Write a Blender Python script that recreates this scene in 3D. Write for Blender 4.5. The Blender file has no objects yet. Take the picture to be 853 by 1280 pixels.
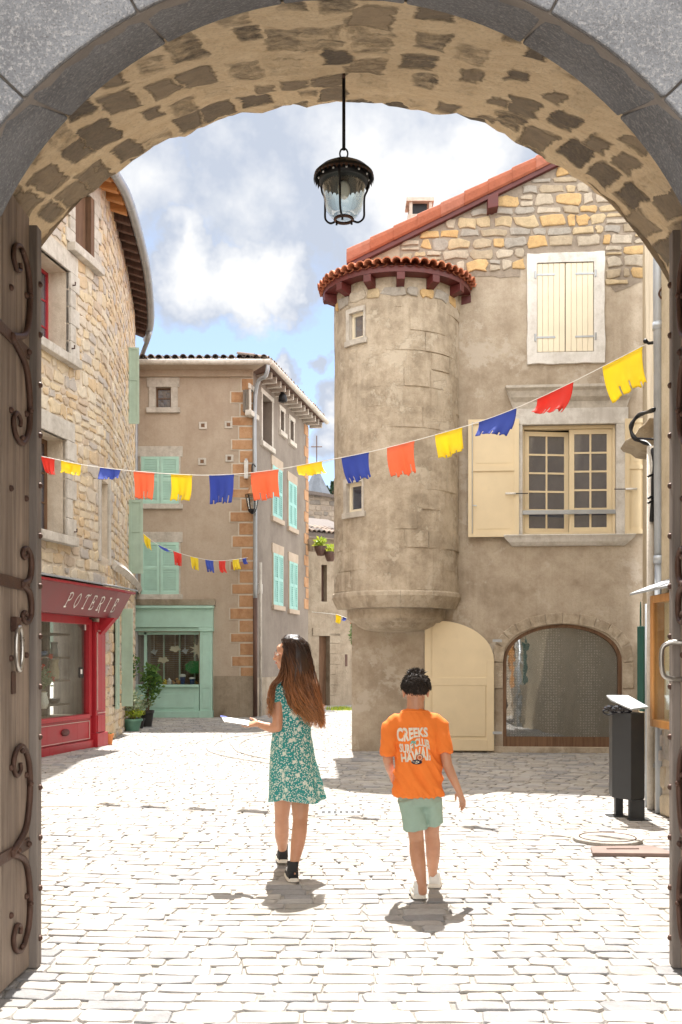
import bpy, bmesh, math, random
from mathutils import Vector, Matrix, noise
from mathutils.bvhtree import BVHTree
random.seed(7)
R = math.radians
sc = bpy.context.scene
COL = sc.collection
# ---------------------------------------------------------------- camera
H = 1.45            # eye height
FP = 1244.4         # focal length in photo pixels (35 mm on a 24x36 frame)
HX, HY = 426.5, 825.0
cd = bpy.data.cameras.new('camera'); cam = bpy.data.objects.new('camera', cd); COL.objects.link(cam)
cam.location = (0, 0, H); cam.rotation_euler = (R(90), 0, 0)
cd.sensor_fit = 'VERTICAL'; cd.sensor_height = 36; cd.lens = 35
cd.shift_y = (HY-640)/1280.0; cd.clip_start = 0.05; cd.clip_end = 2000
sc.camera = cam
# ---------------------------------------------------------------- light
SUN_EL, SUN_AZ, SUN_STR = 61.5, -1.0, 3.2      # sun is straight ahead, slightly right
SKY_STR, EXPO = 0.06, 1.95
CLOUD = .37
BACK_FILL = .68  # extra strength of the fill cloud added behind the camera
sd = bpy.data.lights.new('sun', 'SUN'); sun = bpy.data.objects.new('sun', sd); COL.objects.link(sun)
sd.energy = SUN_STR; sd.angle = R(0.55); sd.color = (1.0, 0.955, 0.89)
sdir = Vector((math.sin(R(SUN_AZ))*math.cos(R(SUN_EL)), math.cos(R(SUN_AZ))*math.cos(R(SUN_EL)), math.sin(R(SUN_EL))))
sun.rotation_euler = (-sdir).to_track_quat('-Z', 'Y').to_euler(); sun.location = (3, 20, 40)
sc.view_settings.view_transform = 'Standard'; sc.view_settings.look = 'None'
sc.view_settings.gamma = 1; sc.view_settings.exposure = EXPO; sc.view_settings.use_curve_mapping = False

class T:
    """small shader-node helper"""
    def __init__(s, tree): s.t = tree; s.l = tree.links
    def n(s, ty, outs=0, ins=None, **props):
        nd = s.t.nodes.new('ShaderNode'+ty)
        for k, v in props.items(): setattr(nd, k, v)
        for k, v in (ins or {}).items():
            if isinstance(v, bpy.types.NodeSocket): s.l.new(v, nd.inputs[k])
            else: nd.inputs[k].default_value = v
        return nd.outputs[outs] if outs is not None else nd
    def co(s, kind='Object'): return s.n('TexCoord', kind)
    def map(s, vec, scale=(1,1,1), loc=(0,0,0), rot=(0,0,0)):
        return s.n('Mapping', 0, {'Vector': vec, 'Scale': scale, 'Location': loc, 'Rotation': rot})
    def noise(s, vec, scale=5, detail=5, rough=.6, dist=0):
        return s.n('TexNoise', 0, {'Vector': vec, 'Scale': scale, 'Detail': detail, 'Roughness': rough, 'Distortion': dist})
    def ramp(s, fac, stops, interp='LINEAR'):
        nd = s.t.nodes.new('ShaderNodeValToRGB'); s.l.new(fac, nd.inputs[0]); cr = nd.color_ramp; cr.interpolation = interp
        while len(cr.elements) < len(stops): cr.elements.new(.5)
        for e, (p, c) in zip(cr.elements, stops):
            e.position = p; e.color = (c, c, c, 1) if isinstance(c, (int, float)) else (*c[:3], 1)
        return nd.outputs[0]
    def mix(s, fac, a, b, mode='MIX'):
        nd = s.t.nodes.new('ShaderNodeMix'); nd.data_type = 'RGBA'; nd.blend_type = mode
        for i, v in ((0, fac), (6, a), (7, b)):
            if isinstance(v, bpy.types.NodeSocket): s.l.new(v, nd.inputs[i])
            else: nd.inputs[i].default_value = v if i == 0 else (*v[:3], 1)
        return nd.outputs[2]
    def m(s, op, a, b=0, clamp=False):
        nd = s.t.nodes.new('ShaderNodeMath'); nd.operation = op; nd.use_clamp = clamp
        for i, v in ((0, a), (1, b)):
            if isinstance(v, bpy.types.NodeSocket): s.l.new(v, nd.inputs[i])
            else: nd.inputs[i].default_value = v
        return nd.outputs[0]
    def vm(s, op, a, b=(0,0,0), out=0):
        nd = s.t.nodes.new('ShaderNodeVectorMath'); nd.operation = op
        for i, v in ((0, a), (1, b)):
            if isinstance(v, bpy.types.NodeSocket): s.l.new(v, nd.inputs[i])
            else: nd.inputs[i].default_value = v
        return nd.outputs[out]
    def bump(s, h, strength=.5, dist=.02, prev=None):
        nd = s.t.nodes.new('ShaderNodeBump'); nd.inputs['Strength'].default_value = strength; nd.inputs['Distance'].default_value = dist
        s.l.new(h, nd.inputs['Height'])
        if prev: s.l.new(prev, nd.inputs['Normal'])
        return nd.outputs[0]

# ---------------------------------------------------------------- sky with clouds (world)
w = bpy.data.worlds.new('World'); sc.world = w; w.use_nodes = True
wt = T(w.node_tree); w.node_tree.nodes.clear()
sky = wt.t.nodes.new('ShaderNodeTexSky'); sky.sky_type = 'NISHITA'; sky.sun_disc = False
sky.sun_elevation = R(SUN_EL); sky.sun_rotation = R(SUN_AZ); sky.altitude = 600; sky.air_density = 1.0; sky.dust_density = .5; sky.ozone_density = 1.3
bg1 = wt.n('Background', 0, {'Color': sky.outputs[0], 'Strength': SKY_STR})
wd = wt.n('TexCoord', 'Generated')
def skydir(px, py): return Vector(((px-HX)/FP, 1, (HY-py)/FP)).normalized()
warp = wt.vm('SCALE', wt.vm('SUBTRACT', wt.n('TexNoise', 1, {'Vector': wd, 'Scale': 9, 'Detail': 5, 'Roughness': .65}), (.5, .5, .5)), (0,0,0))
warp.node.inputs[3].default_value = .10
wv = wt.vm('ADD', wd, warp)
acc = None
for px, py, rr, wg in ((600, 200, 130, .95), (520, 250, 170, .9), (345, 350, 72, .95), (235, 345, 75, .95), (290, 360, 70, .9), (415, 505, 40, .8), (350, 455, 30, .85), (402, 450, 24, .7), (408, 540, 45, .7),
                       (330, 240, 210, .62), (200, 230, 150, .55), (430, 150, 200, .7), (240, 325, 55, .8), (372, 375, 30, .85)):
    c = skydir(px, py)
    dd = wt.vm('DISTANCE', wv, tuple(c), out=1)
    v = wt.m('MULTIPLY', wt.m('SUBTRACT', 1.0, wt.m('DIVIDE', dd, rr/FP), clamp=True), wg)
    acc = v if acc is None else wt.m('MAXIMUM', acc, v)
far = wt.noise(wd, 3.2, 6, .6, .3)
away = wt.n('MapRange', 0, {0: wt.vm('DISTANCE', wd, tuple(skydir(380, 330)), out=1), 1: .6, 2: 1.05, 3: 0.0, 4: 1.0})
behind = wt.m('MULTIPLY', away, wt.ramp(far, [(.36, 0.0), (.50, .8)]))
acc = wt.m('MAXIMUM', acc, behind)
edge = wt.noise(wd, 22, 7, .62)
cm = wt.ramp(wt.m('ADD', acc, wt.m('MULTIPLY', wt.m('SUBTRACT', edge, .5), .42)), [(.13, 0.0), (.24, .62), (.40, 1.0)])
ccol = wt.mix(wt.ramp(wt.m('ADD', acc, wt.m('MULTIPLY', wt.m('SUBTRACT', wt.noise(wd, 10, 5, .6), .5), 1.1)), [(.38, 0.0), (.72, 1.0)]), (.86, .95, 1.12), (1.5, 1.5, 1.5))
bg2 = wt.n('Background', 0, {'Color': wt.mix(away, ccol, (1.0, .97, .93)), 'Strength': wt.m('ADD', wt.m('MULTIPLY', away, BACK_FILL), CLOUD*.5)})   # bright cloud added behind the camera as fill for the shaded facades
veil = wt.m('MAXIMUM', cm, .28)
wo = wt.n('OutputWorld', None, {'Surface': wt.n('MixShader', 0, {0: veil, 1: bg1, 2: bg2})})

# ---------------------------------------------------------------- mesh builder
class MB:
    def __init__(s): s.v = []; s.f = []; s.r = []; s.rnd = 0.5
    def face(s, idx): s.f.append(tuple(idx)); s.r.append(s.rnd)
    def add(s, pts): i = len(s.v); s.v += [Vector(p) for p in pts]; return list(range(i, i+len(pts)))
    def quad(s, a, b, c, d): s.face(s.add((a, b, c, d)))
    def poly(s, pts): s.face(s.add(pts))
    def hexa(s, p):   # 8 points: bottom 4 ccw, top 4
        i = s.add(p)
        for q in ((0,3,2,1),(4,5,6,7),(0,1,5,4),(1,2,6,5),(2,3,7,6),(3,0,4,7)): s.face([i[k] for k in q])
    def box(s, x0, x1, y0, y1, z0, z1):
        s.hexa([(x0,y0,z0),(x1,y0,z0),(x1,y1,z0),(x0,y1,z0),(x0,y0,z1),(x1,y0,z1),(x1,y1,z1),(x0,y1,z1)])
    def fbox(s, F, u0, u1, z0, z1, o0, o1, nu=1):
        for k in range(nu):
            a = u0+(u1-u0)*k/nu; b = u0+(u1-u0)*(k+1)/nu
            s.hexa([F.p(a,z0,o1),F.p(b,z0,o1),F.p(b,z0,o0),F.p(a,z0,o0),F.p(a,z1,o1),F.p(b,z1,o1),F.p(b,z1,o0),F.p(a,z1,o0)])
    def loft(s, rings, closed=True, cap=True):
        ids = [s.add(r) for r in rings]; n = len(ids[0])
        for a, b in zip(ids, ids[1:]):
            for k in range(n if closed else n-1):
                s.face((a[k], a[(k+1) % n], b[(k+1) % n], b[k]))
        if cap and closed: s.face(ids[0][::-1]); s.face(ids[-1])
    def tube(s, pts, rad, seg=8, cap=True, ref=None, rnd_ends=False):
        """rad: number, list of numbers or list of (a,b); a is along ref"""
        pts = [Vector(p) for p in pts]; n = len(pts)
        if not isinstance(rad, (list, tuple)): rad = [rad]*n
        rad = [(r, r) if not isinstance(r, (tuple, list)) else r for r in rad]
        if rnd_ends:
            d0 = (pts[0]-pts[1]).normalized(); d1 = (pts[-1]-pts[-2]).normalized()
            r0 = min(rad[0]); r1 = min(rad[-1]); e = []
            pre = [(pts[0]+d0*r0*h, (rad[0][0]*k, rad[0][1]*k)) for h, k in ((.97,.25),(.8,.6),(.45,.89))]
            post = [(pts[-1]+d1*r1*h, (rad[-1][0]*k, rad[-1][1]*k)) for h, k in ((.45,.89),(.8,.6),(.97,.25))]
            pts = [q for q, _ in pre]+pts+[q for q, _ in post]; rad = [q for _, q in pre]+list(rad)+[q for _, q in post]; n = len(pts)
        rings = []; prev = None
        for i in range(n):
            t = (pts[min(i+1, n-1)]-pts[max(i-1, 0)]).normalized()
            if ref is not None: a = Vector(ref)
            elif prev is not None: a = prev
            else: a = Vector((1,0,0)) if abs(t.x) < .8 else Vector((0,1,0))
            a = (a-t*a.dot(t))
            if a.length < 1e-5: a = t.orthogonal()
            a.normalize(); b = t.cross(a); prev = a
            rings.append([pts[i]+a*(rad[i][0]*math.cos(2*math.pi*k/seg))+b*(rad[i][1]*math.sin(2*math.pi*k/seg)) for k in range(seg)])
        s.loft(rings, True, cap)
    def ball(s, c, r, seg=12, rings=8, M=None):
        c = Vector(c); r = (r, r, r) if not isinstance(r, (tuple, list)) else r
        rr = []
        for j in range(1, rings):
            ph = math.pi*j/rings
            rr.append([Vector((r[0]*math.sin(ph)*math.cos(2*math.pi*k/seg), r[1]*math.sin(ph)*math.sin(2*math.pi*k/seg), -r[2]*math.cos(ph))) for k in range(seg)])
        if M: rr = [[M @ p for p in q] for q in rr]
        s.loft([[c+p for p in q] for q in rr])
    def lathe(s, c, prof, seg=20, axis=None):
        c = Vector(c)
        s.loft([[c+Vector((r*math.cos(2*math.pi*k/seg), r*math.sin(2*math.pi*k/seg), z)) for k in range(seg)] for r, z in prof])
    def build(s, name, mat, parent=None, smooth=False, bevel=0, merge=False, auto=None):
        me = bpy.data.meshes.new(name)
        org = parent.matrix_world.translation.copy() if parent is not None else Vector((0,0,0))
        if parent is not None: org = world_loc(parent)
        me.from_pydata([tuple(v-org) for v in s.v], [], s.f)
        at = me.attributes.new('rnd', 'FLOAT', 'FACE'); at.data.foreach_set('value', s.r)
        if merge or not smooth:
            bm = bmesh.new(); bm.from_mesh(me)
            if merge: bmesh.ops.remove_doubles(bm, verts=bm.verts, dist=1e-5)
            bmesh.ops.recalc_face_normals(bm, faces=bm.faces); bm.to_mesh(me); bm.free()
        if smooth: me.polygons.foreach_set('use_smooth', [True]*len(me.polygons))
        me.materials.append(mat)
        o = bpy.data.objects.new(name, me); COL.objects.link(o)
        if parent is not None: o.parent = parent
        if bevel:
            b = o.modifiers.new('bevel', 'BEVEL'); b.width = bevel; b.segments = 2; b.limit_method = 'ANGLE'; b.angle_limit = R(40)
            b.harden_normals = False
        if auto:
            md = o.modifiers.new('split', 'EDGE_SPLIT'); md.split_angle = R(auto)
        return o
def world_loc(o):
    v = Vector((0,0,0))
    while o is not None: v += o.location; o = o.parent
    return v
def tag(o, label=None, cat=None, group=None, kind=None):
    if label: o['label'] = label
    if cat: o['category'] = cat
    if group: o['group'] = group
    if kind: o['kind'] = kind
    return o
def thing(name, loc, label, cat, group=None):
    o = bpy.data.objects.new(name, None); COL.objects.link(o); o.location = loc; o.empty_display_size = .2
    return tag(o, label, cat, group)
def at(px, py, d): return Vector(((px-HX)/FP*d, d, H+(HY-py)/FP*d))
def catmull(P, n=8):
    P = [Vector(p) for p in P]; out = []
    for i in range(len(P)-1):
        a = P[max(i-1,0)]; b = P[i]; c = P[i+1]; d = P[min(i+2, len(P)-1)]
        for k in range(n):
            t = k/n
            out.append(.5*((2*b)+(c-a)*t+(2*a-5*b+4*c-d)*t*t+(3*b-a-3*c+d)*t**3))
    out.append(P[-1]); return out

class Face:
    """vertical plane; u runs to the right seen from its front"""
    def __init__(s, x, y, deg):
        s.x, s.y = x, y; s.c, s.s = math.cos(R(deg)), math.sin(R(deg)); s.nx, s.ny = s.s, -s.c
    def u(s, px):
        k = (px-HX)/FP; return (k*s.y-s.x)/(s.c-k*s.s)
    def z(s, px, py):
        return H+(HY-py)/FP*(s.y+s.u(px)*s.s)
    def p(s, u, z, o=0): return Vector((s.x+u*s.c+s.nx*o, s.y+u*s.s+s.ny*o, z))
class CFace:
    """vertical curved wall through plan points"""
    def __init__(s, pts):
        c = catmull([(a, b, 0) for a, b in pts], 10); s.pts = c; s.L = [0]
        for a, b in zip(c, c[1:]): s.L.append(s.L[-1]+(b-a).length)
    def _i(s, u):
        u = max(0, min(u, s.L[-1]-1e-6)); lo = 0
        while s.L[lo+1] < u: lo += 1
        return lo, (u-s.L[lo])/(s.L[lo+1]-s.L[lo])
    def nrm(s, u):
        i, _ = s._i(u); a = s.pts[max(i-2, 0)]; b = s.pts[min(i+3, len(s.pts)-1)]; t = (b-a).normalized(); return Vector((t.y, -t.x, 0))
    def p(s, u, z, o=0):
        i, t = s._i(u); q = s.pts[i].lerp(s.pts[i+1], t); n = s.nrm(u); return Vector((q.x+n.x*o, q.y+n.y*o, z))
    def u(s, px, o=0):
        best = None; n = 500; prev = None
        for k in range(n+1):
            u = s.L[-1]*k/n; q = s.p(u, 0, o); f = HX+FP*q.x/q.y-px
            if prev is not None and prev[1] <= 0 < f: return prev[0]+(u-prev[0])*(-prev[1])/(f-prev[1])
            prev = (u, f)
        return s.L[-1]
    def z(s, px, py, o=0):
        q = s.p(s.u(px, o), 0, o); return H+(HY-py)/FP*q.y

def wall(mb, F, us, z0, top, holes, depth=.25, back=False):
    """wall sheet with rectangular holes (u0,u1,z0,z1) and reveals; us: list of u split positions"""
    U = set(us)
    for h in holes: U |= {h[0], h[1]}
    U = sorted(u for u in U if us[0]-1e-6 <= u <= us[-1]+1e-6)
    for a, b in zip(U, U[1:]):
        if b-a < 1e-5: continue
        m = (a+b)/2; hs = sorted([h for h in holes if h[0]-1e-6 < m < h[1]+1e-6], key=lambda h: h[2])
        z = z0
        for h in hs:
            if h[2] > z: mb.quad(F.p(a,z), F.p(b,z), F.p(b,h[2]), F.p(a,h[2]))
            z = h[3]
        mb.quad(F.p(a,z), F.p(b,z), F.p(b,top(b)), F.p(a,top(a)))
    for h in holes:
        a, b, c, d = h[:4]; dp = h[4] if len(h) > 4 else depth
        mb.quad(F.p(a,c),F.p(a,d),F.p(a,d,-dp),F.p(a,c,-dp)); mb.quad(F.p(b,c),F.p(b,c,-dp),F.p(b,d,-dp),F.p(b,d))
        mb.quad(F.p(a,d),F.p(b,d),F.p(b,d,-dp),F.p(a,d,-dp)); mb.quad(F.p(a,c),F.p(a,c,-dp),F.p(b,c,-dp),F.p(b,c))
def cut(iv, a, b):
    out = []
    for p, q in iv:
        if b <= p or a >= q: out.append((p, q)); continue
        if a-p > .03: out.append((p, a))
        if q-b > .03: out.append((b, q))
    return out
def stone(mb, fn, a, b, c, d, proud, rnd, jit=.12, n=3, bulge=.35, cut_=.20):
    """one rounded stone in the cell u a..b, v c..d"""
    w_, h_ = b-a, d-c; cu, cv = (a+b)/2, (c+d)/2; ring = []
    cc = min(w_, h_)*cut_
    base = [(a+cc,c),(b-cc,c),(b,c+cc),(b,d-cc),(b-cc,d),(a+cc,d),(a,d-cc),(a,c+cc)]
    if w_ > 1.6*h_: base = [base[0], (cu, c)]+base[1:5]+[(cu, d)]+base[5:]
    j = min(w_, h_)*jit
    base = [(u+random.uniform(-j, j), v+random.uniform(-j, j)) for u, v in base]
    tilt = random.uniform(-.25, .25)*proud; t2 = random.uniform(-.25, .25)*proud
    def rg(k, o): return [fn(cu+(u-cu)*k, cv+(v-cv)*k, o+(tilt*(u-cu)/w_+t2*(v-cv)/h_ if o > 0 else 0)) for u, v in base]
    mb.rnd = rnd
    i0 = mb.add(rg(1.0, -.01)); i1 = mb.add(rg(.955, proud*.7)); i2 = mb.add(rg(.80, proud)); ctr = mb.add([fn(cu, cv, proud*(1+bulge*.25))])[0]
    n_ = len(base)
    for k in range(n_):
        q = (k+1) % n_
        mb.face((i0[k], i0[q], i1[q], i1[k])); mb.face((i1[k], i1[q], i2[q], i2[k])); mb.face((i2[k], i2[q], ctr))
def stones(mb, fn, u0, u1, v0, v1, hr, wr, gap, proud, holes=(), keep=None, jit=.12, stag=True):
    v = v0
    while v < v1:
        h = random.uniform(*hr); e = min(v+h, v1)
        if e-v < hr[0]*.5: break
        iv = [(u0, u1)]
        for hl in holes:
            ov = min(e, hl[3])-max(v, hl[2])
            if ov > .25*h: iv = cut(iv, hl[0], hl[1])
        for p, q in iv:
            u = p - (random.uniform(0, wr[0]) if stag and p == u0 else 0)
            while u < q-.02:
                w_ = random.uniform(*wr); x = u+w_
                if q-x < wr[0]*.6: x = q
                uu = max(u, p)
                if x-uu > .04 and (keep is None or keep((uu+x)/2, (v+e)/2)):
                    g = gap*random.uniform(.35, .75)
                    # sometimes split a tall course in two thin stones
                    if h > (hr[0]+hr[1])/2 and random.random() < .22 and x-uu < wr[1]*.8:
                        mm = v+(e-v)*random.uniform(.4, .6)
                        stone(mb, fn, uu+g, x-g, v+g, mm-g, proud*random.uniform(.6,1.1), random.random(), jit)
                        stone(mb, fn, uu+g, x-g, mm+g, e-g, proud*random.uniform(.6,1.1), random.random(), jit)
                    else:
                        stone(mb, fn, uu+g, x-g, v+g, e-g, proud*random.uniform(.6,1.1), random.random(), jit)
                u = x
        v = e
# ---------------------------------------------------------------- materials
def newmat(name):
    m = bpy.data.materials.new(name); m.use_nodes = True; t = T(m.node_tree); b = m.node_tree.nodes['Principled BSDF']; t.b = b
    return m, t
def setb(t, **k):
    for a, v in k.items():
        a = a.replace('_', ' ')
        if isinstance(v, bpy.types.NodeSocket): t.l.new(v, t.b.inputs[a])
        else: t.b.inputs[a].default_value = (*v, 1) if isinstance(v, tuple) and len(v) == 3 else v
def paint(name, c, rough=.5, wear=.12, scale=6, bump=.15, metal=0, bscale=60):
    m, t = newmat(name); co = t.co(); n = t.noise(co, scale, 6, .65); n2 = t.noise(co, scale*.25, 3)
    f = t.m('MULTIPLY', t.m('ADD', n, n2), .5)
    col = t.mix(t.ramp(f, [(.35, 0.0), (.65, 1.0)]), tuple(x*(1-wear) for x in c), tuple(min(1, x*(1+wear)) for x in c))
    col = t.mix(t.m('MULTIPLY', t.ramp(t.noise(co, scale*3, 8, .7), [(.60, 0.0), (.72, 1.0)]), wear*2, clamp=True), col, tuple(x*.55+.02 for x in c))
    setb(t, Base_Color=col, Roughness=t.m('ADD', t.m('MULTIPLY', n, .25), rough-.12), Metallic=metal)
    if bump: setb(t, Normal=t.bump(t.noise(co, bscale, 4), bump, .004))
    return m
def stonemat(name, cols, vary=.22, bump=.6, scale=14, rough=.9):
    """colour per stone from the rnd attribute, then grain"""
    m, t = newmat(name); co = t.co(); r = t.n('Attribute', 2, attribute_name='rnd')
    st = [(i/len(cols), c) for i, c in enumerate(cols)]
    base = t.ramp(r, st, 'CONSTANT')
    n = t.noise(co, scale, 7, .7); n2 = t.noise(co, scale*5, 5, .7); n3 = t.noise(co, scale*.12, 4)
    k = t.m('ADD', t.m('MULTIPLY', t.m('SUBTRACT', n, .5), vary*3), t.m('MULTIPLY', t.m('SUBTRACT', n2, .5), vary*2))
    k = t.m('ADD', t.m('ADD', k, 1.0), t.m('MULTIPLY', t.m('SUBTRACT', n3, .5), vary*1.6))
    col = t.vm('MULTIPLY', base, t.n('CombineXYZ', 0, {0: k, 1: k, 2: k}))
    setb(t, Base_Color=col, Roughness=rough, Normal=t.bump(n2, bump*.5, .01, t.bump(n, bump, .02)))
    return m
def plaster(name, dark, mid, light, seed=0, bump=.55, patch=None, scale=1.0, joints=False):
    m, t = newmat(name); co = t.map(t.co(), loc=(seed, seed*.7, seed*.3))
    n1 = t.noise(co, .9*scale, 5, .6, .4); n2 = t.noise(co, 3.6*scale, 8, .72); n3 = t.noise(co, 26*scale, 6, .7)
    col = t.ramp(t.m('ADD', t.m('MULTIPLY', n1, .5), t.m('MULTIPLY', n2, .5)), [(.40, dark), (.5, mid), (.61, light)])
    streak = t.noise(t.map(co, (4.5, 4.5, .35)), 1.0, 5, .6)
    col = t.mix(t.m('MULTIPLY', t.ramp(streak, [(.52, 0.0), (.7, 1.0)]), .5), col, light)
    col = t.mix(t.m('MULTIPLY', t.ramp(t.noise(t.map(co, (6, 6, .5)), 1.0, 5, .6), [(.56, 0.0), (.72, 1.0)]), .45), col, dark)
    col = t.mix(t.m('MULTIPLY', t.m('ABSOLUTE', t.m('SUBTRACT', n3, .5)), 1.6, clamp=True), col, tuple(x*.72 for x in dark))
    h = t.m('ADD', t.m('MULTIPLY', n2, 1.0), t.m('MULTIPLY', n3, .5))
    if patch:
        pm_ = t.ramp(t.noise(co, 1.5*scale, 9, .68, .15), [(.56, 0.0), (.61, 1.0)])
        col = t.mix(t.m('MULTIPLY', pm_, .75), col, patch); h = t.m('SUBTRACT', h, t.m('MULTIPLY', pm_, .35))
    rain = t.ramp(t.noise(t.map(co, (9, 9, .28)), 1.0, 4, .6), [(.60, 0.0), (.75, 1.0)])
    col = t.mix(t.m('MULTIPLY', rain, .22), col, tuple(x*.8 for x in dark))
    nm = t.bump(h, bump, .02)
    if joints:
        j = t.n('Attribute', 2, attribute_name='rnd')
    setb(t, Base_Color=col, Roughness=.93, Normal=nm)
    return m
def wood(name, c1, c2, axis='z', rough=.75, bump=.4, k=1.0):
    m, t = newmat(name); s = {'z': (22*k, 22*k, 1.2*k), 'x': (1.2*k, 22*k, 22*k), 'y': (22*k, 1.2*k, 22*k)}[axis]
    co = t.co(); r = t.n('Attribute', 2, attribute_name='rnd')
    cr = t.vm('ADD', co, t.n('CombineXYZ', 0, {0: t.m('MULTIPLY', r, 7), 1: t.m('MULTIPLY', r, 3), 2: t.m('MULTIPLY', r, 5)}))
    g = t.noise(t.map(cr, s), 1.0, 7, .65, .35); g2 = t.noise(cr, 2.5, 4)
    col = t.mix(t.ramp(t.m('ADD', t.m('MULTIPLY', g, .7), t.m('MULTIPLY', g2, .3)), [(.36, 0.0), (.62, 1.0)]), c1, c2)
    kk = t.m('ADD', t.m('MULTIPLY', r, .3), .85)
    setb(t, Base_Color=t.vm('MULTIPLY', col, t.n('CombineXYZ', 0, {0: kk, 1: kk, 2: kk})), Roughness=rough, Normal=t.bump(g, bump, .006))
    return m
def glassdark(name, c=(.060,.064,.085), rough=.04):
    m, t = newmat(name); co = t.co()
    setb(t, Base_Color=c, Roughness=rough, Normal=t.bump(t.noise(co, 2.2, 3), .06, .05))
    gl = t.n('BsdfGlossy', 0, {'Roughness': .03, 'Color': (.9,.93,1,1), 'Normal': t.bump(t.noise(co, 1.6, 3), .10, .05)})
    ms = t.n('MixShader', 0, {0: .17, 1: t.b.outputs[0], 2: gl}); t.l.new(ms, m.node_tree.nodes['Material Output'].inputs[0])
    return m
def glassclear(name, tint=(.9,.93,.92), refl=.03, rough=.02, wob=.05):
    m, t = newmat(name); co = t.co(); nb = t.bump(t.noise(co, 2.0, 3), wob, .05)
    fr = t.n('LayerWeight', 0, {'Blend': .35, 'Normal': nb})
    f = t.m('ADD', t.m('MULTIPLY', fr, .22), refl, clamp=True)
    gl = t.n('BsdfGlossy', 0, {'Roughness': rough, 'Color': (1,1,1,1), 'Normal': nb}); tr = t.n('BsdfTransparent', 0, {'Color': (*tint, 1)})
    ms = t.n('MixShader', 0, {0: f, 1: tr, 2: gl}); t.l.new(ms, m.node_tree.nodes['Material Output'].inputs[0])
    return m
M = {}
M['sett'] = stonemat('sett_stone', [(.30,.285,.27),(.35,.325,.30),(.25,.245,.245),(.38,.355,.325),(.31,.29,.26),(.36,.345,.33)], .24, .6, 9)
M['sand'] = plaster('joint_sand', (.27,.25,.225), (.36,.335,.30), (.44,.41,.37), 3, .8, scale=3)
M['rubble'] = stonemat('ochre_rubble', [(.56,.43,.28),(.58,.48,.34),(.49,.39,.29),(.61,.53,.41),(.56,.42,.26),(.46,.41,.36),(.60,.49,.33),(.56,.48,.38)], .22, .7, 9)
M['mortar'] = plaster('lime_mortar', (.50,.42,.32), (.60,.51,.40), (.68,.60,.49), 1, .7, scale=2)
M['gable'] = stonemat('gable_stone', [(.42,.36,.28),(.50,.33,.15),(.34,.31,.27),(.48,.38,.24),(.38,.31,.22),(.51,.35,.17),(.33,.30,.26),(.45,.39,.31)], .32, .7, 9)
M['gmortar'] = plaster('gable_mortar', (.22,.18,.14), (.30,.25,.20), (.36,.30,.24), 2, .7, scale=2)
M['facade'] = plaster('worn_tan_render', (.31,.25,.185), (.41,.34,.26), (.50,.43,.34), 5, .5, patch=(.50,.44,.365))
M['turret'] = plaster('weathered_turret_render', (.30,.245,.18), (.44,.365,.275), (.57,.49,.385), 11, .8, patch=(.55,.48,.38), scale=1.9)
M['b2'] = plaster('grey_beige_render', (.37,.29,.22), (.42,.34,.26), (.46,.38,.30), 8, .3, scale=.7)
M['b2side'] = plaster('shaded_side_render', (.17,.14,.115), (.205,.172,.142), (.24,.205,.17), 9, .3, scale=.7)  # side wall's shade is put into a darker render colour
M['low'] = plaster('old_street_render', (.21,.165,.115), (.30,.245,.18), (.38,.32,.245), 14, .8, patch=(.33,.28,.21))
M['lime'] = plaster('white_limewash', (.52,.49,.45), (.66,.64,.60), (.76,.74,.71), 4, .4, scale=2.2)
M['trim'] = plaster('pale_dressed_stone', (.40,.36,.31), (.52,.48,.42), (.62,.58,.52), 6, .5, scale=2.5)
M['vault_m'] = plaster('vault', (.5,.4,.3), (.5,.4,.3), (.5,.4,.3))
M['quoin'] = plaster('pink_sandstone', (.33,.17,.085), (.42,.235,.12), (.49,.30,.17), 7, .4, scale=2)
M['joint'] = paint('pale_joint', (.50,.44,.36), .9)
M['rightwall'] = plaster('yellow_beige_render', (.36,.29,.19), (.46,.38,.26), (.54,.46,.33), 15, .5)
M['red'] = paint('shop_red', (.36,.018,.028), .38, .10, 4, .1)
M['redtrim'] = paint('shop_trim_line', (.55,.36,.33), .5)
M['darkred'] = paint('oxblood_paint', (.10,.016,.014), .5, .2)
M['cream'] = paint('cream_paint', (.72,.60,.40), .5, .06, 3, .12)
M['creamw'] = paint('pale_cream_paint', (.76,.68,.52), .5, .06, 3, .12)
M['teal'] = paint('mint_paint', (.39,.61,.52), .5, .10, 4, .12)
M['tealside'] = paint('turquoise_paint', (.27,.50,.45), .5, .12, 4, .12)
M['green'] = paint('sage_paint', (.36,.47,.38), .5, .12, 4, .12)
M['zinc'] = paint('zinc', (.36,.38,.40), .42, .14, 5, .1, .45)
M['steel'] = paint('galvanised', (.42,.45,.48), .4, .12, 5, .1, .5)
M['iron'] = paint('rusty_iron', (.085,.045,.032), .55, .3, 20, .5, .5, 120)
M['blackmetal'] = paint('black_metal', (.018,.018,.020), .45, .2, 10, .2, .6)
M['bin'] = paint('anthracite_metal', (.035,.038,.042), .42, .1, 8, .15, .3)
M['silver'] = paint('worn_steel', (.45,.43,.40), .3, .2, 15, .2, .9)
M['tile'] = stonemat('terracotta', [(.31,.095,.05),(.36,.13,.07),(.28,.085,.045),(.34,.125,.08)], .25, .5, 7)
M['oldtile'] = stonemat('old_canal_tile', [(.16,.12,.10),(.22,.17,.14),(.12,.10,.09),(.26,.20,.16)], .25, .5, 12)
M['verge'] = M['tile']
M['tilebright'] = stonemat('bright_terracotta', [(.50,.17,.085),(.56,.22,.12),(.45,.15,.075),(.52,.20,.12)], .25, .5, 7)  # lighter orange terracotta for the turret tiles
M['doorwood'] = wood('weathered_oak', (.13,.095,.072), (.29,.225,.175), 'z')
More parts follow.
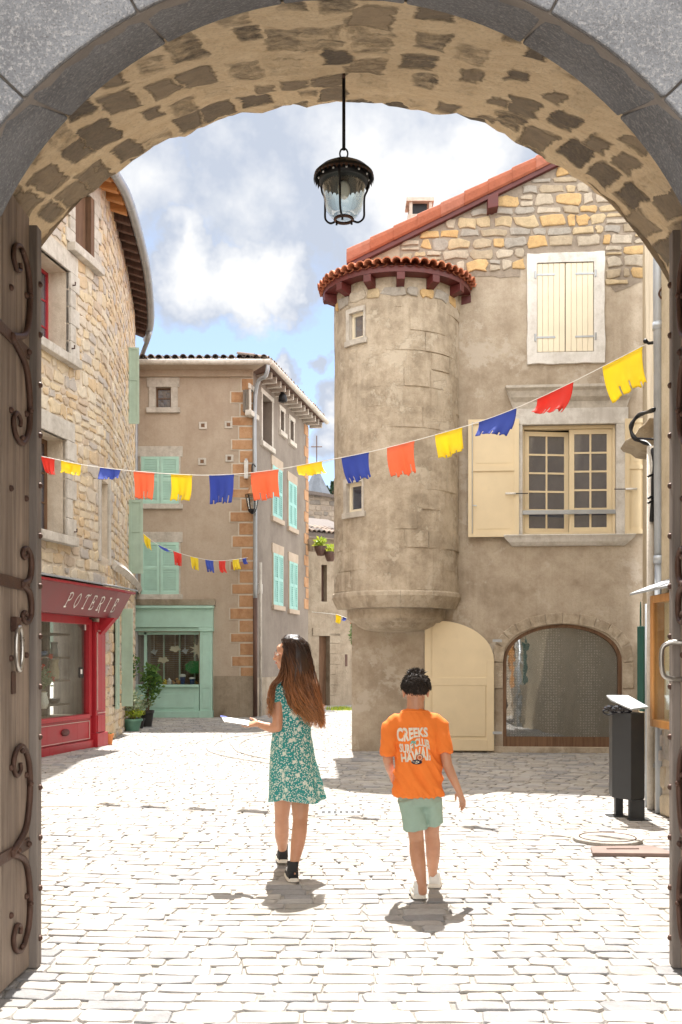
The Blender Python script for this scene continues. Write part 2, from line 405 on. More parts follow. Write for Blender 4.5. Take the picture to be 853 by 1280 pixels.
M['greywood'] = wood('grey_board', (.12,.10,.088), (.24,.205,.18), 'z')
M['brownwood'] = wood('brown_wood', (.09,.045,.022), (.20,.11,.06), 'z')
M['eavewood'] = wood('orange_lit_eave_wood', (.42,.17,.05), (.60,.28,.10), 'x', .6, .3)  # orange light under the near eave is painted into this wood
M['darkwood'] = wood('dark_beam', (.06,.03,.022), (.13,.07,.05), 'z')
M['orangewood'] = wood('varnished_pine', (.42,.18,.05), (.56,.28,.09), 'z', .4, .15)
M['glass'] = glassdark('dark_window_glass')
M['pane'] = glassclear('clear_glass')
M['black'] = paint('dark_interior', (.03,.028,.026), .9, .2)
M['white'] = paint('white_paint', (.78,.77,.74), .5, .05)
M['skin'], _t = newmat('skin'); setb(_t, Base_Color=_t.mix(_t.ramp(_t.noise(_t.co(), 9, 4), [(.4, 0.0), (.6, 1.0)]), (.45,.225,.135), (.52,.27,.165)), Roughness=.48)
_t.b.inputs['Subsurface Weight'].default_value = .12; _t.b.inputs['Subsurface Radius'].default_value = (.02, .008, .004); _t.b.inputs['Subsurface Scale'].default_value = .5
def leafmat(name, a, b):
    m, t = newmat(name); r = t.n('Attribute', 2, attribute_name='rnd')
    col = t.ramp(r, [(0, a), (1, b)]); setb(t, Base_Color=col, Roughness=.5)
    tr = t.n('BsdfTranslucent', 0, {'Color': col}); ms = t.n('MixShader', 0, {0: .35, 1: t.b.outputs[0], 2: tr})
    t.l.new(ms, m.node_tree.nodes['Material Output'].inputs[0]); return m
M['leaf'] = leafmat('leaf_green', (.035,.10,.02), (.14,.26,.05))
M['leaflime'] = leafmat('leaf_lime', (.20,.34,.03), (.50,.52,.05))
M['leafpale'] = leafmat('leaf_variegated', (.20,.30,.14), (.50,.55,.38))
M['leafdark'] = leafmat('leaf_dark', (.012,.03,.014), (.03,.06,.03))
M['petalred'] = leafmat('petal_red', (.55,.02,.01), (.8,.06,.03))
M['petalpink'] = leafmat('petal_pink', (.6,.10,.25), (.75,.55,.2))
def cloth(name, c, rough=.8, trans=.35):
    m, t = newmat(name); co = t.co()
    n = t.noise(co, 5, 4); col = t.mix(t.ramp(n, [(.35, 0.0), (.65, 1.0)]), tuple(x*.9 for x in c), c)
    setb(t, Base_Color=col, Roughness=rough, Normal=t.bump(t.noise(co, 300, 2), .15, .002))
    if trans:
        tr = t.n('BsdfTranslucent', 0, {'Color': (*c, 1)}); ms = t.n('MixShader', 0, {0: trans, 1: t.b.outputs[0], 2: tr})
        t.l.new(ms, m.node_tree.nodes['Material Output'].inputs[0])
    return m
M['f_yellow'] = cloth('yellow_felt', (.93,.76,.05), trans=.45); M['f_blue'] = cloth('blue_felt', (.055,.10,.48))
M['f_orange'] = cloth('orange_felt', (.92,.27,.13), trans=.45); M['f_red'] = cloth('red_felt', (.80,.06,.04))
# granite of the outer arch
m, t = newmat('grey_granite'); co = t.co()
n1 = t.noise(co, 70, 4, .8); n2 = t.noise(co, 4, 6, .65); n3 = t.noise(co, 160, 3, .7)
col = t.mix(t.ramp(n2, [(.35, 0.0), (.65, 1.0)]), (.090,.092,.100), (.145,.150,.162))
col = t.mix(t.m('MULTIPLY', t.ramp(n1, [(.50, 0.0), (.62, 1.0)]), .6), col, (.30,.29,.285))
col = t.mix(t.m('MULTIPLY', t.ramp(n3, [(.52, 0.0), (.64, 1.0)]), .7), col, (.055,.05,.05))
setb(t, Base_Color=col, Roughness=.85, Normal=t.bump(n1, .5, .006, t.bump(n2, .5, .03)))
M['granite'] = m
# vault: ochre mortar with dark stones showing through; uses the mesh UV (metres)
m, t = newmat('vault_rubble'); uv = t.n('UVMap', 0, uv_map='UVMap')
wn = t.vm('SCALE', t.vm('SUBTRACT', t.n('TexNoise', 1, {'Vector': uv, 'Scale': 7, 'Detail': 6, 'Roughness': .7}), (.5,.5,.5)), (0,0,0)); wn.node.inputs[3].default_value = .11
wu = t.vm('ADD', uv, wn)
su = t.map(wu, (6.6, 2.35, 1))
vo = t.n('TexVoronoi', None, {'Vector': su, 'Scale': 1.0, 'Randomness': .62}); vo.feature = 'F1'; vo.distance = 'CHEBYCHEV'; vo.voronoi_dimensions = '2D'
rc = t.n('SeparateColor', None, {0: vo.outputs['Color']})
thr = t.m('ADD', t.m('MULTIPLY', rc.outputs[0], .26), .245)
ed = t.m('SUBTRACT', thr, t.m('ADD', vo.outputs['Distance'], t.m('MULTIPLY', t.m('SUBTRACT', t.noise(uv, 30, 6, .7), .5), .22)))
mask = t.m('MULTIPLY', t.ramp(ed, [(.0, 0.0), (.09, 1.0)]), t.ramp(t.m('ADD', rc.outputs[2], t.m('MULTIPLY', t.m('SUBTRACT', t.noise(uv, 14, 6, .7), .5), 1.3)), [(.12, .12), (.45, 1.0)]))
fine = t.noise(uv, 60, 6, .75); md = t.noise(uv, 11, 7, .75)
mort = t.mix(t.ramp(md, [(.35, 0.0), (.65, 1.0)]), (.66,.50,.31), (.79,.64,.44))
mort = t.mix(t.m('MULTIPLY', t.ramp(fine, [(.5, 0.0), (.7, 1.0)]), .45), mort, (.26,.18,.11))
stn = t.ramp(t.m('ADD', t.m('MULTIPLY', md, .6), t.m('MULTIPLY', rc.outputs[1], .4)), [(.25, (.09,.075,.062)), (.5, (.22,.175,.125)), (.75, (.42,.32,.21))])
stn = t.mix(t.m('MULTIPLY', t.ramp(fine, [(.45, 0.0), (.65, 1.0)]), .5), stn, (.30,.24,.17))
setb(t, Base_Color=t.mix(mask, mort, stn), Roughness=.95)
hh = t.m('ADD', t.m('MULTIPLY', mask, -.9), t.m('ADD', t.m('MULTIPLY', md, .9), t.m('MULTIPLY', fine, .35)))
setb(t, Normal=t.bump(hh, .9, .035))
M['vault'] = m
# dress print
m, t = newmat('teal_floral_print'); co = t.co()
v1 = t.n('TexVoronoi', 0, {'Vector': co, 'Scale': 21, 'Randomness': 1.0}); nz = t.noise(co, 75, 3, .6)
fl = t.ramp(t.m('ADD', v1, t.m('MULTIPLY', t.m('SUBTRACT', nz, .5), .9)), [(.24, 1.0), (.32, 0.0)])
v2 = t.ramp(t.n('TexVoronoi', 0, {'Vector': co, 'Scale': 95, 'Randomness': 1.0}), [(.35, 1.0), (.44, 0.0)])
f = t.m('MAXIMUM', fl, v2)
setb(t, Base_Color=t.mix(f, (.012,.24,.235), (.60,.66,.58)), Roughness=.75); M['dress'] = m
M['orange'] = cloth('orange_cotton', (.95,.24,.035), .85, .12); M['shorts'] = cloth('sage_cotton', (.30,.42,.35), .85, 0)
m, t = newmat('ombre_hair'); co = t.n('NewGeometry', 0); z = t.n('SeparateXYZ', 2, {0: co})
g = t.ramp(t.m('DIVIDE', t.m('SUBTRACT', z, .95), .65), [(.0, (.40,.18,.06)), (.42, (.20,.080,.030)), (.85, (.042,.020,.012))])
r = t.n('Attribute', 2, attribute_name='rnd'); kk = t.m('ADD', t.m('MULTIPLY', r, 1.3), .4)
setb(t, Base_Color=t.vm('MULTIPLY', g, t.n('CombineXYZ', 0, {0: kk, 1: kk, 2: kk})), Roughness=.42); M['hair'] = m
M['hairdark'] = paint('dark_hair', (.022,.014,.010), .6, .3)
M['shoe_w'] = paint('white_leather', (.72,.71,.68), .5, .04); M['shoe_b'] = cloth('black_canvas', (.02,.02,.022), .8, 0); M['rubber'] = paint('cream_rubber', (.70,.66,.58), .6)
M['paper'] = paint('paper', (.85,.85,.84), .6, .02); M['bluepaint'] = paint('blue_print', (.03,.06,.40), .5)
M['slate'] = paint('slate', (.10,.115,.14), .6, .2)
M['signred'] = paint('sign_red', (.17,.022,.026), .4, .12, 4)
M['pane2'] = glassclear('reflecting_glass', (.8,.82,.82), .16, .015, .04)
m, t = newmat('lace_curtain'); co = t.co()
v_ = t.n('TexVoronoi', 1 if False else 0, {'Vector': co, 'Scale': 24, 'Randomness': .25}); br = t.ramp(t.m('ADD', v_, t.m('MULTIPLY', t.noise(co, 60, 3), .3)), [(.40, 0.0), (.5, 1.0)])
setb(t, Base_Color=t.mix(br, (.62,.61,.60), (.34,.34,.35)), Roughness=.9); M['lace'] = m

M['amortar'] = plaster('arch_joint', (.15,.13,.115), (.19,.165,.145), (.24,.21,.185), 2, .4, scale=2)
M['darkstone'] = stonemat('grey_barn_stone', [(.24,.20,.165),(.20,.17,.14),(.28,.235,.19),(.17,.15,.13)], .3)
M['redslab'] = paint('reddish_slab', (.20,.145,.125), .85, .2)
# ================================================================ ground
mb = MB(); mb.quad((-150,-60,0),(150,-60,0),(150,260,0),(-150,260,0))
g = mb.build('ground', M['sand']); tag(g, kind='structure')
def gfn(u, v, o): 
    return Vector((u, v, .004+max(o, -.004)+.006*noise.noise(Vector((u*.8, v*.8, 0)))))
def bend(u, v, o):      # courses bow away on the left of the square
    k = max(0, -u-.6); return gfn(u, v+.055*k*k, o)
mb = MB(); random.seed(3)
v = 2.0; row = 0
while v < 33:
    h = random.uniform(.108, .142); u = -7.5-random.uniform(0, .2); x1 = 4.8 if v < 16 else 3.2
    while u < x1:
        w_ = random.uniform(.15, .28)
        if not (v > 9.9 and v < 15.9 and u+w_ > .35+max(0, 12.2-v)*.35) and not (v > 3 and u+w_ > 3.15 and v < 9) and abs((u+w_/2)/max(v,1)) < .46:
            stone(mb, bend, u+.003, u+w_-.005, v+.003, v+h-.005, random.uniform(.006, .011), random.random(), .10, bulge=.1, cut_=.13)
        u += w_
    v += h
# slanting courses in front of the turret house
an = R(24); ca, sa = math.cos(an), math.sin(an)
def slant(u, v, o): return gfn(u*ca+v*sa+.2, -u*sa+v*ca+12.9, o)
v = -6
while v < 6:
    h = random.uniform(.125, .16); u = -7
    while u < 7:
        w_ = random.uniform(.17, .30); q = slant(u+w_/2, v+h/2, 0)
        if 9.9 < q.y < 15.95 and q.x > .35+max(0, 12.2-q.y)*.35-.05 and q.x < 4.75:
            stone(mb, slant, u+.006, u+w_-.010, v+.006, v+h-.010, random.uniform(.006, .010), random.random(), .10, bulge=.1, cut_=.13)
        u += w_
    v += h
tag(mb.build('cobbled_square', M['sett'], smooth=False), kind='structure')
# curved gutter bands of long stones on the left
mb = MB(); random.seed(5)
for off in (0, .42):
    P = catmull([(-.6-off, 20.6, 0), (-1.6-off, 18.6, 0), (-1.75-off, 16.6, 0), (-1.3-off, 14.9, 0), (-.2, 13.3-off, 0)], 10)
    for a, b in zip(P, P[1:]):
        t = (b-a); L = t.length; t.normalize(); n = Vector((-t.y, t.x, 0)); k = max(1, int(L/.32))
        for j in range(k):
            s0 = a+t*(L*j/k)
            stone(mb, lambda u, v, o: s0+t*u+n*v+Vector((0,0,.014+max(o,-.01))), .01, L/k-.01, -.06, .06, .012, random.random()*.4+.5, .06)
tag(mb.build('curved_kerb_band', M['sett']), kind='structure')
# drain slot and slabs
dr = thing('drain_grate', (0.02, 9.35, .02), 'small slotted drain grating in the cobbles at the edge of the shade', 'drain')
mb = MB(); mb.box(-.22,.22,9.27,9.43,.0,.0215); mb.build('frame', M['steel'], dr)
for i in range(7):
    mb = MB(); x = -.18+i*.055; mb.box(x, x+.03, 9.30, 9.40, .022, .0235); o = mb.build('slot', M['black'], dr)
for (x, y, r_, nm, lb, mt) in ((2.12, 7.92, .27, 'manhole_cover', 'pale round manhole cover set in the cobbles, the upper of two covers', 'trim'), (2.10, 7.42, .26, 'manhole_cover', 'reddish worn square access cover set in the cobbles, the lower of two covers', 'quoin')):
    t_ = thing(nm, (x, y, .02), lb, 'manhole cover', 'covers set in the cobbles')
    mb = MB()
    if mt == 'trim': mb.lathe((x, y, 0), [(r_, .012), (r_, .038), (r_-.02, .041)], 28)
    else: mb.hexa([(x-r_,y-.14,.012),(x+r_+.1,y-.17,.012),(x+r_,y+.15,.012),(x-r_+.05,y+.12,.012),(x-r_,y-.14,.041),(x+r_+.1,y-.17,.041),(x+r_,y+.15,.041),(x-r_+.05,y+.12,.041)])
    mb.build('lid', M['redslab' if mt == 'quoin' else 'sand'], t_, bevel=.004)
    mb = MB(); 
    if mt == 'trim': mb.tube([(x+(r_-.05)*math.cos(a*.3), y+(r_-.05)*math.sin(a*.3), .042) for a in range(22)], .005, 5)
    else: mb.tube([(x-.12, y, .042), (x+.12, y, .042)], .008, 5)
    mb.build('groove', M['iron'], t_)
mb = MB(); mb.box(-2.95, -2.35, 9.75, 10.45, 0, .019); tag(mb.build('paving_slab', M['trim'], bevel=.005), kind='structure')

# ================================================================ hill, spire, far things
mb = MB(); random.seed(2)
P = [(-70, 30), (-40, 36), (-14, 30), (0, 33), (14, 30), (50, 30), (90, 24)]
hv = catmull([(x, 190, z-4) for x, z in P], 8)
for a, b in zip(hv, hv[1:]):
    mb.quad((a.x,190,-2),(b.x,190,-2),(b.x,225,b.z),(a.x,225,a.z)); mb.quad((a.x,225,a.z),(b.x,225,b.z),(b.x,300,-2),(a.x,300,-2))
tag(mb.build('hill', M['leafdark']), kind='structure')
def tree(x, y, z, h, label):
    t_ = thing('pine_tree', (x, y, z), label, 'tree', 'pines on the far hill')
    mb = MB(); mb.tube([(x,y,z),(x,y,z+h*.9)], [h*.03, h*.01], 6); mb.build('trunk', M['brownwood'], t_)
    mb = MB()
    for i in range(420):
        k = random.random()**.8; rr = (1-k)*h*.26*random.uniform(.5, 1.1)+.1; a = random.uniform(0, 6.28); c = Vector((x+rr*math.cos(a), y+rr*math.sin(a), z+h*(.12+.88*k)-rr*.2))
        s_ = h*.05; mb.rnd = random.random(); d = Vector((random.uniform(-1,1),random.uniform(-1,1),random.uniform(-.6,.6))).normalized()*s_; e = d.orthogonal().normalized()*s_*.5
        mb.quad(c-d, c-e, c+d, c+e)
    mb.build('crown', M['leafdark'], t_)
for i, (px, py, h, lb) in enumerate(((402, 604, 9, 'dark pine beside the church spire on the hill'), (409, 608, 8, 'dark pine on the hill just left of the round turret'), (416, 602, 10, 'dark pine on the hill half hidden by the round turret'))):
    q = at(px, py, 205); tree(q.x, q.y, q.z-h, h, lb)
ch = thing('church_spire', (at(396, 640, 90).x, 90, 0), 'slate church spire with a cross, far away above the stone house', 'church')
q = at(396, 612, 90); top = at(396, 591, 90)
mb = MB(); mb.box(q.x-1.2, q.x+1.2, 89, 91.4, 0, q.z-.6); mb.build('tower', M['low'], ch)
mb = MB(); mb.loft([[Vector((q.x+r_*math.cos(a*math.pi/4+.39), 90.2+r_*math.sin(a*math.pi/4+.39), z)) for a in range(8)] for r_, z in ((1.45, q.z-.6), (.95, q.z+.3), (.12, top.z+.4), (.03, top.z+.7))]); mb.build('spire', M['slate'] if 'slate' in M else M['zinc'], ch)
mb = MB(); mb.tube([(q.x,90.2,top.z+.6),(q.x,90.2,top.z+3.4)], .05, 5); mb.tube([(q.x-.5,90.2,top.z+2.4),(q.x+.5,90.2,top.z+2.4)], .05, 5); mb.build('cross', M['iron'], ch)

# ================================================================ gateway
random.seed(11)
DA, DB, DC = 2.70, 3.15, 5.20
def arcp(d, r, cz, ang): return Vector((.003*d+r*math.cos(ang), d, cz+r*math.sin(ang)))
CA, RA_ = (H+322/FP*DA, 553/FP*DA); CB, RB = (H+353/FP*DB, 472/FP*DB); CC, RC = (H+247/FP*DC, 451/FP*DC)
gate = thing('gateway_arch', (0, 4, 0), 'old stone gateway with grey granite arch ring and rubble vault framing the view', 'gateway')
angs = [90+9.3+18.6*k for k in range(-6, 5)]
for a0, a1 in zip(angs, angs[1:]):
    a0 = max(a0, 0.0); a1 = min(a1, 180.0)
    if a1-a0 < 2: continue
    mb = MB(); n = 6; g_ = .16; rings = []
    for k in range(n+1):
        a = R(a0+g_+(a1-a0-2*g_)*k/n)
        rings.append([arcp(DA, RA_, CA, a), arcp(DB, RB+.002, CB, a), arcp(DB, 2.05, CB, a), arcp(DA, 2.0, CA, a)])
    mb.loft(rings); mb.build('voussoir', M['granite'], gate, bevel=.006)
mb = MB()      # thin mortar ring behind the joints, jambs and wall above
rings = []
for k in range(37):
    a = R(180*k/36); rings.append([arcp(DA+.02, RA_+.005, CA, a), arcp(DB-.02, RB+.007, CB, a), arcp(DB-.02, 2.0, CB, a), arcp(DA+.02, 1.95, CA, a)])
mb.loft(rings); mb.build('arch_mortar', M['amortar'], gate)
mb = MB()
for s in (-1, 1):
    for k in range(6):
        z0, z1 = k*.36, (k+1)*.36-.01
        if z1 > CA: z1 = CA
        x0, x1 = s*(RA_), s*(2.0 if k % 2 else 1.75)
        mb = MB(); mb.box(min(x0,x1), max(x0,x1), DA, DB, z0, z1); mb.build('jamb_block', M['granite'], gate, bevel=.01)
def frontwall(y, yb, inner, cz, W, top, mat, nm):
    mb = MB(); n = 40
    for yy in (y, yb):
        pts = [(.003*yy+inner*math.cos(math.pi*k/n), cz+inner*math.sin(math.pi*k/n)) for k in range(n+1)]
        for (xa, za), (xb, zb) in zip(pts, pts[1:]):
            mb.quad((xa,yy,za),(xb,yy,zb),(xb,yy,top),(xa,yy,top))
        for s in (-1, 1):
            xi = pts[0][0] if s > 0 else pts[-1][0]
            mb.quad((xi,yy,-.1),(s*W,yy,-.1),(s*W,yy,top),(xi,yy,top))
    mb.quad((-W,y,top),(W,y,top),(W,yb,top),(-W,yb,top))
    mb.quad((-W,y,0),(-W,y,top),(-W,yb,top),(-W,yb,0)); mb.quad((W,y,0),(W,y,top),(W,yb,top),(W,yb,0))
    mb.build(nm, mat, gate)
frontwall(DA+.03, DC-.02, 1.93, CC, 6.6, 7.2, M['facade'], 'tower_wall')
# vault: displaced sheet with UVs in metres
def vault():
    bm = bmesh.new(); uvl = bm.loops.layers.uv.new('UVMap'); nu, nv = 150, 44; grid = []
    for i in range(-24, nu+25):
        col = []
        for j in range(nv+1):
            t = j/nv; d = DB+(DC-DB)*t; r = RB+(RC-RB)*t; cz = CB+(CC-CB)*t
            if 0 <= i <= nu: a = math.pi*i/nu; hw_ = 1.84+(RC-1.84)*t; p = Vector((.003*d+hw_*math.cos(a), d, cz+r*max(0, math.sin(a))**(.70+.14*t))); nrm = Vector((math.cos(a), 0, math.sin(a)))
            else:
                s = 1 if i < 0 else -1; k = (-i if i < 0 else i-nu)/24; p = Vector((.003*d+s*(1.84+(RC-1.84)*t), d, cz*(1-k))); nrm = Vector((s, 0, 0)); a = 0 if i < 0 else math.pi
            q = p*3.1; w_ = noise.noise(q)*.026+noise.noise(p*9)*.016+noise.noise(p*25)*.006
            if t > .8: w_ += (t-.8)*5*(noise.noise(p*9)*.014+noise.noise(p*22)*.008)
            w_ = w_*min(1, t*12)-.004*(t < .02)
            p = p+nrm*(w_*(0.25+.75*min(1, t*8))) + Vector((0, (noise.noise(p*4+Vector((9,0,0)))*.05 if j == nv else 0), 0))
            col.append((bm.verts.new(p), (i/nu*math.pi*1.55, (d-DB)*1.0)))
        grid.append(col)
    for a, b in zip(grid, grid[1:]):
        for j in range(nv):
            q = (a[j], a[j+1], b[j+1], b[j]); f = bm.faces.new([k[0] for k in q]); f.smooth = True
            for l, k in zip(f.loops, q): l[uvl].uv = k[1]
    # small return round the far edge
    me = bpy.data.meshes.new('vault'); bm.to_mesh(me); bm.free(); me.materials.append(M['vault'])
    org = world_loc(gate)
    for v_ in me.vertices: v_.co -= org
    o = bpy.data.objects.new('vault', me); COL.objects.link(o); o.parent = gate
vault()

# ---------------------------------------------------------------- gate door leaves
def scroll_pts(s, c, hgt, bulge, k=1):
    """C scroll: list of (u,z); s side sign, starts in the strap and ends in a curl; k up or down"""
    P = [(0, 0), (bulge*.75, hgt*.14*k), (bulge*1.0, hgt*.34*k), (bulge*1.08, hgt*.60*k), (bulge*.98, hgt*.84*k), (bulge*.62, hgt*.99*k), (bulge*.25, hgt*.95*k), (bulge*.12, hgt*.82*k), (bulge*.30, hgt*.72*k), (bulge*.52, hgt*.76*k), (bulge*.50, hgt*.83*k)]
    return [(c[0]+s*a, c[1]+b) for a, b in P]
def door_leaf(F, L, z0, z1, label, handle, side):
    """F.u runs away from the hinge; face towards the passage"""
    t_ = thing('gate_door', F.p(L/2, z0), label, 'gate door', 'open leaves of the gateway door')
    random.seed(21); u = 0; n = 7; wL = (L-.07)/n
    for k in range(n):
        mb = MB(); mb.rnd = random.random(); mb.fbox(F, k*wL+.003, (k+1)*wL-.003, z0+random.uniform(0, .012), z1, -.06, 0); mb.build('plank', M['doorwood'], t_, bevel=.004)
    mb = MB(); mb.rnd = .5; mb.fbox(F, L-.07, L, z0-.012, z1-.03, -.05, .035); mb.build('edge_board', M['greywood'], t_, bevel=.005)
    for zc, hh, kind in ((.607, .46, 'C'), (1.79, .17, 'S'), (2.86, .44, 'C')):
        mb = MB(); mb.fbox(F, .05, L-.10, zc-.026, zc+.026, .001, .012); s_ = mb.build('strap_hinge', M['iron'], t_, bevel=.003)
        for k in (1, -1):
            for c0 in ((L-.36, L-.36) if kind == 'C' else (L-.22, L-.22))[:1]:
                pts = scroll_pts(1, (c0, zc), hh, .24 if kind == 'C' else .13, k)
                P = catmull([F.p(a, b, .012) for a, b in pts], 6); mb = MB(); nr = len(P)
                mb.tube(P, [.016-.007*i/nr for i in range(nr)], 7); mb.build('scroll', M['iron'], s_, smooth=True)
            mb = MB(); P = catmull([F.p(a, b, .012) for a, b in scroll_pts(-1, (L-.55, zc), hh*.9, .22, k)], 6); mb.tube(P, [.016-.007*i/len(P) for i in range(len(P))], 7); mb.build('scroll', M['iron'], s_, smooth=True)
    def stud(u, z, o=0.0, r_=.015):
        mb = MB(); c = F.p(u, z, o); mb.ball(c, r_, 8, 6); mb.build('stud', M['iron'], t_, smooth=True)
    z = z0+.12
    while z < z1-.1:
        stud(L-.035, z, .036); 
        z += .235
    for zc in (.35, .95, 1.45, 2.2, 2.55, 3.1):
        for u in (L-.13, L-.34, L-.60): stud(u, zc+random.uniform(-.03, .03), .002)
    for zc, hh in ((.607, .46), (2.86, .44)):
        for k in (1, -1):
            for a, b in ((.24, .6), (.12, .95)): stud(L-.36+a, zc+k*hh*b, .022, .013)
    stud(L-.13, .607, .016); stud(L-.28, .607, .016); stud(L-.13, 2.86, .016); stud(L-.16, 1.79, .016)
    if handle == 'ring':
        mb = MB(); c = F.p(L-.31, 1.50, .03)
        P = [c+Vector((0, .042*math.sin(a), .095*math.cos(a))) for a in [2*math.pi*k/20 for k in range(21)]]
        mb.tube(P, .011, 8); r_ = mb.build('ring_handle', M['silver'], t_, smooth=True)
        mb = MB(); mb.fbox(F, L-.34, L-.28, 1.575, 1.64, .001, .03); mb.fbox(F, L-.335, L-.285, 1.30, 1.40, .001, .008); mb.build('handle_plate', M['iron'], r_, bevel=.004)
    else:
        mb = MB(); P = catmull([F.p(L-.10, 1.36, .0), F.p(L-.10, 1.365, .05), F.p(L-.10, 1.39, .085), F.p(L-.11, 1.50, .09), F.p(L-.12, 1.53, .05), F.p(L-.13, 1.53, 0)], 5)
        mb.tube(P, .011, 8); mb.build('pull_handle', M['silver'], t_, smooth=True)
    return t_
FL = Face(-1.445, 3.30, 90)           # left leaf, face to +x
door_leaf(FL, 1.39, .03, 3.50, 'left leaf of the oak gate with iron scroll straps and a ring handle', 'ring', 1)
class FR_:                             # right leaf, face to -x; u from hinge (near) to free edge (far)
    def __init__(s): s.a = Vector((1.435, 3.30, 0)); s.b = Vector((1.583, 4.70, 0)); s.t = (s.b-s.a).normalized(); s.n = Vector((-s.t.y, s.t.x, 0))
    def p(s, u, z, o=0): q = s.a+s.t*u+s.n*o; return Vector((q.x, q.y, z))
door_leaf(FR_(), 1.40, .03, 3.48, 'right leaf of the oak gate with bent pull handle, cut by the picture edge', 'pull', -1)

# ---------------------------------------------------------------- hanging lantern
LD = 4.48; q = at(430, 200, LD); lx, lz = q.x, q.z
lan = thing('hanging_lantern', (lx, LD, lz-.33), 'round black iron lantern with clear glass hanging from the gateway vault', 'lantern')
hk = at(430, 97, LD).z
mb = MB(); mb.tube([(lx, LD, hk+.03), (lx, LD, lz+.045)], .0075, 8); mb.build('rod', M['blackmetal'], lan, smooth=True)
mb = MB(); mb.tube([(lx-.002, LD-.02, hk+.05), (lx, LD-.02, hk+.0), (lx, LD+.02, hk-.015), (lx, LD+.03, hk+.05)], .006, 6); mb.build('ceiling_hook', M['iron'], lan)
mb = MB(); mb.tube([(lx+.018*math.sin(a), LD, lz+.028+.024*math.cos(a)) for a in [2*math.pi*k/16 for k in range(17)]], .004, 6); mb.build('ring', M['blackmetal'], lan, smooth=True)
s = LD/FP
mb = MB(); mb.lathe((lx, LD, lz), [(.004, .012), (.02, .004), (.055, -.012), (.105, -.040), (.133, -.066), (.136, -.082), (.130, -.083), (.10, -.052), (.02, -.012)], 32); cap = mb.build('cap', M['blackmetal'], lan, smooth=True, auto=35)
mb = MB()
for k in range(40):
    a = 2*math.pi*k/40; b = 2*math.pi*(k+1)/40; m_ = (a+b)/2; P = lambda r_, an_, z: Vector((lx+r_*math.cos(an_), LD+r_*math.sin(an_), lz+z))
    mb.poly([P(.136, a, -.078), P(.136, b, -.078), P(.137, m_, -.098)])
mb.build('scalloped_rim', M['iron'], cap)
mb = MB(); mb.lathe((lx, LD, lz), [(.112, -.070), (.114, -.070), (.110, -.100), (.108, -.100)], 32); mb.build('collar', M['blackmetal'], lan, smooth=True)
for k in range(12):
    mb = MB(); a = 2*math.pi*k/12+.1; mb.ball((lx+.1125*math.cos(a), LD+.1125*math.sin(a), lz-.085), .005, 6, 4); mb.build('rivet', M['white'], lan)
mb = MB(); mb.lathe((lx, LD, lz), [(.100, -.075), (.097, -.13), (.088, -.19), (.080, -.225), (.062, -.25), (.040, -.258), (.038, -.254), (.060, -.246), (.077, -.222), (.085, -.19), (.094, -.13), (.097, -.075)], 32); mb.build('glass_globe', M['pane'], lan, smooth=True)
mb = MB(); mb.ball((lx, LD, lz-.135), (.028, .028, .042), 14, 10); mb.lathe((lx, LD, lz), [(.012, -.105), (.014, -.06), (.012, -.03)], 12); mb.build('bulb', M['white'], lan, smooth=True)
mb = MB(); mb.tube([(lx+.040*math.cos(a), LD+.040*math.sin(a), lz-.268) for a in [2*math.pi*k/20 for k in range(21)]], .007, 6); mb.build('base_ring', M['iron'], lan, smooth=True)
for a in (R(-100), R(20), R(150)):
    P = catmull([Vector((lx+r_*math.cos(a), LD+r_*math.sin(a), lz+z)) for r_, z in ((.118, -.05), (.116, -.11), (.100, -.15), (.098, -.20), (.096, -.245), (.070, -.270), (.040, -.268), (.038, -.285))], 5)
    mb = MB(); mb.tube(P, .0048, 6); mb.build('cage_bar', M['blackmetal'], lan, smooth=True)

# ================================================================ generic window bits
def shutter(F, u0, u1, z0, z1, o, mat, parent, kind='louvre', th=.035, hinge=None, name='shutter'):
    """one closed/flat shutter leaf"""
    mb = MB(); fw = min(.075, (u1-u0)*.2)
    if kind == 'plank':
        n = 5
        for k in range(n):
            a = u0+(u1-u0)*k/n; mb.fbox(F, a+.002, a+(u1-u0)/n-.002, z0, z1, o, o+th)
    else:
        mb.fbox(F, u0, u0+fw, z0, z1, o, o+th); mb.fbox(F, u1-fw, u1, z0, z1, o, o+th)
        zm = (z0+z1)/2 if kind == 'louvre' else z0+(z1-z0)*.58
        for a, b in ((z0, z0+fw), (zm-fw/2, zm+fw/2), (z1-fw, z1)): mb.fbox(F, u0+fw+.001, u1-fw-.001, a, b, o+.001, o+th-.001)
        if kind == 'louvre':
            mb.fbox(F, u0+fw, u1-fw, z0+fw, z1-fw, o-.004, o+.004)
            for a, b in ((z0+fw, zm-fw/2), (zm+fw/2, z1-fw)):
                n = max(4, int((b-a)/.055))
                for k in range(n):
                    z = a+(b-a)*k/n; zz = z+(b-a)/n*1.05
                    mb.hexa([F.p(u0+fw,z,o+th*.95),F.p(u1-fw,z,o+th*.95),F.p(u1-fw,z,o+th*.7),F.p(u0+fw,z,o+th*.7),F.p(u0+fw,zz,o+th*.25),F.p(u1-fw,zz,o+th*.25),F.p(u1-fw,zz,o+.002),F.p(u0+fw,zz,o+.002)])
        else:
            for a, b in ((z0+fw, zm-fw/2), (zm+fw/2, z1-fw)): mb.fbox(F, u0+fw, u1-fw, a, b, o+.006, o+th*.5); mb.fbox(F, u0+fw+.05, u1-fw-.05, a+.05, b-.05, o+th*.5, o+th*.62)
    return mb.build(name, mat, parent, bevel=.003 if kind == 'plank' else 0)
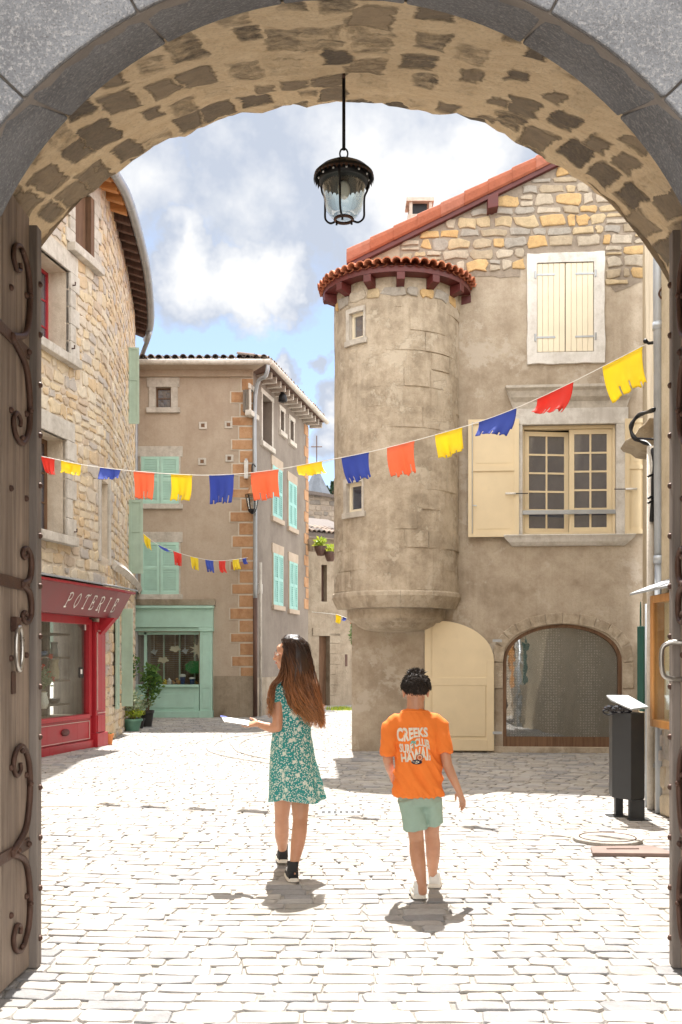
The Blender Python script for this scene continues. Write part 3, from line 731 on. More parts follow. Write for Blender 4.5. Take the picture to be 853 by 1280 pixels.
def casement(F, u0, u1, z0, z1, o, nx, ny, parent, fmat, gmat, fw=.06, bar=.022, name='window'):
    mb = MB(); th = .05
    mb.fbox(F, u0, u0+fw, z0, z1, o, o+th); mb.fbox(F, u1-fw, u1, z0, z1, o, o+th)
    mb.fbox(F, u0+fw, u1-fw, z0, z0+fw, o, o+th); mb.fbox(F, u0+fw, u1-fw, z1-fw, z1, o, o+th)
    for i in range(1, nx): u = u0+fw+(u1-u0-2*fw)*i/nx; mb.fbox(F, u-bar/2, u+bar/2, z0+fw, z1-fw, o+.012, o+.04)
    for j in range(1, ny): z = z0+fw+(z1-z0-2*fw)*j/ny; mb.fbox(F, u0+fw, u1-fw, z-bar/2, z+bar/2, o+.014, o+.038)
    f = mb.build(name, fmat, parent)
    mb = MB(); mb.fbox(F, u0+fw*.6, u1-fw*.6, z0+fw*.6, z1-fw*.6, o+.020, o+.026); mb.build('glass', gmat, f)
    return f
def surround(F, u0, u1, z0, z1, o, parent, mat, w=.16, sill=True, name='surround', lintel=None):
    mb = MB(); lw = lintel or w
    mb.fbox(F, u0-w, u0, z0, z1, -.02, o); mb.fbox(F, u1, u1+w, z0, z1, -.02, o); mb.fbox(F, u0-w-.05, u1+w+.05, z1, z1+lw, -.02, o+.006)
    f = mb.build(name, mat, parent, bevel=.006)
    if sill:
        mb = MB(); mb.fbox(F, u0-w-.06, u1+w+.06, z0-.13, z0, -.1, o+.05); mb.build('sill', mat, parent, bevel=.01)

# ================================================================ left house (curved rubble wall)
random.seed(31)
LW = CFace([(-5.3, 5.25), (-5.35, 9), (-5.05, 12.2), (-4.5, 15), (-4.15, 16.7), (-4.12, 17.5), (-4.25, 19), (-4.5, 21), (-4.9, 23.6), (-5.25, 25.02)])
lh = thing('stone_house', (-5.5, 17, 0), 'ochre rubble stone house on the left with a pottery shop on its ground floor', 'house')
ZT = 9.78
def pu(px, o=0): return LW.u(px, o)
def hol(px0, px1, pm, y0, y1, dp=.25): 
    a, b = pu(px0), pu(px1); return (a, b, LW.z(pm, y1), LW.z(pm, y0), dp)
uS = pu(57); print('u at 57', uS, 'u 165', pu(165))
h_w1 = (pu(92), pu(116), LW.z(112, 326), LW.z(112, 246), .14)
h_w2 = (pu(57)-.75, pu(86), LW.z(84, 446), LW.z(84, 338), .42)
h_w3 = (pu(57)-.70, pu(82), LW.z(78, 670), LW.z(78, 548), .40)
h_w4 = (pu(125), pu(135.5), LW.z(130, 696), LW.z(130, 600), .22)
uS0, uS1 = pu(57)-1.6, pu(131)
KS = .86
h_shop = (uS0+.3, pu(117), .62*KS, 2.52*KS, .7)
holes = [h_w1, h_w2, h_w3, h_w4, h_shop]
us = [LW.L[-1]*k/60 for k in range(61)]
mb = MB(); wall(mb, LW, us, -.1, lambda u: ZT, holes); mb.build('wall', M['mortar'], lh)
sh = [(h[0]-.24, h[1]+.26, h[2]-.12, h[3]+.30) for h in (h_w1, h_w2, h_w3)]+[(h_w4[0]-.1, h_w4[1]+.1, h_w4[2]-.1, h_w4[3]+.1), (uS0-.1, uS1+.02, -1, 2.72)]
mb = MB()
stones(mb, LW.p, pu(0)-.2, LW.L[-1]-.02, 0.0, ZT, (.12, .26), (.15, .40), .030, .026, sh, jit=.2)
mb.build('masonry', M['rubble'], lh)
for (h, nm) in ((h_w1, ''), (h_w2, ''), (h_w3, '')):
    w_ = .20; mb = MB(); n = 5
    for k in range(n):
        a = h[2]+(h[3]-h[2])*k/n; b = h[2]+(h[3]-h[2])*(k+1)/n-.006; ww = .17 if k % 2 else .30
        mb.fbox(LW, h[1], h[1]+ww, a, b, -.05, .042); mb.fbox(LW, h[0]-ww, h[0], a, b, -.05, .042)
    mb.fbox(LW, h[0]-.22, h[1]+.26, h[3], h[3]+.30, -.05, .036, 4)
    mb.build('surround', M['trim'], lh, bevel=.008)
    mb = MB(); mb.fbox(LW, h[0]-.2, h[1]+.2, h[2]-.14, h[2], -.2, .14, 4); mb.build('sill', M['trim'], lh, bevel=.012)
# loft opening with wooden shutter
mb = MB(); mb.fbox(LW, h_w1[0], h_w1[1]-.14, h_w1[2], h_w1[3], -.12, -.06, 2); mb.build('shutter', M['brownwood'], lh)
mb = MB(); mb.fbox(LW, h_w1[1]-.13, h_w1[1], h_w1[2], h_w1[3], -.10, .03); mb.build('post', M['brownwood'], lh)
casement(LW, h_w2[0], h_w2[1], h_w2[2], h_w2[3], -.40, 3, 3, lh, M['red'], M['glass'], .05)
casement(LW, h_w3[0], h_w3[1], h_w3[2], h_w3[3], -.36, 2, 3, lh, M['brownwood'], M['glass'], .07)
mb = MB(); mb.fbox(LW, h_w4[0], h_w4[1], h_w4[2], h_w4[3], -.20, -.17); mb.build('blocked_opening', M['trim'], lh)
mb = MB(); mb.fbox(LW, h_w4[1], h_w4[1]+.12, h_w4[2]-.1, h_w4[3]+.1, -.02, .036); mb.fbox(LW, h_w4[0]-.10, h_w4[0], h_w4[2]-.1, h_w4[3]+.1, -.02, .036); mb.build('surround', M['trim'], lh, bevel=.006)
# sloping stone ledge
ledge = catmull([LW.p(pu(139), LW.z(139, 706), .05), LW.p(pu(148), LW.z(148, 714), .12), LW.p(pu(162), LW.z(162, 730), .16), LW.p(pu(169), LW.z(169, 738), .18)], 4)
mb = MB(); mb.tube(ledge, [(.10, .07)]*len(ledge), 4, ref=(0,0,1)); mb.build('stone_ledge', M['trim'], lh)
# shutters standing out from the wall on the far part
def outshutter(pxu, zlo, zhi, out, mat, nm='shutter'):
    u = pu(pxu); a = LW.p(u, 0, .02); n = LW.nrm(u); tt = Vector((-n.y, n.x, 0))
    class F2:
        @staticmethod
        def p(uu, z, o=0): q = a+(n*.94+tt*-.12).normalized()*uu+tt*(-o); return Vector((q.x, q.y, z))
    shutter(F2, 0, out, zlo, zhi, 0, mat, lh, 'panel', .04, name=nm)
outshutter(160, LW.z(163, 540), LW.z(163, 448), .22, M['green'])
outshutter(160, LW.z(164, 722), LW.z(164, 634), .30, M['green'])
a = pu(141); b = pu(150)
shutter(LW, a, a+.34, .55, 2.45, .05, M['green'], lh, 'panel', .035)
outshutter(151, .55, 2.45, .22, M['green'])
mb = MB(); mb.fbox(LW, a+.36, a+.9, .55, 2.4, -.01, .02); mb.build('doorway', M['greywood'], lh)
# eave: rafters, boards, gutter, downpipe, tiles
EV = catmull([(-4.0, 13.6, 0), (-3.88, 15.2, 0), (-3.83, 16.5, 0), (-3.80, 17.3, 0), (-3.93, 19, 0), (-4.16, 21, 0), (-4.60, 23.6, 0), (-4.98, 25.0, 0)], 10)
class EF:
    pass
L_e = [0]
for p, q in zip(EV, EV[1:]): L_e.append(L_e[-1]+(q-p).length)
def evp(u):
    i = 0
    while i < len(L_e)-2 and L_e[i+1] < u: i += 1
    t = (u-L_e[i])/(L_e[i+1]-L_e[i]); p = EV[i].lerp(EV[i+1], t); d = (EV[i+1]-EV[i]).normalized(); return p, Vector((d.y, -d.x, 0))
ue = 0; k = 0
while ue < L_e[-1]-.2:
    p, n = evp(ue); d = Vector((-n.y, n.x, 0)); new = p.y < 17.8  # near rafters take the wood with the orange light painted in
    mb = MB(); mb.rnd = random.random(); a_ = p-n*1.0; w_ = .055; z0 = 9.46; z1 = 9.78
    q = [a_-d*w_, p-d*w_, p+d*w_, a_+d*w_]
    mb.hexa([Vector((q[0].x,q[0].y,z1-.09)), Vector((q[1].x,q[1].y,z0-.06)), Vector((q[2].x,q[2].y,z0-.06)), Vector((q[3].x,q[3].y,z1-.09)), Vector((q[0].x,q[0].y,z1+.04)), Vector((q[1].x,q[1].y,z0+.07)), Vector((q[2].x,q[2].y,z0+.07)), Vector((q[3].x,q[3].y,z1+.04))])
    mb.build('rafter', M['eavewood'] if new else M['darkwood'], lh, bevel=.006); ue += .42
mb = MB(); mb2 = MB(); mbt = MB()
for i in range(len(EV)-1):
    for (m_, o0, o1, zz) in ((mb if EV[i].y < 17.8 else mb2, -1.6, .02, .075),):
        d = (EV[i+1]-EV[i]).normalized(); n = Vector((d.y, -d.x, 0)); n2 = evp(L_e[i+1])[1]
        A, B = EV[i]+n*o1, EV[i+1]+n2*o1; C, D = EV[i+1]+n2*o0, EV[i]+n*o0; sl = .32
        P = [Vector((A.x,A.y,9.46+zz)), Vector((B.x,B.y,9.46+zz)), Vector((C.x,C.y,9.46+zz+sl*1.6)), Vector((D.x,D.y,9.46+zz+sl*1.6))]
        m_.hexa(P+[p+Vector((0,0,.025)) for p in P])
        mbt.hexa([p+Vector((0,0,.03)) for p in P]+[p+Vector((0,0,.10)) for p in P])
mb.build('eave_boards', M['eavewood'], lh); mb2.build('eave_boards', M['darkwood'], lh)
mbt.build('roof', M['oldtile'], lh)
gp = [Vector((evp(u)[0].x, evp(u)[0].y, 9.50))+evp(u)[1]*.09 for u in [L_e[-1]*k/40 for k in range(41)]]
mb = MB(); mb.tube(gp, .085, 12); mb.build('gutter', M['zinc'], lh, smooth=True, auto=50)
for k in range(2, 40, 4):
    mb = MB(); d = (gp[k+1]-gp[k-1]).normalized() if k < 40 else Vector((0,1,0)); mb.tube([gp[k]-d*.015, gp[k]+d*.015], .091, 12); mb.build('gutter_bracket', M['steel'], lh)
e = gp[-4]; wpt = LW.p(LW.u(168.5), 0, .10)
dp = catmull([e+Vector((0,0,-.05)), e+Vector((-.03,0,-.22)), Vector((wpt.x+.1, wpt.y, 9.0)), Vector((wpt.x, wpt.y, 8.75)), Vector((wpt.x, wpt.y, 5)), Vector((wpt.x, wpt.y, .02))], 5)
mb = MB(); mb.tube(dp, .055, 10); mb.build('downpipe', M['zinc'], lh, smooth=True)
# hinge pins
for px, py in ((88, 357), (87, 436), (90, 665)):
    u = pu(px); z = LW.z(px, py); mb = MB(); mb.tube([LW.p(u, z, .03), LW.p(u, z, .09), LW.p(u, z+.05, .09)], .012, 6); mb.build('hinge_pin', M['iron'], lh)
# ---- pottery shopfront
o_s = .10
sp = None
def sb(name, mat, *boxes, parent=lh, bevel=.004):
    mb = MB()
    for b in boxes: mb.fbox(LW, b[0], b[1], b[2]*KS, b[3]*KS, b[4], b[5], b[6] if len(b) > 6 else 2)
    return mb.build(name, mat, parent, bevel=bevel)
uw0, uw1 = uS0+.3, pu(112, o_s); up0, up1 = pu(117.5, .12), pu(130.5, .12)
sb('window_frame', M['red'], (uw1, up0-.02, .62, 2.46, .0, .10), (uS0, uw1, 2.36, 2.50, .0, .10, 6), (uS0, uw1, .58, .66, .0, .12, 6), (uS0, uS0+.3, .62, 2.46, .0, .10))
sb('stall_riser', M['red'], (uS0, up0-.02, .0, .16, 0, .13, 6), (uS0, up0-.02, .165, .575, 0, .09, 6))
sb('riser_moulding', M['redtrim'], (uS0, up0-.10, .52, .535, .09, .102, 6), (uS0, up0-.10, .185, .20, .09, .102, 6), (up0-.115, up0-.10, .185, .535, .09, .102))
mb = MB(); c = LW.p(pu(82, .1), .32, .095); n = LW.nrm(pu(82, .1)); tt = Vector((-n.y, n.x, 0))
mb.loft([[c+tt*(.13*k*math.cos(a))+Vector((0,0,.055*k*math.sin(a)))+n*o for a in [2*math.pi*i/20 for i in range(20)]] for k, o in ((1, 0), (1, .012), (.7, .02))]); mb.build('oval_boss', M['darkred'], lh, smooth=True)
sb('pilaster', M['red'], (up0, up1, .0, .28, 0, .19), (up0+.02, up1-.02, .28, 2.42, 0, .15), (up0+.06, up1-.06, .30, .62, .15, .165), (up0+.06, up1-.06, .72, 2.2, .15, .165))
sb('pilaster_moulding', M['redtrim'], (up0+.045, up1-.045, .66, .675, .165, .176), (up0+.045, up1-.045, 2.24, 2.255, .165, .176), (up0+.045, up0+.055, .72, 2.22, .15, .172))
mb = MB(); um = (up0+up1)/2
for k in range(8):
    a = k/8*math.pi/2; b = (k+1)/8*math.pi/2
    mb.hexa([LW.p(um-.07, 1.86+.29*(1-math.cos(a)), .15), LW.p(um+.07, 1.86+.29*(1-math.cos(a)), .15), LW.p(um+.07, 1.86+.29*(1-math.cos(a)), .16+.26*(1-math.cos(a))*1.0), LW.p(um-.07, 1.86+.29*(1-math.cos(a)), .16+.26*(1-math.cos(a))),
             LW.p(um-.07, 1.86+.29*(1-math.cos(b)), .15), LW.p(um+.07, 1.86+.29*(1-math.cos(b)), .15), LW.p(um+.07, 1.86+.29*(1-math.cos(b)), .16+.26*(1-math.cos(b))), LW.p(um-.07, 1.86+.29*(1-math.cos(b)), .16+.26*(1-math.cos(b)))])
mb.build('bracket', M['red'], lh)
sb('shop_glass', M['pane'], (uw0, uw1, .66, 2.36, .03, .036, 6), bevel=0)
# sign box, leaning outward at the top
ub0, ub1 = uS0-.2, pu(152, .48)
ub1 = pu(131, .1)+.12
nS = 8
def signp(u, k, o=0):   # k 0 bottom .. 1 top
    return LW.p(u, 2.50*KS+.50*KS*k, .30+.20*k+o)
mb = MB()
ext = ub1-.02
for i in range(nS):
    a = ub0+(ext-ub0)*i/nS; b = ub0+(ext-ub0)*(i+1)/nS
    mb.hexa([signp(a,0), signp(b+(0.0 if i < nS-1 else -.0),0), LW.p(b,2.50*KS,0), LW.p(a,2.50*KS,0), signp(a,1), signp(b+(0 if i < nS-1 else .10),1), LW.p(b,3.0*KS,0), LW.p(a,3.0*KS,0)])
sgn = mb.build('shop_sign', M['signred'] if 'signred' in M else M['red'], lh)
sb('sign_cornice', M['red'], (ub0, ub1+.12, 3.002, 3.04, 0, .56, 8), bevel=0)
mb = MB()
for i in range(8):
    a = ub0+(ub1+.15-ub0)*i/8; b = ub0+(ub1+.15-ub0)*(i+1)/8
    mb.hexa([LW.p(a,3.062*KS,.60),LW.p(b,3.062*KS,.60),LW.p(b,3.18*KS,0),LW.p(a,3.18*KS,0),LW.p(a,3.085*KS,.60),LW.p(b,3.085*KS,.60),LW.p(b,3.22*KS,0),LW.p(a,3.22*KS,0)])
mb.build('lead_flashing', M['zinc'], lh)
def text_polys(body, size, bold=0.0, shear=0, spacing=1.0):
    cu = bpy.data.curves.new('t', 'FONT'); cu.body = body; cu.size = size; cu.offset = bold; cu.shear = shear; cu.space_character = spacing; cu.align_x = 'CENTER'; cu.resolution_u = 3
    o = bpy.data.objects.new('t', cu); COL.objects.link(o); bpy.context.view_layer.update()
    dg = bpy.context.evaluated_depsgraph_get(); me = o.evaluated_get(dg).to_mesh()
    V = [v.co.copy() for v in me.vertices]; Fc = [tuple(p.vertices) for p in me.polygons]
    o.evaluated_get(dg).to_mesh_clear(); bpy.data.objects.remove(o); bpy.data.curves.remove(cu)
    return V, Fc
def place_text(name, body, size, fn, mat, parent, **k):
    V, Fc = text_polys(body, size, **k); mb = MB(); mb.add([fn(v.x, v.y) for v in V])
    for f in Fc: mb.face(f)
    return mb.build(name, mat, parent)
ut0, ut1 = pu(80, .40), pu(141, .48)
ut0, ut1 = pu(84, .40), ub1-.22
utm = (ut0+ut1)/2; WT = ut1-ut0
# letters drawn as brush strokes with serifs
def strokes(mb, fn, paths, r_):
    for P in paths:
        pts = catmull([(a, b, 0) for a, b in P], 5) if len(P) > 2 else [Vector((a, b, 0)) for a, b in P]
        for a, b in zip(pts, pts[1:]):
            t = (b-a)
            if t.length < 1e-6: continue
            t.normalize(); n = Vector((-t.y, t.x, 0))*r_; e = t*r_*.5
            q = [a-n-e, b-n+e, b+n+e, a+n-e]; mb.face(mb.add([fn(p.x, p.y) for p in q]))
G = {'P': [[(.1,0),(.1,1)],[(-.08,0),(.28,0)],[(-.05,.95),(.3,1.02),(.62,.9),(.62,.62),(.35,.48),(.1,.5)]],
     'O': [[(.35,0),(.05,.25),(.05,.7),(.35,1),(.65,.75),(.65,.3),(.35,0)]],
     'T': [[(.38,0),(.38,1)],[(.2,0),(.56,0)],[(-.02,.82),(.1,.98),(.4,1.0),(.68,.98),(.8,1.08)]],
     'E': [[(.1,0),(.1,1)],[(.0,0),(.35,.0),(.6,.05),(.65,.25)],[(.1,.52),(.42,.52)],[(.44,.40),(.44,.64)],[(.0,1),(.5,1),(.6,.80)]],
     'R': [[(.1,0),(.1,1)],[(-.08,0),(.28,0)],[(-.05,.95),(.3,1.02),(.62,.9),(.6,.62),(.35,.5),(.1,.5)],[(.32,.5),(.55,.1),(.75,-.18)]],
     'I': [[(.3,0),(.3,1)],[(.12,0),(.48,0)],[(.12,1),(.48,1)]]}
mb = MB(); word = 'POTERIE'; stp = WT/len(word); hL = .25
for i, chh in enumerate(word):
    u_ = ut0+stp*i; mb = MB()
    strokes(mb, lambda x, y: signp(u_+(x*.62+.12*y)*stp, .24+y*hL/.52, .006), G[chh], .055)
    mb.build('sign_letter', M['white'], sgn)
# stroke radius is in glyph units: x and y are scaled separately above
# shop interior
mb = MB(); a, b = uw0, uw1+.1
mb.quad(LW.p(a,.5,-.65),LW.p(b,.5,-.65),LW.p(b,2.6,-.65),LW.p(a,2.6,-.65)); mb.build('back_room', M['greywood'], lh)
mb = MB(); mb.fbox(LW, h_shop[1]-.03, h_shop[1]-.01, .5, 2.2, -.70, -.03); mb.build('display_side', M['greywood'], lh)
for z in (.83, 1.28, 1.71, 2.15):
    sb('shelf', M['greywood'], (uw0+.1, uw1+.04, z, z+.04, -.62, -.26, 4))
random.seed(8); labs = ['pink', 'grey', 'dark', 'white', 'cream', 'blue']
potm = [paint('glaze_'+n_, c_, .3, .1) for n_, c_ in (('pink', (.45,.28,.26)), ('grey', (.25,.27,.30)), ('dark', (.05,.05,.06)), ('white', (.6,.58,.55)), ('cream', (.5,.42,.3)), ('blue', (.08,.14,.28)))]
wh = ['top', 'second', 'third', 'bottom']
for r_i, z in enumerate((1.74*.86, 1.31*.86, .86*.86)):
    for c_i in range(4):
        k = random.randrange(6); u_ = uw0+1.45+c_i*.40+random.uniform(-.04, .04)
        if u_ > uw1-.1: continue
        sc_ = random.uniform(.9, 1.3); c = LW.p(u_, z+.005, -.36)
        o_ = thing('vase', c, 'glazed pot on the pottery shop shelf', 'pot', 'pots on the shelves of the pottery shop'); pr = random.choice(([(.05,0),(.085,.06),(.09,.12),(.05,.19),(.06,.22),(.05,.22)], [(.06,0),(.07,.1),(.05,.2),(.07,.26),(.055,.26)], [(.05,0),(.11,.05),(.12,.09),(.11,.09)]))
        mb = MB(); mb.lathe(c, [(a*sc_, b*sc_) for a, b in pr], 16); mb.build('pot_body', potm[k], o_, smooth=True)
        o_['label'] = '%s glazed pot %s on the %s shelf of the pottery shop' % (labs[k], ('leftmost', 'left of the middle', 'right of the middle', 'rightmost')[c_i], ('upper', 'middle', 'lower')[r_i])
# white notices in the window
for k, (px, y0, y1, w_, lb) in enumerate(((108, 770, 788, .14, 'white notice stuck high in the corner of the pottery shop window'), (101, 834, 847, .13, 'dark card with a pale goblet picture in the pottery shop window'))):
    u_ = pu(px, .03); z0, z1 = LW.z(px, y1), LW.z(px, y0)
    o_ = thing('notice', LW.p(u_, z0, .045), lb, 'notice')
    mb = MB(); mb.fbox(LW, u_-w_/2, u_+w_/2, z0, z1, .038, .042); mb.build('card', M['white'] if k == 0 else M['black'], o_)
    mb = MB(); mb.fbox(LW, u_-w_*.22, u_+w_*.22, z0+(z1-z0)*.35, z0+(z1-z0)*.8, .0425, .045); mb.build('picture', M['zinc'] if k == 0 else M['white'], o_)
# ================================================================ town house with mint shutters
random.seed(41)
b2 = thing('town_house', (-4, 27, 0), 'beige rendered corner town house with mint shutters and a mint shopfront', 'house')
BX, BY = -2.21, 25.05
BF = Face(-6.6, BY, 0); BS = Face(BX, BY, 77.6); ZB = 8.72
uc = BX+6.6
def rect(F, px0, px1, py0, py1, pm=None):
    pm = pm or (px0+px1)/2; return (F.u(px0), F.u(px1), F.z(pm, py1), F.z(pm, py0))
w_a = rect(BF, 195, 214, 484, 510); s_up = rect(BF, 177, 224, 571, 630); s_lo = rect(BF, 177, 224, 678, 743)
KB = .835
shopw = (BF.u(150), BF.u(249), .98*KB, 2.58*KB, .6)
mb = MB(); wall(mb, BF, [0, uc], -.1, lambda u: ZB, [w_a+(.18,), shopw]); mb.build('wall', M['b2'], b2)
LS = 5.6
r_t = rect(BS, 313.5, 319, 489, 516); r_o = rect(BS, 328, 340, 497, 556); r_s1 = rect(BS, 350.5, 355, 514, 540); r_s2 = rect(BS, 362.5, 367, 526, 552)
r_u1 = rect(BS, 340, 352, 585, 648); r_u2 = rect(BS, 360, 370, 604, 660); r_l1 = rect(BS, 341, 353, 693, 757); r_l2 = rect(BS, 361, 371, 703, 762)
r_d = rect(BS, 341, 348, 815, 880)
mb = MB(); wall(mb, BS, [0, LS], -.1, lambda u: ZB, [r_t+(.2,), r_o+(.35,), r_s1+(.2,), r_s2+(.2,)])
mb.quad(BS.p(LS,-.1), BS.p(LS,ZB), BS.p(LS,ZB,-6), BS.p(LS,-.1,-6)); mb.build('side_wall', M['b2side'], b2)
for r_ in (r_t, r_s1, r_s2, w_a):
    F = BF if r_ is w_a else BS
    casement(F, r_[0], r_[1], r_[2], r_[3], -.16, 1, 2 if r_ is w_a else 1, b2, M['brownwood'] if r_ is w_a else M['trim'], M['glass'], .035)
mb = MB(); mb.fbox(BS, r_o[0], r_o[1], r_o[2], r_o[3], -.34, -.3); mb.build('dark_opening', M['darkwood'], b2)
surround(BF, w_a[0], w_a[1], w_a[2], w_a[3], .03, b2, M['trim'], .17, True, lintel=.24)
for r_ in (r_t, r_s1, r_s2, r_o): surround(BS, r_[0], r_[1], r_[2], r_[3], .02, b2, M['trim'], .09, True, lintel=.12)
def pair(F, r_, mat):
    m_ = (r_[0]+r_[1])/2
    surround(F, r_[0], r_[1], r_[2], r_[3], .025, b2, M['trim' if F is BF else 'b2'], .0+.04, True, lintel=.26)
    shutter(F, r_[0], m_-.006, r_[2], r_[3], .0, mat, b2); shutter(F, m_+.006, r_[1], r_[2], r_[3], .0, mat, b2)
pair(BF, s_up, M['teal']); pair(BF, s_lo, M['teal'])
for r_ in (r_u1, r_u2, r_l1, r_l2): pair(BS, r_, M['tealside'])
# quoins on the corner
mb = MB(); mbj = MB(); z = .95; k = 0
ztop = BF.z(290, 467)
while z < ztop:
    h = min(.245+.03*(k % 3), ztop-z) if k % 2 else min(.33, ztop-z)
    w_ = (.33 if k % 2 == 0 else .56)+random.uniform(-.05, .03)
    mbj.fbox(BF, uc-w_-.035, uc, z, z+h, -.01, .014); mb.rnd = random.random(); mb.fbox(BF, uc-w_, uc-.002, z+.022, z+h-.022, .0, .024)
    z += h; k += 1
mb.build('quoins', M['quoin'], b2, bevel=.006); mbj.build('quoin_joints', M['joint'], b2)
mb = MB(); z = 3.0; k = 0
while z < 8.6:
    w_ = .3 if k % 2 else .5; mb.fbox(BS, LS-w_, LS, z, z+.3, 0, .014); z += .33; k += 1
mb.build('far_quoins', M['quoin'], b2)
mb = MB(); mb.fbox(BF, BF.u(268), uc, -.05, 1.05, 0, .03); mb.fbox(BS, 0, LS, -.05, 1.0, 0, .03); mb.build('plinth', M['low'], b2)
# putlog holes
for px, py in ((254, 532), (286, 531), (253, 577), (287, 573)):
    mb = MB(); u = BF.u(px); z = BF.z(px, py); mb.fbox(BF, u-.1, u+.1, z-.09, z+.09, 0, .026); hb = mb.build('putlog_hole', M['trim'], b2, bevel=.01)
    mb = MB(); mb.fbox(BF, u-.045, u+.045, z-.045, z+.045, .0265, .032); mb.build('hole', M['brownwood'], hb)
# roof: eave soffit, gutter, canal tiles on the edges
def canal_edge(P0, P1, up, n, parent, name, mat, r_=.085, L=.45, rows=2):
    mb = MB(); P0 = Vector(P0); P1 = Vector(P1); up = Vector(up)
    d = (P1-P0); wdt = d.length/n; d.normalize(); nn = d.cross(up).normalized()
    if nn.z < 0: nn = -nn
    for row in range(rows):
        for i in range(n):
            mb.rnd = random.random(); c = P0+d*(wdt*(i+.5))+up*(L*.92*row)+nn*(.0+random.uniform(-.008,.01)) + up*random.uniform(-.02,.02)
            outer = []; inner = []
            for k in range(7):
                a = math.pi*k/6
                for lst, q in ((outer, 1.0), (inner, .84)):
                    r1 = r_*q; lst.append((c-d*(r1*math.cos(a))+nn*(r1*math.sin(a)), c+up*L-d*(r1*.8*math.cos(a))+nn*(r1*.85*math.sin(a))))
            for k in range(6):
                mb.quad(outer[k][0], outer[k+1][0], outer[k+1][1], outer[k][1]); mb.quad(inner[k][0], inner[k][1], inner[k+1][1], inner[k+1][0]); mb.quad(outer[k][0], inner[k][0], inner[k+1][0], outer[k+1][0])
            # pan tile between
            mb.rnd = random.random(); c2 = c+d*(wdt*.5)
            for k in range(4):
                a = math.pi+math.pi*k/4; b = math.pi+math.pi*(k+1)/4; f = lambda an, e, q: c2+up*e+d*(r_*.9*q*math.cos(an))+nn*(r_*.45*q*math.sin(an)+.0)
                mb.quad(f(a,.03,1), f(b,.03,1), f(b,L,1), f(a,L,1)); mb.quad(f(a,.03,1), f(b,.03,1), f(b,.03,1.25), f(a,.03,1.25))
    return mb.build(name, mat, parent)
ov = .45; ze = 8.82
A = BF.p(0, ze, ov); C0 = Vector((BX+ov*.9, BY-ov, ze)); B = BS.p(LS+.35, ze, ov)
apexF = Vector((-6.6, BY+4.5, ze+1.1)); apexC = Vector((BX-3.5, BY+4.2, ze+1.05)); backS = BS.p(LS+.35, ze+.9, -4)
mb = MB(); mb.hexa([A, C0, apexC, apexF]+[p+Vector((0,0,.07)) for p in (A, C0, apexC, apexF)]); mb.hexa([C0, B, backS, apexC]+[p+Vector((0,0,.07)) for p in (C0, B, backS, apexC)]); rf = mb.build('roof', M['oldtile'], b2)
dF = (apexF-A); dF.x = 0; dF.normalize()
canal_edge(A+Vector((0,0,.10)), C0+Vector((0,0,.10)), dF, 24, rf, 'eave_tiles', M['oldtile'], .085)
dS = (backS-B).normalized()
canal_edge(C0+Vector((0,0,.10)), B+Vector((0,0,.10)), dS, 30, rf, 'eave_tiles', M['oldtile'], .085)
mb = MB(); mb.quad(BF.p(0,ze-.12,0), BF.p(uc+.0,ze-.12,0), C0+Vector((0,0,-.02)), A+Vector((0,0,-.02))); mb.fbox(BF, 0, uc, ze-.26, ze-.1, 0, .10)
mb.build('eave_soffit', M['b2'], b2)
mb = MB(); mb.quad(BS.p(0,ze-.12,0), BS.p(LS+.3,ze-.12,0), B+Vector((0,0,-.02)), C0+Vector((0,0,-.02))); mb.build('side_soffit', M['darkwood'], b2)
u = .3
while u < LS+.2:
    mb = MB(); mb.fbox(BS, u, u+.09, ze-.22, ze-.06, 0, ov-.06); mb.build('rafter', M['trim'], b2); u += .42
mb = MB(); mb.tube([A+Vector((0,-.06,-.02)), C0+Vector((.05,-.06,-.02))], .07, 10); mb.tube([C0+Vector((.05,-.06,-.02)), B+Vector((.06,0,-.02))], .07, 10); mb.build('gutter', M['trim'], b2, smooth=True, auto=50)
q0 = C0+Vector((.0,-.03,-.08)); e_ = Vector((BX+.06, BY-.09, 0))
P = catmull([q0, q0+Vector((-.05,.06,-.25)), Vector((e_.x, e_.y, ze-.75)), Vector((e_.x, e_.y, 5)), Vector((e_.x, e_.y, 3.0))], 5)
mb = MB(); mb.tube(P, .05, 10); mb.build('downpipe', M['zinc'], b2, smooth=True)
mb = MB(); mb.tube([(e_.x, e_.y, 3.0), (e_.x, e_.y, .03)], .055, 10); mb.build('cast_downpipe', M['darkwood'], b2, smooth=True)
mb = MB(); mb.tube([(e_.x+.13, e_.y+.08, 3.9), (e_.x+.13, e_.y+.08, .03)], .035, 8); mb.build('white_pipe', M['trim'], b2, smooth=True)
mb = MB(); mb.fbox(BS, .35, .52, 3.15, 3.4, 0, .09); mb.build('meter_box', M['lime'], b2, bevel=.01)
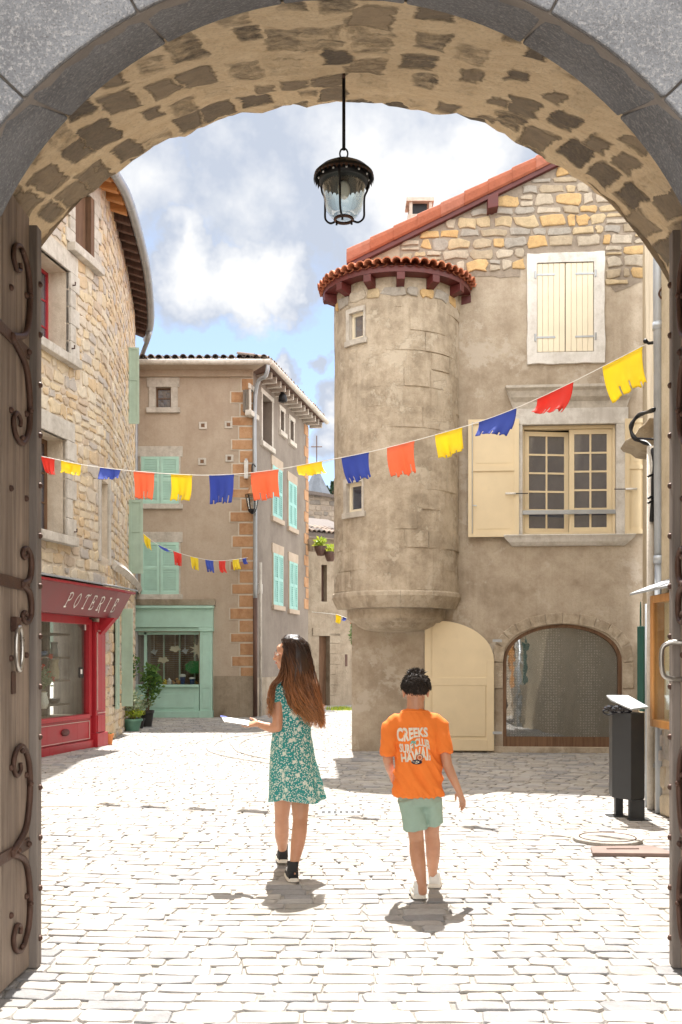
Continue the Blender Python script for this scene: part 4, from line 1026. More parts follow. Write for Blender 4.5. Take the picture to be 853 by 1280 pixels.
# mint shopfront
def bb(name, mat, *boxes, bevel=.005):
    mb = MB()
    for b_ in boxes: mb.fbox(BF, b_[0], b_[1], b_[2]*KB, b_[3]*KB, b_[4], b_[5])
    return mb.build(name, mat, b2, bevel=bevel)
x0 = BF.u(150); x1 = BF.u(267.5); xw = BF.u(250)
bb('shop_fascia', M['teal'], (x0, x1, 2.72, 3.28, 0, .18), (x0, x1+.02, 3.28, 3.36, 0, .26))
bb('fascia_moulding', M['teal'], (x0, xw, 2.60, 2.715, 0, .12))
bb('shop_pilaster', M['teal'], (xw, x1, .0, .22, 0, .20), (xw+.02, x1-.02, .22, 2.66, 0, .15), (xw+.09, x1-.09, .9, 2.5, .15, .165), (xw+.09, x1-.09, .30, .78, .15, .165), (xw-.01, x1+.01, 2.6, 2.715, 0, .2))
bb('shop_riser', M['teal'], (x0, xw, .0, .20, 0, .16), (x0, xw, .20, .92, 0, .10), (x0+.3, xw-.12, .30, .72, .10, .115), (x0, xw+.0, .92, 1.0, 0, .16))
bb('window_post', M['teal'], (BF.u(180), BF.u(183.5), 1.0, 2.6, -.1, -.02), (BF.u(150), xw, 2.5, 2.6, -.1, -.02))
bb('stone_lintel', M['low'], (x0, BF.u(270), 3.38, 3.56, 0, .10))
bb('shop_glass', M['pane'], (x0, xw, 1.0, 2.58, -.055, -.05), bevel=0)
mb = MB(); mb.quad(BF.p(x0-.2,.7,-.55),BF.p(xw+.2,.7,-.55),BF.p(xw+.2,2.4,-.55),BF.p(x0-.2,2.4,-.55)); mb.quad(BF.p(x0-.2,.83,-.55),BF.p(xw+.2,.83,-.55),BF.p(xw+.2,.83,0),BF.p(x0-.2,.83,0)); mb.build('display_back', M['greywood'], b2)
for px in (201, 221, 240):
    bb('blind_rail', M['green'], (BF.u(px)-.02, BF.u(px)+.02, 1.0, 2.6, -.50, -.46))
k = 0; z = .88; mb = MB()
while z < 2.12: mb.fbox(BF, BF.u(184), xw, z, z+.02, -.53, -.505); z += .05
mb.build('slatted_blind', M['brownwood'], b2)
# window display: flat cut-outs and toys
M['card'] = paint('cream_card', (.62,.55,.42), .7, .05); M['felt'] = paint('green_felt', (.02,.16,.04), .8, .1)
def cutout(name, label, cat, cx, cy, pts, mat, dep=-.2):
    u = BF.u(cx); z = BF.z(cx, cy); t_ = thing(name, BF.p(u, z, dep), label, cat); mb = MB()
    P = [BF.p(u+a, z+b, dep) for a, b in pts]; mb.loft([P, [p+Vector((0,-.012,0)) for p in P]]); mb.build('cut_shape', mat, t_)
    mb = MB(); mb.tube([BF.p(u, z, dep), BF.p(u, 2.15, dep)], .004, 4); mb.build('thread', M['white'], t_)
def cloudp(s_): return [(s_*(math.cos(a)*(1+.16*math.cos(5*a+1))), s_*.55*(math.sin(a)*(1+.2*math.cos(5*a+1)))) for a in [2*math.pi*i/30 for i in range(30)]]
cutout('cloud_cutout', 'cream card cloud hanging higher and to the right in the mint shop window', 'window display', 217.5, 811, cloudp(.13), M['card'])
cutout('cloud_cutout', 'cream card cloud hanging lower and to the left in the mint shop window', 'window display', 202.5, 825, cloudp(.13), M['card'])
cutout('sun_cutout', 'tan card sun with long pointed rays in the mint shop window', 'window display', 247, 812, [((.24 if i % 2 else .10)*math.cos(math.pi*i/10), (.24 if i % 2 else .10)*math.sin(math.pi*i/10)) for i in range(20)], M['card'])
cutout('leaf_cutout', 'big dark green felt treetop hanging in the mint shop window', 'window display', 244, 834, [(.28*math.cos(a)*(1+.08*math.cos(7*a)), .17*math.sin(a)*(1+.1*math.cos(6*a))-.0) for a in [2*math.pi*i/30 for i in range(30)]], M['felt'], -.16)
for px, py, lb in ((191, 815, 'small grey paper bird hanging left of the clouds in the mint shop window'), (230, 814, 'small grey paper bird hanging left of the card sun in the mint shop window')):
    cutout('bird_cutout', lb, 'window display', px, py, [(-.1,.0),(-.03,.05),(.0,.10),(.03,.04),(.1,.06),(.05,-.02),(.03,-.08),(-.03,-.03)], M['zinc'])
toyc = {'yellow': (.75,.55,.03), 'cream': (.6,.52,.4), 'tan': (.45,.25,.1), 'blue': (.04,.12,.4), 'white': (.7,.7,.68)}
for i, (px, cn, hh, kd) in enumerate(((191, 'yellow', .2, 'duck'), (194.5, 'blue', .12, 'pot'), (204, 'yellow', .14, 'cone'), (210, 'white', .16, 'cone'), (216, 'tan', .10, 'duck'), (222, 'tan', .16, 'duck'), (227, 'blue', .26, 'pot'), (239, 'blue', .18, 'pot'), (245, 'tan', .08, 'duck'))):
    u = BF.u(px); c = BF.p(u, .834, -.2-.02*(i % 3)); shp = {'duck': 'bird figure', 'cone': 'pointed house', 'pot': 'cup'}[kd]
    nxt = {0: 'at the left end of the sill', 1: 'next to the yellow bird', 2: 'below the lower cloud', 3: 'right of the yellow one', 4: 'low and small mid sill', 5: 'beside the tall blue cup', 6: 'tallest toy', 7: 'below the green treetop', 8: 'at the right end of the sill'}[i]
    t_ = thing('toy_'+{'duck': 'bird', 'cone': 'house', 'pot': 'cup'}[kd], c, '%s toy %s %s in the mint shop window' % (cn, shp, nxt), 'toy', 'toys on the sill of the mint shop window')
    mt = M.setdefault('toy'+cn, paint('toy_'+cn, toyc[cn], .5)); mb = MB()
    if kd == 'duck':
        mb.ball(c+Vector((0,0,hh*.35)), (hh*.45, hh*.3, hh*.35), 12, 8); mb.ball(c+Vector((-hh*.3,0,hh*.8)), hh*.22, 10, 6); mb.build('body_shape', mt, t_, smooth=True)
        mb = MB(); mb.lathe(c+Vector((0,0,0)), [(hh*.2,0),(hh*.05,hh*.1)], 8); mb.tube([c+Vector((-hh*.48,0,hh*.8)), c+Vector((-hh*.68,0,hh*.77))], [hh*.07, hh*.02], 6); mb.build('beak', M['orangewood'], t_)
    elif kd == 'cone': mb.lathe(c, [(.05,0),(.055,hh*.5),(.07,hh*.5),(.005,hh)], 4); mb.build('body_shape', mt, t_)
    else:
        mb.lathe(c, [(.05,0),(.07,hh*.7),(.08,hh*.72),(.072,hh*.72),(.05,.02)], 14); mb.build('body_shape', mt, t_, smooth=True)
        mb = MB(); mb.ball(c+Vector((0,0,hh*.82)), (.085,.07,hh*.2), 10, 6); mb.build('filling', M['white'], t_, smooth=True)
# wall lantern on the corner
sl = thing('wall_lantern', BS.p(.2, 5.3, .2), 'copper brown wall lantern on a bracket at the corner of the mint shuttered house', 'lantern')
cx_ = at(318, 622, 25.3); c = Vector((cx_.x, 24.75, 5.35)); wl = Vector((BX+.03, BY+.02, 6.0))
mb = MB(); mb.tube(catmull([wl, wl+Vector((.05,-.06,.25)), c+Vector((0,0,.95)), c+Vector((0,0,.45))], 6), .018, 6); mb.tube([wl+Vector((0,0,-.1)), wl+Vector((0,0,.35))], .02, 6); mb.build('bracket', M['blackmetal'], sl)
mb = MB(); mb.lathe(c, [(.04,.48),(.06,.42),(.17,.24),(.19,.22),(.18,.21)], 6); mb.build('cap', M['quoin'], sl)
mb = MB(); mb.lathe(c, [(.165,.21),(.10,-.15),(.08,-.17)], 6); mb.build('glass', M['pane'], sl)
for a in range(6):
    an = a*math.pi/3; mb = MB(); mb.tube([c+Vector((.17*math.cos(an),.17*math.sin(an),.21)), c+Vector((.10*math.cos(an),.10*math.sin(an),-.16))], .010, 5); mb.build('frame_bar', M['blackmetal'], sl)
mb = MB(); mb.lathe(c, [(.11,-.15),(.10,-.2),(.03,-.27)], 6); mb.build('base', M['blackmetal'], sl)
fl = thing('floodlight', BS.p(1.6, 8.5, .4), 'small black floodlight under the side eave of the mint shuttered house', 'light')
mb = MB(); mb.tube([BS.p(1.6, 8.75, .2), BS.p(1.6, 8.55, .3)], .02, 6); mb.build('arm', M['blackmetal'], fl)
mb = MB(); c = BS.p(1.6, 8.45, .32); mb.lathe(c, [(.03,.14),(.10,.06),(.12,-.10),(.10,-.12)], 12); mb.build('lamp_head', M['blackmetal'], fl, smooth=True)
bx_ = thing('junction_box', BF.p(uc-.12, 5.9, .05), 'small white electrical box beside the corner downpipe of the mint shuttered house', 'box')
mb = MB(); mb.fbox(BF, uc-.22, uc-.12, 6.0, 6.45, .03, .12); mb.build('casing', M['lime'], bx_, bevel=.01)
mb = MB(); mb.fbox(BF, uc-.20, uc-.14, 6.46, 6.5, .04, .10); mb.build('cap', M['zinc'], bx_)

# ================================================================ low house in the side street
LF = Face(*[at(384, 887, 31.0).x, 31.0], 35)
low = thing('street_house', LF.p(1, 0), 'low old rendered house with a plank door at the end of the side street', 'house')
zl = LF.z(390, 672); r_d = rect(LF, 399, 412, 795, 884); r_w = rect(LF, 402, 409, 706, 752)
r_d = (r_d[0], r_d[1], 0, r_d[3]); Ll = LF.u(462)
tops = lambda u: zl
mb = MB(); wall(mb, LF, [0, Ll], -.1, tops, [r_d+(.25,), r_w+(.25,)]); mb.build('wall', M['low'], low)
mb = MB(); mb.fbox(LF, r_d[0], r_d[1], 0, r_d[3], -.24, -.2); mb.build('door', M['brownwood'], low)
mb = MB(); mb.fbox(LF, r_w[0], r_w[1], r_w[2], r_w[3], -.24, -.2); mb.build('window', M['darkwood'], low)
mb = MB()
for k in range(7): mb.fbox(LF, r_d[1], r_d[1]+(.25 if k % 2 else .4), k*.33, k*.33+.32, -.02, .03)
mb.fbox(LF, r_d[0]-.25, r_d[1]+.4, r_d[3], r_d[3]+.25, -.02, .03); mb.build('door_surround', M['low'], low, bevel=.01)
for px in (433, 445):
    r_ = rect(LF, px-1.5, px+1.5, 818, 833); mb = MB(); mb.fbox(LF, r_[0], r_[1], r_[2], r_[3], .0, .004); mb.build('vent_slot', M['darkwood'], low)
mb = MB(); mb.hexa([LF.p(-.2,zl,.25),LF.p(Ll,zl,.25),LF.p(Ll,zl+.9,-2.4),LF.p(-.2,zl+.9,-2.4),LF.p(-.2,zl+.12,.25),LF.p(Ll,zl+.12,.25),LF.p(Ll,zl+1.02,-2.4),LF.p(-.2,zl+1.02,-2.4)]); rfl = mb.build('roof', M['oldtile'], low)
canal_edge(LF.p(-.2,zl+.14,.27), LF.p(Ll,zl+.14,.27), (LF.p(0,.9,-2.4)-LF.p(0,0,.25)).normalized(), 14, rfl, 'eave_tiles', M['oldtile'], .09)
BK = Face(at(380, 650, 38).x, 38, 12)
bh = thing('stone_barn', BK.p(2, 0), 'grey rubble stone building rising behind the low street house', 'house')
zk = BK.z(400, 622); mb = MB(); wall(mb, BK, [-1, 4], 0, lambda u: zk+.12-u*.12, []); mb.build('wall', M['gmortar'], bh)
mb = MB(); random.seed(4); stones(mb, BK.p, -1, 4, 4.5, zk+.1, (.14,.26), (.2,.45), .03, .03); mb.build('masonry', M['darkstone'], bh)
mb = MB(); mb.hexa([BK.p(-1,zk+.24,.2),BK.p(4,zk-.36,.2),BK.p(4,zk-.1,-2),BK.p(-1,zk+.4,-2),BK.p(-1,zk+.36,.2),BK.p(4,zk-.24,.2),BK.p(4,zk+.0,-2),BK.p(-1,zk+.5,-2)]); mb.build('roof', M['oldtile'], bh)

# ================================================================ turret house
random.seed(51)
FX, FY, FA = .43, 15.7, -4
TF = Face(FX, FY, FA)
th = thing('turret_house', (3, 16, 0), 'tan rendered gabled house with a round corner turret and cream shutters', 'house')
UE = TF.u(812); 
TC = Vector((.88, 15.80, 0)); TR = .985
def rake(u):      # underside of verge
    px = HX+FP*(FX+u*TF.c)/(FY+u*TF.s)
    d = FY+u*TF.s; return H+(HY-(330-(px-440)*.4905))/FP*d
U_R = 5.9
def topf(u): return min(rake(u), 2*rake(U_R)-rake(u)) if u > U_R else rake(u)
W1 = rect(TF, 671, 742, 329, 441); W2 = rect(TF, 653, 770, 531, 669)
uA0, uA1 = TF.u(629), TF.u(778); zA = TF.z(704, 780); zS = TF.z(704, 828)
hl = [W1+(.12,), W2+(.22,), (uA0, uA1, .10, zA, .22)]
mbw = MB(); us = [TF.u(440)+(UE+2.5-TF.u(440))*k/24 for k in range(25)]
wall(mbw, TF, us, -.1, topf, hl)
# arch spandrels
n = 12; um, hw = (uA0+uA1)/2, (uA1-uA0)/2
arc = [(um-hw*math.cos(math.pi*k/(2*n)), zS+(zA-.004-zS)*math.sin(math.pi*k/(2*n))**.92) for k in range(n+1)]
for s in (0, 1):
    pts = [(a if s == 0 else 2*um-a, b) for a, b in arc]; cu_ = (uA0 if s == 0 else uA1)
    for (a, b), (c, d) in zip(pts, pts[1:]):
        mbw.poly([TF.p(cu_, zA), TF.p(a, b), TF.p(c, d)]); mbw.quad(TF.p(a, b), TF.p(c, d), TF.p(c, d, -.22), TF.p(a, b, -.22))
# side going back at the turret corner
mbw.quad(TF.p(0,-.1), TF.p(0,topf(0)), TF.p(0,topf(0),-9), TF.p(0,-.1,-9))
mbw.build('wall', M['facade'], th)
# rubble gable with ragged render edge below
zg = lambda u: TF.z(600, 347)+.10*noise.noise(Vector((u*1.7, 2.2, 0)))+.06*noise.noise(Vector((u*6, 5, 0)))-( .30*max(0, min(1, (u-TF.u(752))/.15))*(1 if u < 99 else 0)*max(0, 1-abs(u-TF.u(770))/.75) )
gh = [(W1[0]-.17, W1[1]+.17, W1[2]-.25, W1[3]+.15)]
mb = MB(); nU = 60; a0 = TF.u(500); a1 = UE+2.4
for k in range(nU):
    a = a0+(a1-a0)*k/nU; b = a0+(a1-a0)*(k+1)/nU
    if b > gh[0][0] and a < gh[0][1]:
        lo_a = lo_b = gh[0][3]-.02
    else: lo_a, lo_b = zg(a), zg(b)
    if topf(a) > lo_a: mb.quad(TF.p(a,lo_a,.008), TF.p(b,lo_b,.008), TF.p(b,topf(b)-.0,.008), TF.p(a,topf(a)-.0,.008))
mb.build('gable_mortar', M['gmortar'], th)
mb = MB()
stones(mb, lambda u, v, o: TF.p(u, v, .008+o), a0, a1, TF.z(600, 372), topf(U_R)+.1, (.10, .21), (.13, .44), .030, .028, gh, keep=lambda u, v: topf(u)-.10 > v > zg(u)+.05, jit=.17)
mb.build('gable_stones', M['gable'], th)
# verge tiles
mb0 = MB(); st = TF.u(434); L_ = 0; k = 0
segs = 17; uu = [st+(U_R-st)*i/segs for i in range(segs+1)]
for a, b in zip(uu, uu[1:]):
    mb0.rnd = random.random(); za, zb = topf(a)+.03, topf(b)+.03+.012
    ring = []
    for (u, z, sc_) in ((a, za, 1.0), (b+.02, zb, .90)):
        prof = [(.10, -.04), (.13, .0), (.135, .12), (.10, .20), (.0, .235), (-.14, .24), (-.14, .0), (.08, -.02)]
        ring.append([TF.p(u, z+q*sc_, p_*sc_+.02) for p_, q in prof])
    mb0.loft(ring)
vt = mb0.build('verge_tiles', M['verge'], th, bevel=.012)
mb = MB()
for a, b in zip(uu, uu[1:]):
    mb.hexa([TF.p(a,topf(a)-.07,.10),TF.p(b,topf(b)-.07,.10),TF.p(b,topf(b)-.07,0),TF.p(a,topf(a)-.07,0),TF.p(a,topf(a)+.03,.10),TF.p(b,topf(b)+.03,.10),TF.p(b,topf(b)+.03,0),TF.p(a,topf(a)+.03,0)])
mb.build('verge_board', M['darkred'], th)
for px in (615, 770):
    u = TF.u(px); mb = MB(); z = topf(u)-.07; mb.hexa([TF.p(u-.08,z-.25,.26),TF.p(u+.08,z-.22,.26),TF.p(u+.08,z-.22,0),TF.p(u-.08,z-.25,0),TF.p(u-.08,z-.06,.26),TF.p(u+.08,z+.0,.26),TF.p(u+.08,z+.0,0),TF.p(u-.08,z-.06,0)]); mb.build('purlin_end', M['darkred'], th, bevel=.008)
mb = MB()
for ua, ub in ((st, U_R), (U_R, U_R+5)):
    P = [TF.p(ua,topf(ua)+.06,0),TF.p(ub,topf(ub)+.06,0),TF.p(ub,topf(ub)+.06,-9),TF.p(ua,topf(ua)+.06,-9)]
    mb.hexa(P+[p+Vector((0,0,.1)) for p in P])
mb.build('roof', M['tile'], th)
mb = MB(); q = TF.p(TF.u(526), 0, -1.2); zc0 = at(510, 290, q.y).z; zc1 = at(510, 254, q.y).z
mb.box(q.x-.22, q.x+.20, q.y-.2, q.y+.2, zc0-1.2, zc0+.22); chm = mb.build('chimney', M['trim'], th, bevel=.01)
mb = MB(); 
for sx in (-.19, .14):
    for sy in (-.18, .13): mb.box(q.x+sx, q.x+sx+.05, q.y+sy, q.y+sy+.05, zc0+.22, zc1-.06)
mb.box(q.x-.24, q.x+.22, q.y-.22, q.y+.22, zc1-.06, zc1); mb.build('chimney_cap', M['trim'], chm)
mb = MB(); mb.box(q.x-.13, q.x+.11, q.y-.12, q.y+.12, zc0+.225, zc1-.07); mb.build('flue', M['blackmetal'], chm)
# turret
ztt = 7.22; zm0 = at(480, 757, 14.9).z; zm1 = at(480, 739, 14.9).z; zr0 = at(480, 777, 15.0).z; zr1 = at(480, 790, 15.2).z
def ring_pts(r_, z, a0=178, a1=362, n=64, wob=.0):
    return [(TC.x+(r_+wob*noise.noise(Vector((math.cos(R(a0+(a1-a0)*k/n))*3, math.sin(R(a0+(a1-a0)*k/n))*3, z*1.1))))*math.cos(R(a0+(a1-a0)*k/n)), TC.y+(r_+wob*noise.noise(Vector((math.cos(R(a0+(a1-a0)*k/n))*3, math.sin(R(a0+(a1-a0)*k/n))*3, z*1.1))))*math.sin(R(a0+(a1-a0)*k/n)), z) for k in range(n+1)]
class TCY:      # turret cylinder as a face; u = arc length from the leftmost point
    def p(s, u, z, o=0):
        a = math.pi+u/TR; return Vector((TC.x+(TR+o)*math.cos(a), TC.y+(TR+o)*math.sin(a), z))
    def u(s, px):
        k = (px-HX)/FP; best = None
        for i in range(2000):
            a = math.pi*i/2000; p = s.p(a*TR, 0); f = p.x/p.y-k
            if f >= 0: return a*TR
        return 0
    def z(s, px, py): return H+(HY-py)/FP*s.p(s.u(px), 0).y
TY = TCY()
mb = MB(); zs = [zm1+(ztt-zm1)*k/70 for k in range(71)]
tw1 = (TY.u(437.5), TY.u(455), TY.z(446, 424), TY.z(446, 390)); tw2 = (TY.u(434), TY.u(453), TY.z(444, 640), TY.z(444, 603))
rows = [ring_pts(TR, z, wob=.022) for z in zs]
na = 64
for i in range(70):
    zc = (zs[i]+zs[i+1])/2
    for k in range(na):
        uu_ = R(178+184*(k+.5)/na)-math.pi; uu_ *= TR
        if any(t_[0]-.01 < uu_ < t_[1]+.01 and t_[2] < zc < t_[3] for t_ in (tw1, tw2)): continue
        mb.quad(rows[i][k], rows[i][k+1], rows[i+1][k+1], rows[i+1][k])
tw = mb.build('turret', M['turret'], th, smooth=True, merge=True)
mb = MB()      # faint ashlar blocks showing through the render
random.seed(61); z = zm1+.02; k = 0
while z < ztt-.3:
    h = random.uniform(.26, .36); u = .02+random.uniform(0, .2)
    while u < TR*math.pi-.3:
        w_ = random.uniform(.35, .65)
        if random.random() < .4 and not any(u < t_[1]+.12 and u+w_ > t_[0]-.12 and z < t_[3]+.1 and z+h > t_[2]-.1 for t_ in (tw1, tw2)):
            mb = MB(); mb.rnd = random.random(); ns = 5; oo = .007+.012*noise.noise(Vector((u*3,z*3,0))); R_ = []
            for i in range(ns+1): x_ = u+w_*i/ns; R_.append([TY.p(x_, z, -.02), TY.p(x_, z, oo), TY.p(x_, z+h-.015, oo), TY.p(x_, z+h-.015, -.02)])
            mb.loft(R_); mb.build('turret_block', M['turret'], tw, bevel=.004)
        u += w_+.015
    z += h
mb = MB()
def rng(seq, mbx, wob=.01):
    R_ = [ring_pts(r_, z, wob=wob) for r_, z in seq]
    for a, b in zip(R_, R_[1:]):
        for k in range(64): mbx.quad(a[k], a[k+1], b[k+1], b[k])
for j in range(6):
    mbx = MB(); A0 = 180+30*j+.12; A1 = 180+30*(j+1)-.12
    R_ = [ring_pts(r_, z, A0, A1, 8, .012) for r_, z in ((.80, zm1+.02), (TR+.01, zm1+.015), (TR+.03, zm1-.01), (TR+.035, zm1-.06), (TR+.005, zm1-.13), (TR-.05, zm0-.02), (.7, zm0-.03))]
    mbx.loft([list(x) for x in zip(*R_)]); mbx.build('corbel_stone', M['turret'], th)
for j in range(4):
    mbx = MB(); A0 = 183+44*j+.12; A1 = 183+44*(j+1)-.12
    R_ = [ring_pts(r_, z, A0, A1, 8, .012) for r_, z in ((.4, zm0-.02), (TR-.20, zm0-.03), (TR-.21, zr0+.06), (TR-.27, zr0), (.4, zr0-.01))]
    mbx.loft([list(x) for x in zip(*R_)]); mbx.build('corbel_stone', M['turret'], th)
mb = MB(); rng(((TR-.32, zr0), (TR-.36, zr0-.05), (TR-.45, zr0-.10), (TR-.6, zr0-.13), (TR-.9, zr0-.15)), mb); mb.build('corbel_base', M['turret'], th, smooth=True)
for t_, nm in ((tw1, 'upper'), (tw2, 'lower')):
    a, b, c, d = t_
    mb = MB(); mb.fbox(TY, a-.07, a, c-.04, d+.04, -.2, .02); mb.fbox(TY, b, b+.03, c-.04, d+.04, -.2, .018); mb.fbox(TY, a-.07, b+.03, d, d+.07, -.2, .022, 3); mb.fbox(TY, a-.09, b+.06, c-.08, c, -.2, .035, 3); mb.build('window_surround', M['trim'], th)
    casement(TY, a, b, c, d, -.10, 1, 1, th, M['creamw'], M['glass'], .05)
# turret roof
zr = ztt-.02; RR = 1.23
mb = MB()
rings = [[(TC.x+r_*math.cos(R(a)), TC.y+r_*math.sin(R(a)), z) for a in range(170, 371, 5)] for r_, z in ((TR-.04, zr-.05), (RR-.06, zr-.035), (RR-.06, zr+.055), (TR-.04, zr+.11))]
for a, b in zip(rings, rings[1:]+rings[:1]):
    for k in range(len(a)-1): mb.quad(a[k], a[k+1], b[k+1], b[k])
for e_ in (0, -1): mb.poly([r_[e_] for r_ in rings])
mb.build('turret_eave', M['darkred'], th)
for a in (192, 219, 245, 270, 297, 325, 352):
    c_, s_ = math.cos(R(a)), math.sin(R(a)); tt = Vector((-s_, c_, 0))*.06; i_ = TC+Vector((c_,s_,0))*(TR-.05); o_ = TC+Vector((c_,s_,0))*(TR+.19)
    mb = MB(); mb.hexa([i_-tt+Vector((0,0,zr-.22)), o_-tt+Vector((0,0,zr-.15)), o_+tt+Vector((0,0,zr-.15)), i_+tt+Vector((0,0,zr-.22)), i_-tt+Vector((0,0,zr-.05)), o_-tt+Vector((0,0,zr-.04)), o_+tt+Vector((0,0,zr-.04)), i_+tt+Vector((0,0,zr-.05))]); mb.build('rafter_end', M['darkred'], th, bevel=.006)
mb = MB(); apex = Vector((TC.x+.25, TC.y+.45, zr+.42)); nt = 30
for k in range(nt):
    mb.rnd = random.random(); a = R(172+196*(k+.5)/nt); rad = Vector((math.cos(a), math.sin(a), 0)); ta = Vector((-math.sin(a), math.cos(a), 0))
    P0 = TC+rad*(RR+random.uniform(-.01, .015))+Vector((0,0,zr+.075)); up = (apex-P0).normalized(); nn = up.cross(ta); nn = nn if nn.z > 0 else -nn; nn.normalize(); r0 = .078; L = .62
    ring0, ring1, ri = [], [], []
    for j in range(9):
        th_ = math.pi*j/8; w1 = ta*math.cos(th_)+nn*math.sin(th_)*1.05
        ring0.append(P0+w1*r0); ri.append(P0+w1*r0*.82); ring1.append(P0+up*L+w1*r0*.55)
    for j in range(8): mb.quad(ring0[j], ring0[j+1], ring1[j+1], ring1[j]); mb.quad(ring0[j], ri[j], ri[j+1], ring0[j+1]); mb.quad(ri[j], ri[j+1], ring1[j+1], ring1[j])
    mb.rnd = random.random(); Pm = TC+Vector((math.cos(a+R(98/nt)), math.sin(a+R(98/nt)), 0))*(RR-.02)+Vector((0,0,zr+.075)); 
    q0 = [Pm+ta*r0*.9*math.cos(math.pi+math.pi*j/4)+nn*r0*.55*math.sin(math.pi+math.pi*j/4) for j in range(5)]; q1 = [q+(apex-q)*.5 for q in q0]
    for j in range(4): mb.quad(q0[j], q0[j+1], q1[j+1], q1[j])
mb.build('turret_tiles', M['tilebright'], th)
mb = MB(); P = [TC+Vector((RR*.97*math.cos(R(a)), RR*.97*math.sin(R(a)), zr+.07)) for a in range(172, 369, 7)]
for a, b in zip(P, P[1:]): mb.poly([a, b, apex])
mb.build('turret_roof', M['tile'], th)
# plaster seam stones of the turret top
mb = MB(); stones(mb, lambda u, v, o: TY.p(u, v, .006+o), .25, 3.0, ztt-.36, ztt-.12, (.16, .2), (.2, .4), .025, .02, jit=.15); mb.build('turret_stones', M['gable'], th)
# upper shuttered window
mb = MB(); a, b, c, d = W1
def ragged(F, u0, u1, z0, z1, o, n=14, amp=.02):
    P = []
    for k in range(n): P.append((u0+(u1-u0)*k/n, z0))
    for k in range(n): P.append((u1, z0+(z1-z0)*k/n))
    for k in range(n): P.append((u1-(u1-u0)*k/n, z1))
    for k in range(n): P.append((u0, z1-(z1-z0)*k/n))
    return [F.p(x+amp*noise.noise(Vector((x*4, z*4, 1)))*2, z+amp*noise.noise(Vector((x*4, z*4, 9)))*2, o) for x, z in P]
def frame_sheet(F, outer, inner, o, name, mat, parent, amp=.02):
    mb = MB(); A_ = ragged(F, *outer, o, 14, amp); B_ = ragged(F, *inner, o, 14, 0); C_ = ragged(F, *outer, -.01, 14, amp); n = len(A_)
    for k in range(n): q = (k+1) % n; mb.quad(A_[k], A_[q], B_[q], B_[k]); mb.quad(A_[k], C_[k], C_[q], A_[q])
    return mb.build(name, mat, parent)
frame_sheet(TF, (TF.u(659), TF.u(755.5), TF.z(705, 455), TF.z(705, 317)), (a, b, c, d), .045, 'limewashed_surround', M['lime'], th, .009)
um = (a+b)/2; mb = MB(); mb.fbox(TF, a, b, c, d, -.1, -.06); mb.build('dark_gap', M['darkwood'], th)
for x0_, x1_, sgn_ in ((a+.004, um-.005, 1), (um+.005, b-.004, -1)):
    s_ = shutter(TF, x0_, x1_, c+.01, d-.01, .0, M['creamw'], th, 'plank', .03)
    for z in (c+.17*(d-c), c+.87*(d-c)):
        mb = MB(); h0, h1 = ((x0_-.05, x0_+.28) if sgn_ > 0 else (x1_-.28, x1_+.05)); mb.fbox(TF, h0, h1, z-.014, z+.014, .031, .038); e_ = x0_-.03 if sgn_ > 0 else x1_+.03; mb.tube([TF.p(e_, z-.06, .05), TF.p(e_, z+.05, .05)], .014, 6)
        mb.build('hinge', M['steel'], s_)
# big casement window with moulded stone surround
a, b, c, d = W2
mb = MB(); za, zb = TF.z(710, 531), TF.z(710, 511)
L0, L1 = TF.u(640), TF.u(783)
mb.fbox(TF, L0, a, c, d, -.02, .05); mb.fbox(TF, b, L1, c, d, -.02, .05); mb.fbox(TF, L0-.02, L1+.02, d, d+.25, -.02, .055); mb.build('stone_surround', M['lime'], th, bevel=.006)
def moulding(name, u0, u1, prof, mat):
    mb = MB(); mb.loft([[TF.p(u0+(-f if f else 0)*1.0, z, o) for z, o, f in prof], [TF.p(u1+(f if f else 0), z, o) for z, o, f in prof]]); return mb.build(name, mat, th, bevel=.004)
d2 = d+.25
moulding('lintel_cornice', L0+.02, L1-.0, [(d2, .0, 0), (d2, .05, 0), (d2+.10, .06, 0), (d2+.16, .12, .06), (d2+.25, .15, .10), (d2+.29, .20, .13), (d2+.33, .20, .13), (d2+.35, .0, .13)], M['trim'])
moulding('sill', L0+.0, L1-.02, [(c-.17, .0, -.0), (c-.16, .05, .0), (c-.11, .10, .06), (c-.05, .13, .12), (c-.01, .16, .14), (c, .14, .14), (c, -.2, -.0)], M['lime'])
mid = a+(b-a)*.50
mb = MB(); mb.fbox(TF, a, a+.04, c, d, -.16, -.05); mb.fbox(TF, b-.04, b, c, d, -.16, -.05); mb.fbox(TF, a+.04, b-.04, d-.05, d, -.16, -.05); mb.fbox(TF, a+.04, b-.04, c, c+.05, -.16, -.05); mb.build('window_frame', M['cream'], th, bevel=.004)
casement(TF, mid+.02, b-.045, c+.055, d-.055, -.13, 2, 5, th, M['cream'], M['glass'], .075, .028)
class TFr:      # left sash, slightly ajar
    def p(s, u, z, o=0): k = u-(a+.045); an = R(9); return TF.p(a+.045+k*math.cos(an), z, -.13-k*math.sin(an)+o)
casement(TFr(), a+.045, mid+.035, c+.055, d-.075, 0, 2, 5, th, M['cream'], M['glass'], .07, .028)
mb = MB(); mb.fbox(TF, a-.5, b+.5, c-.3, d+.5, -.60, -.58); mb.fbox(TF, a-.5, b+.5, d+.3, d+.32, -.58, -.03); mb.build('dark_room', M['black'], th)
mb = MB()
for k in range(14): mb.fbox(TF, a+.1+k*.03, a+.14+k*.03, c+.06, d-.06, -.50+.02*math.sin(k*1.7), -.49+.02*math.sin(k*1.7))
mb.build('curtain', M['lime'], th)
mb = MB(); zz = TF.z(710, 640); mb.fbox(TF, a-.01, b+.01, zz-.03, zz+.035, -.05, -.015); mb.build('safety_bar', M['steel'], th, bevel=.004)
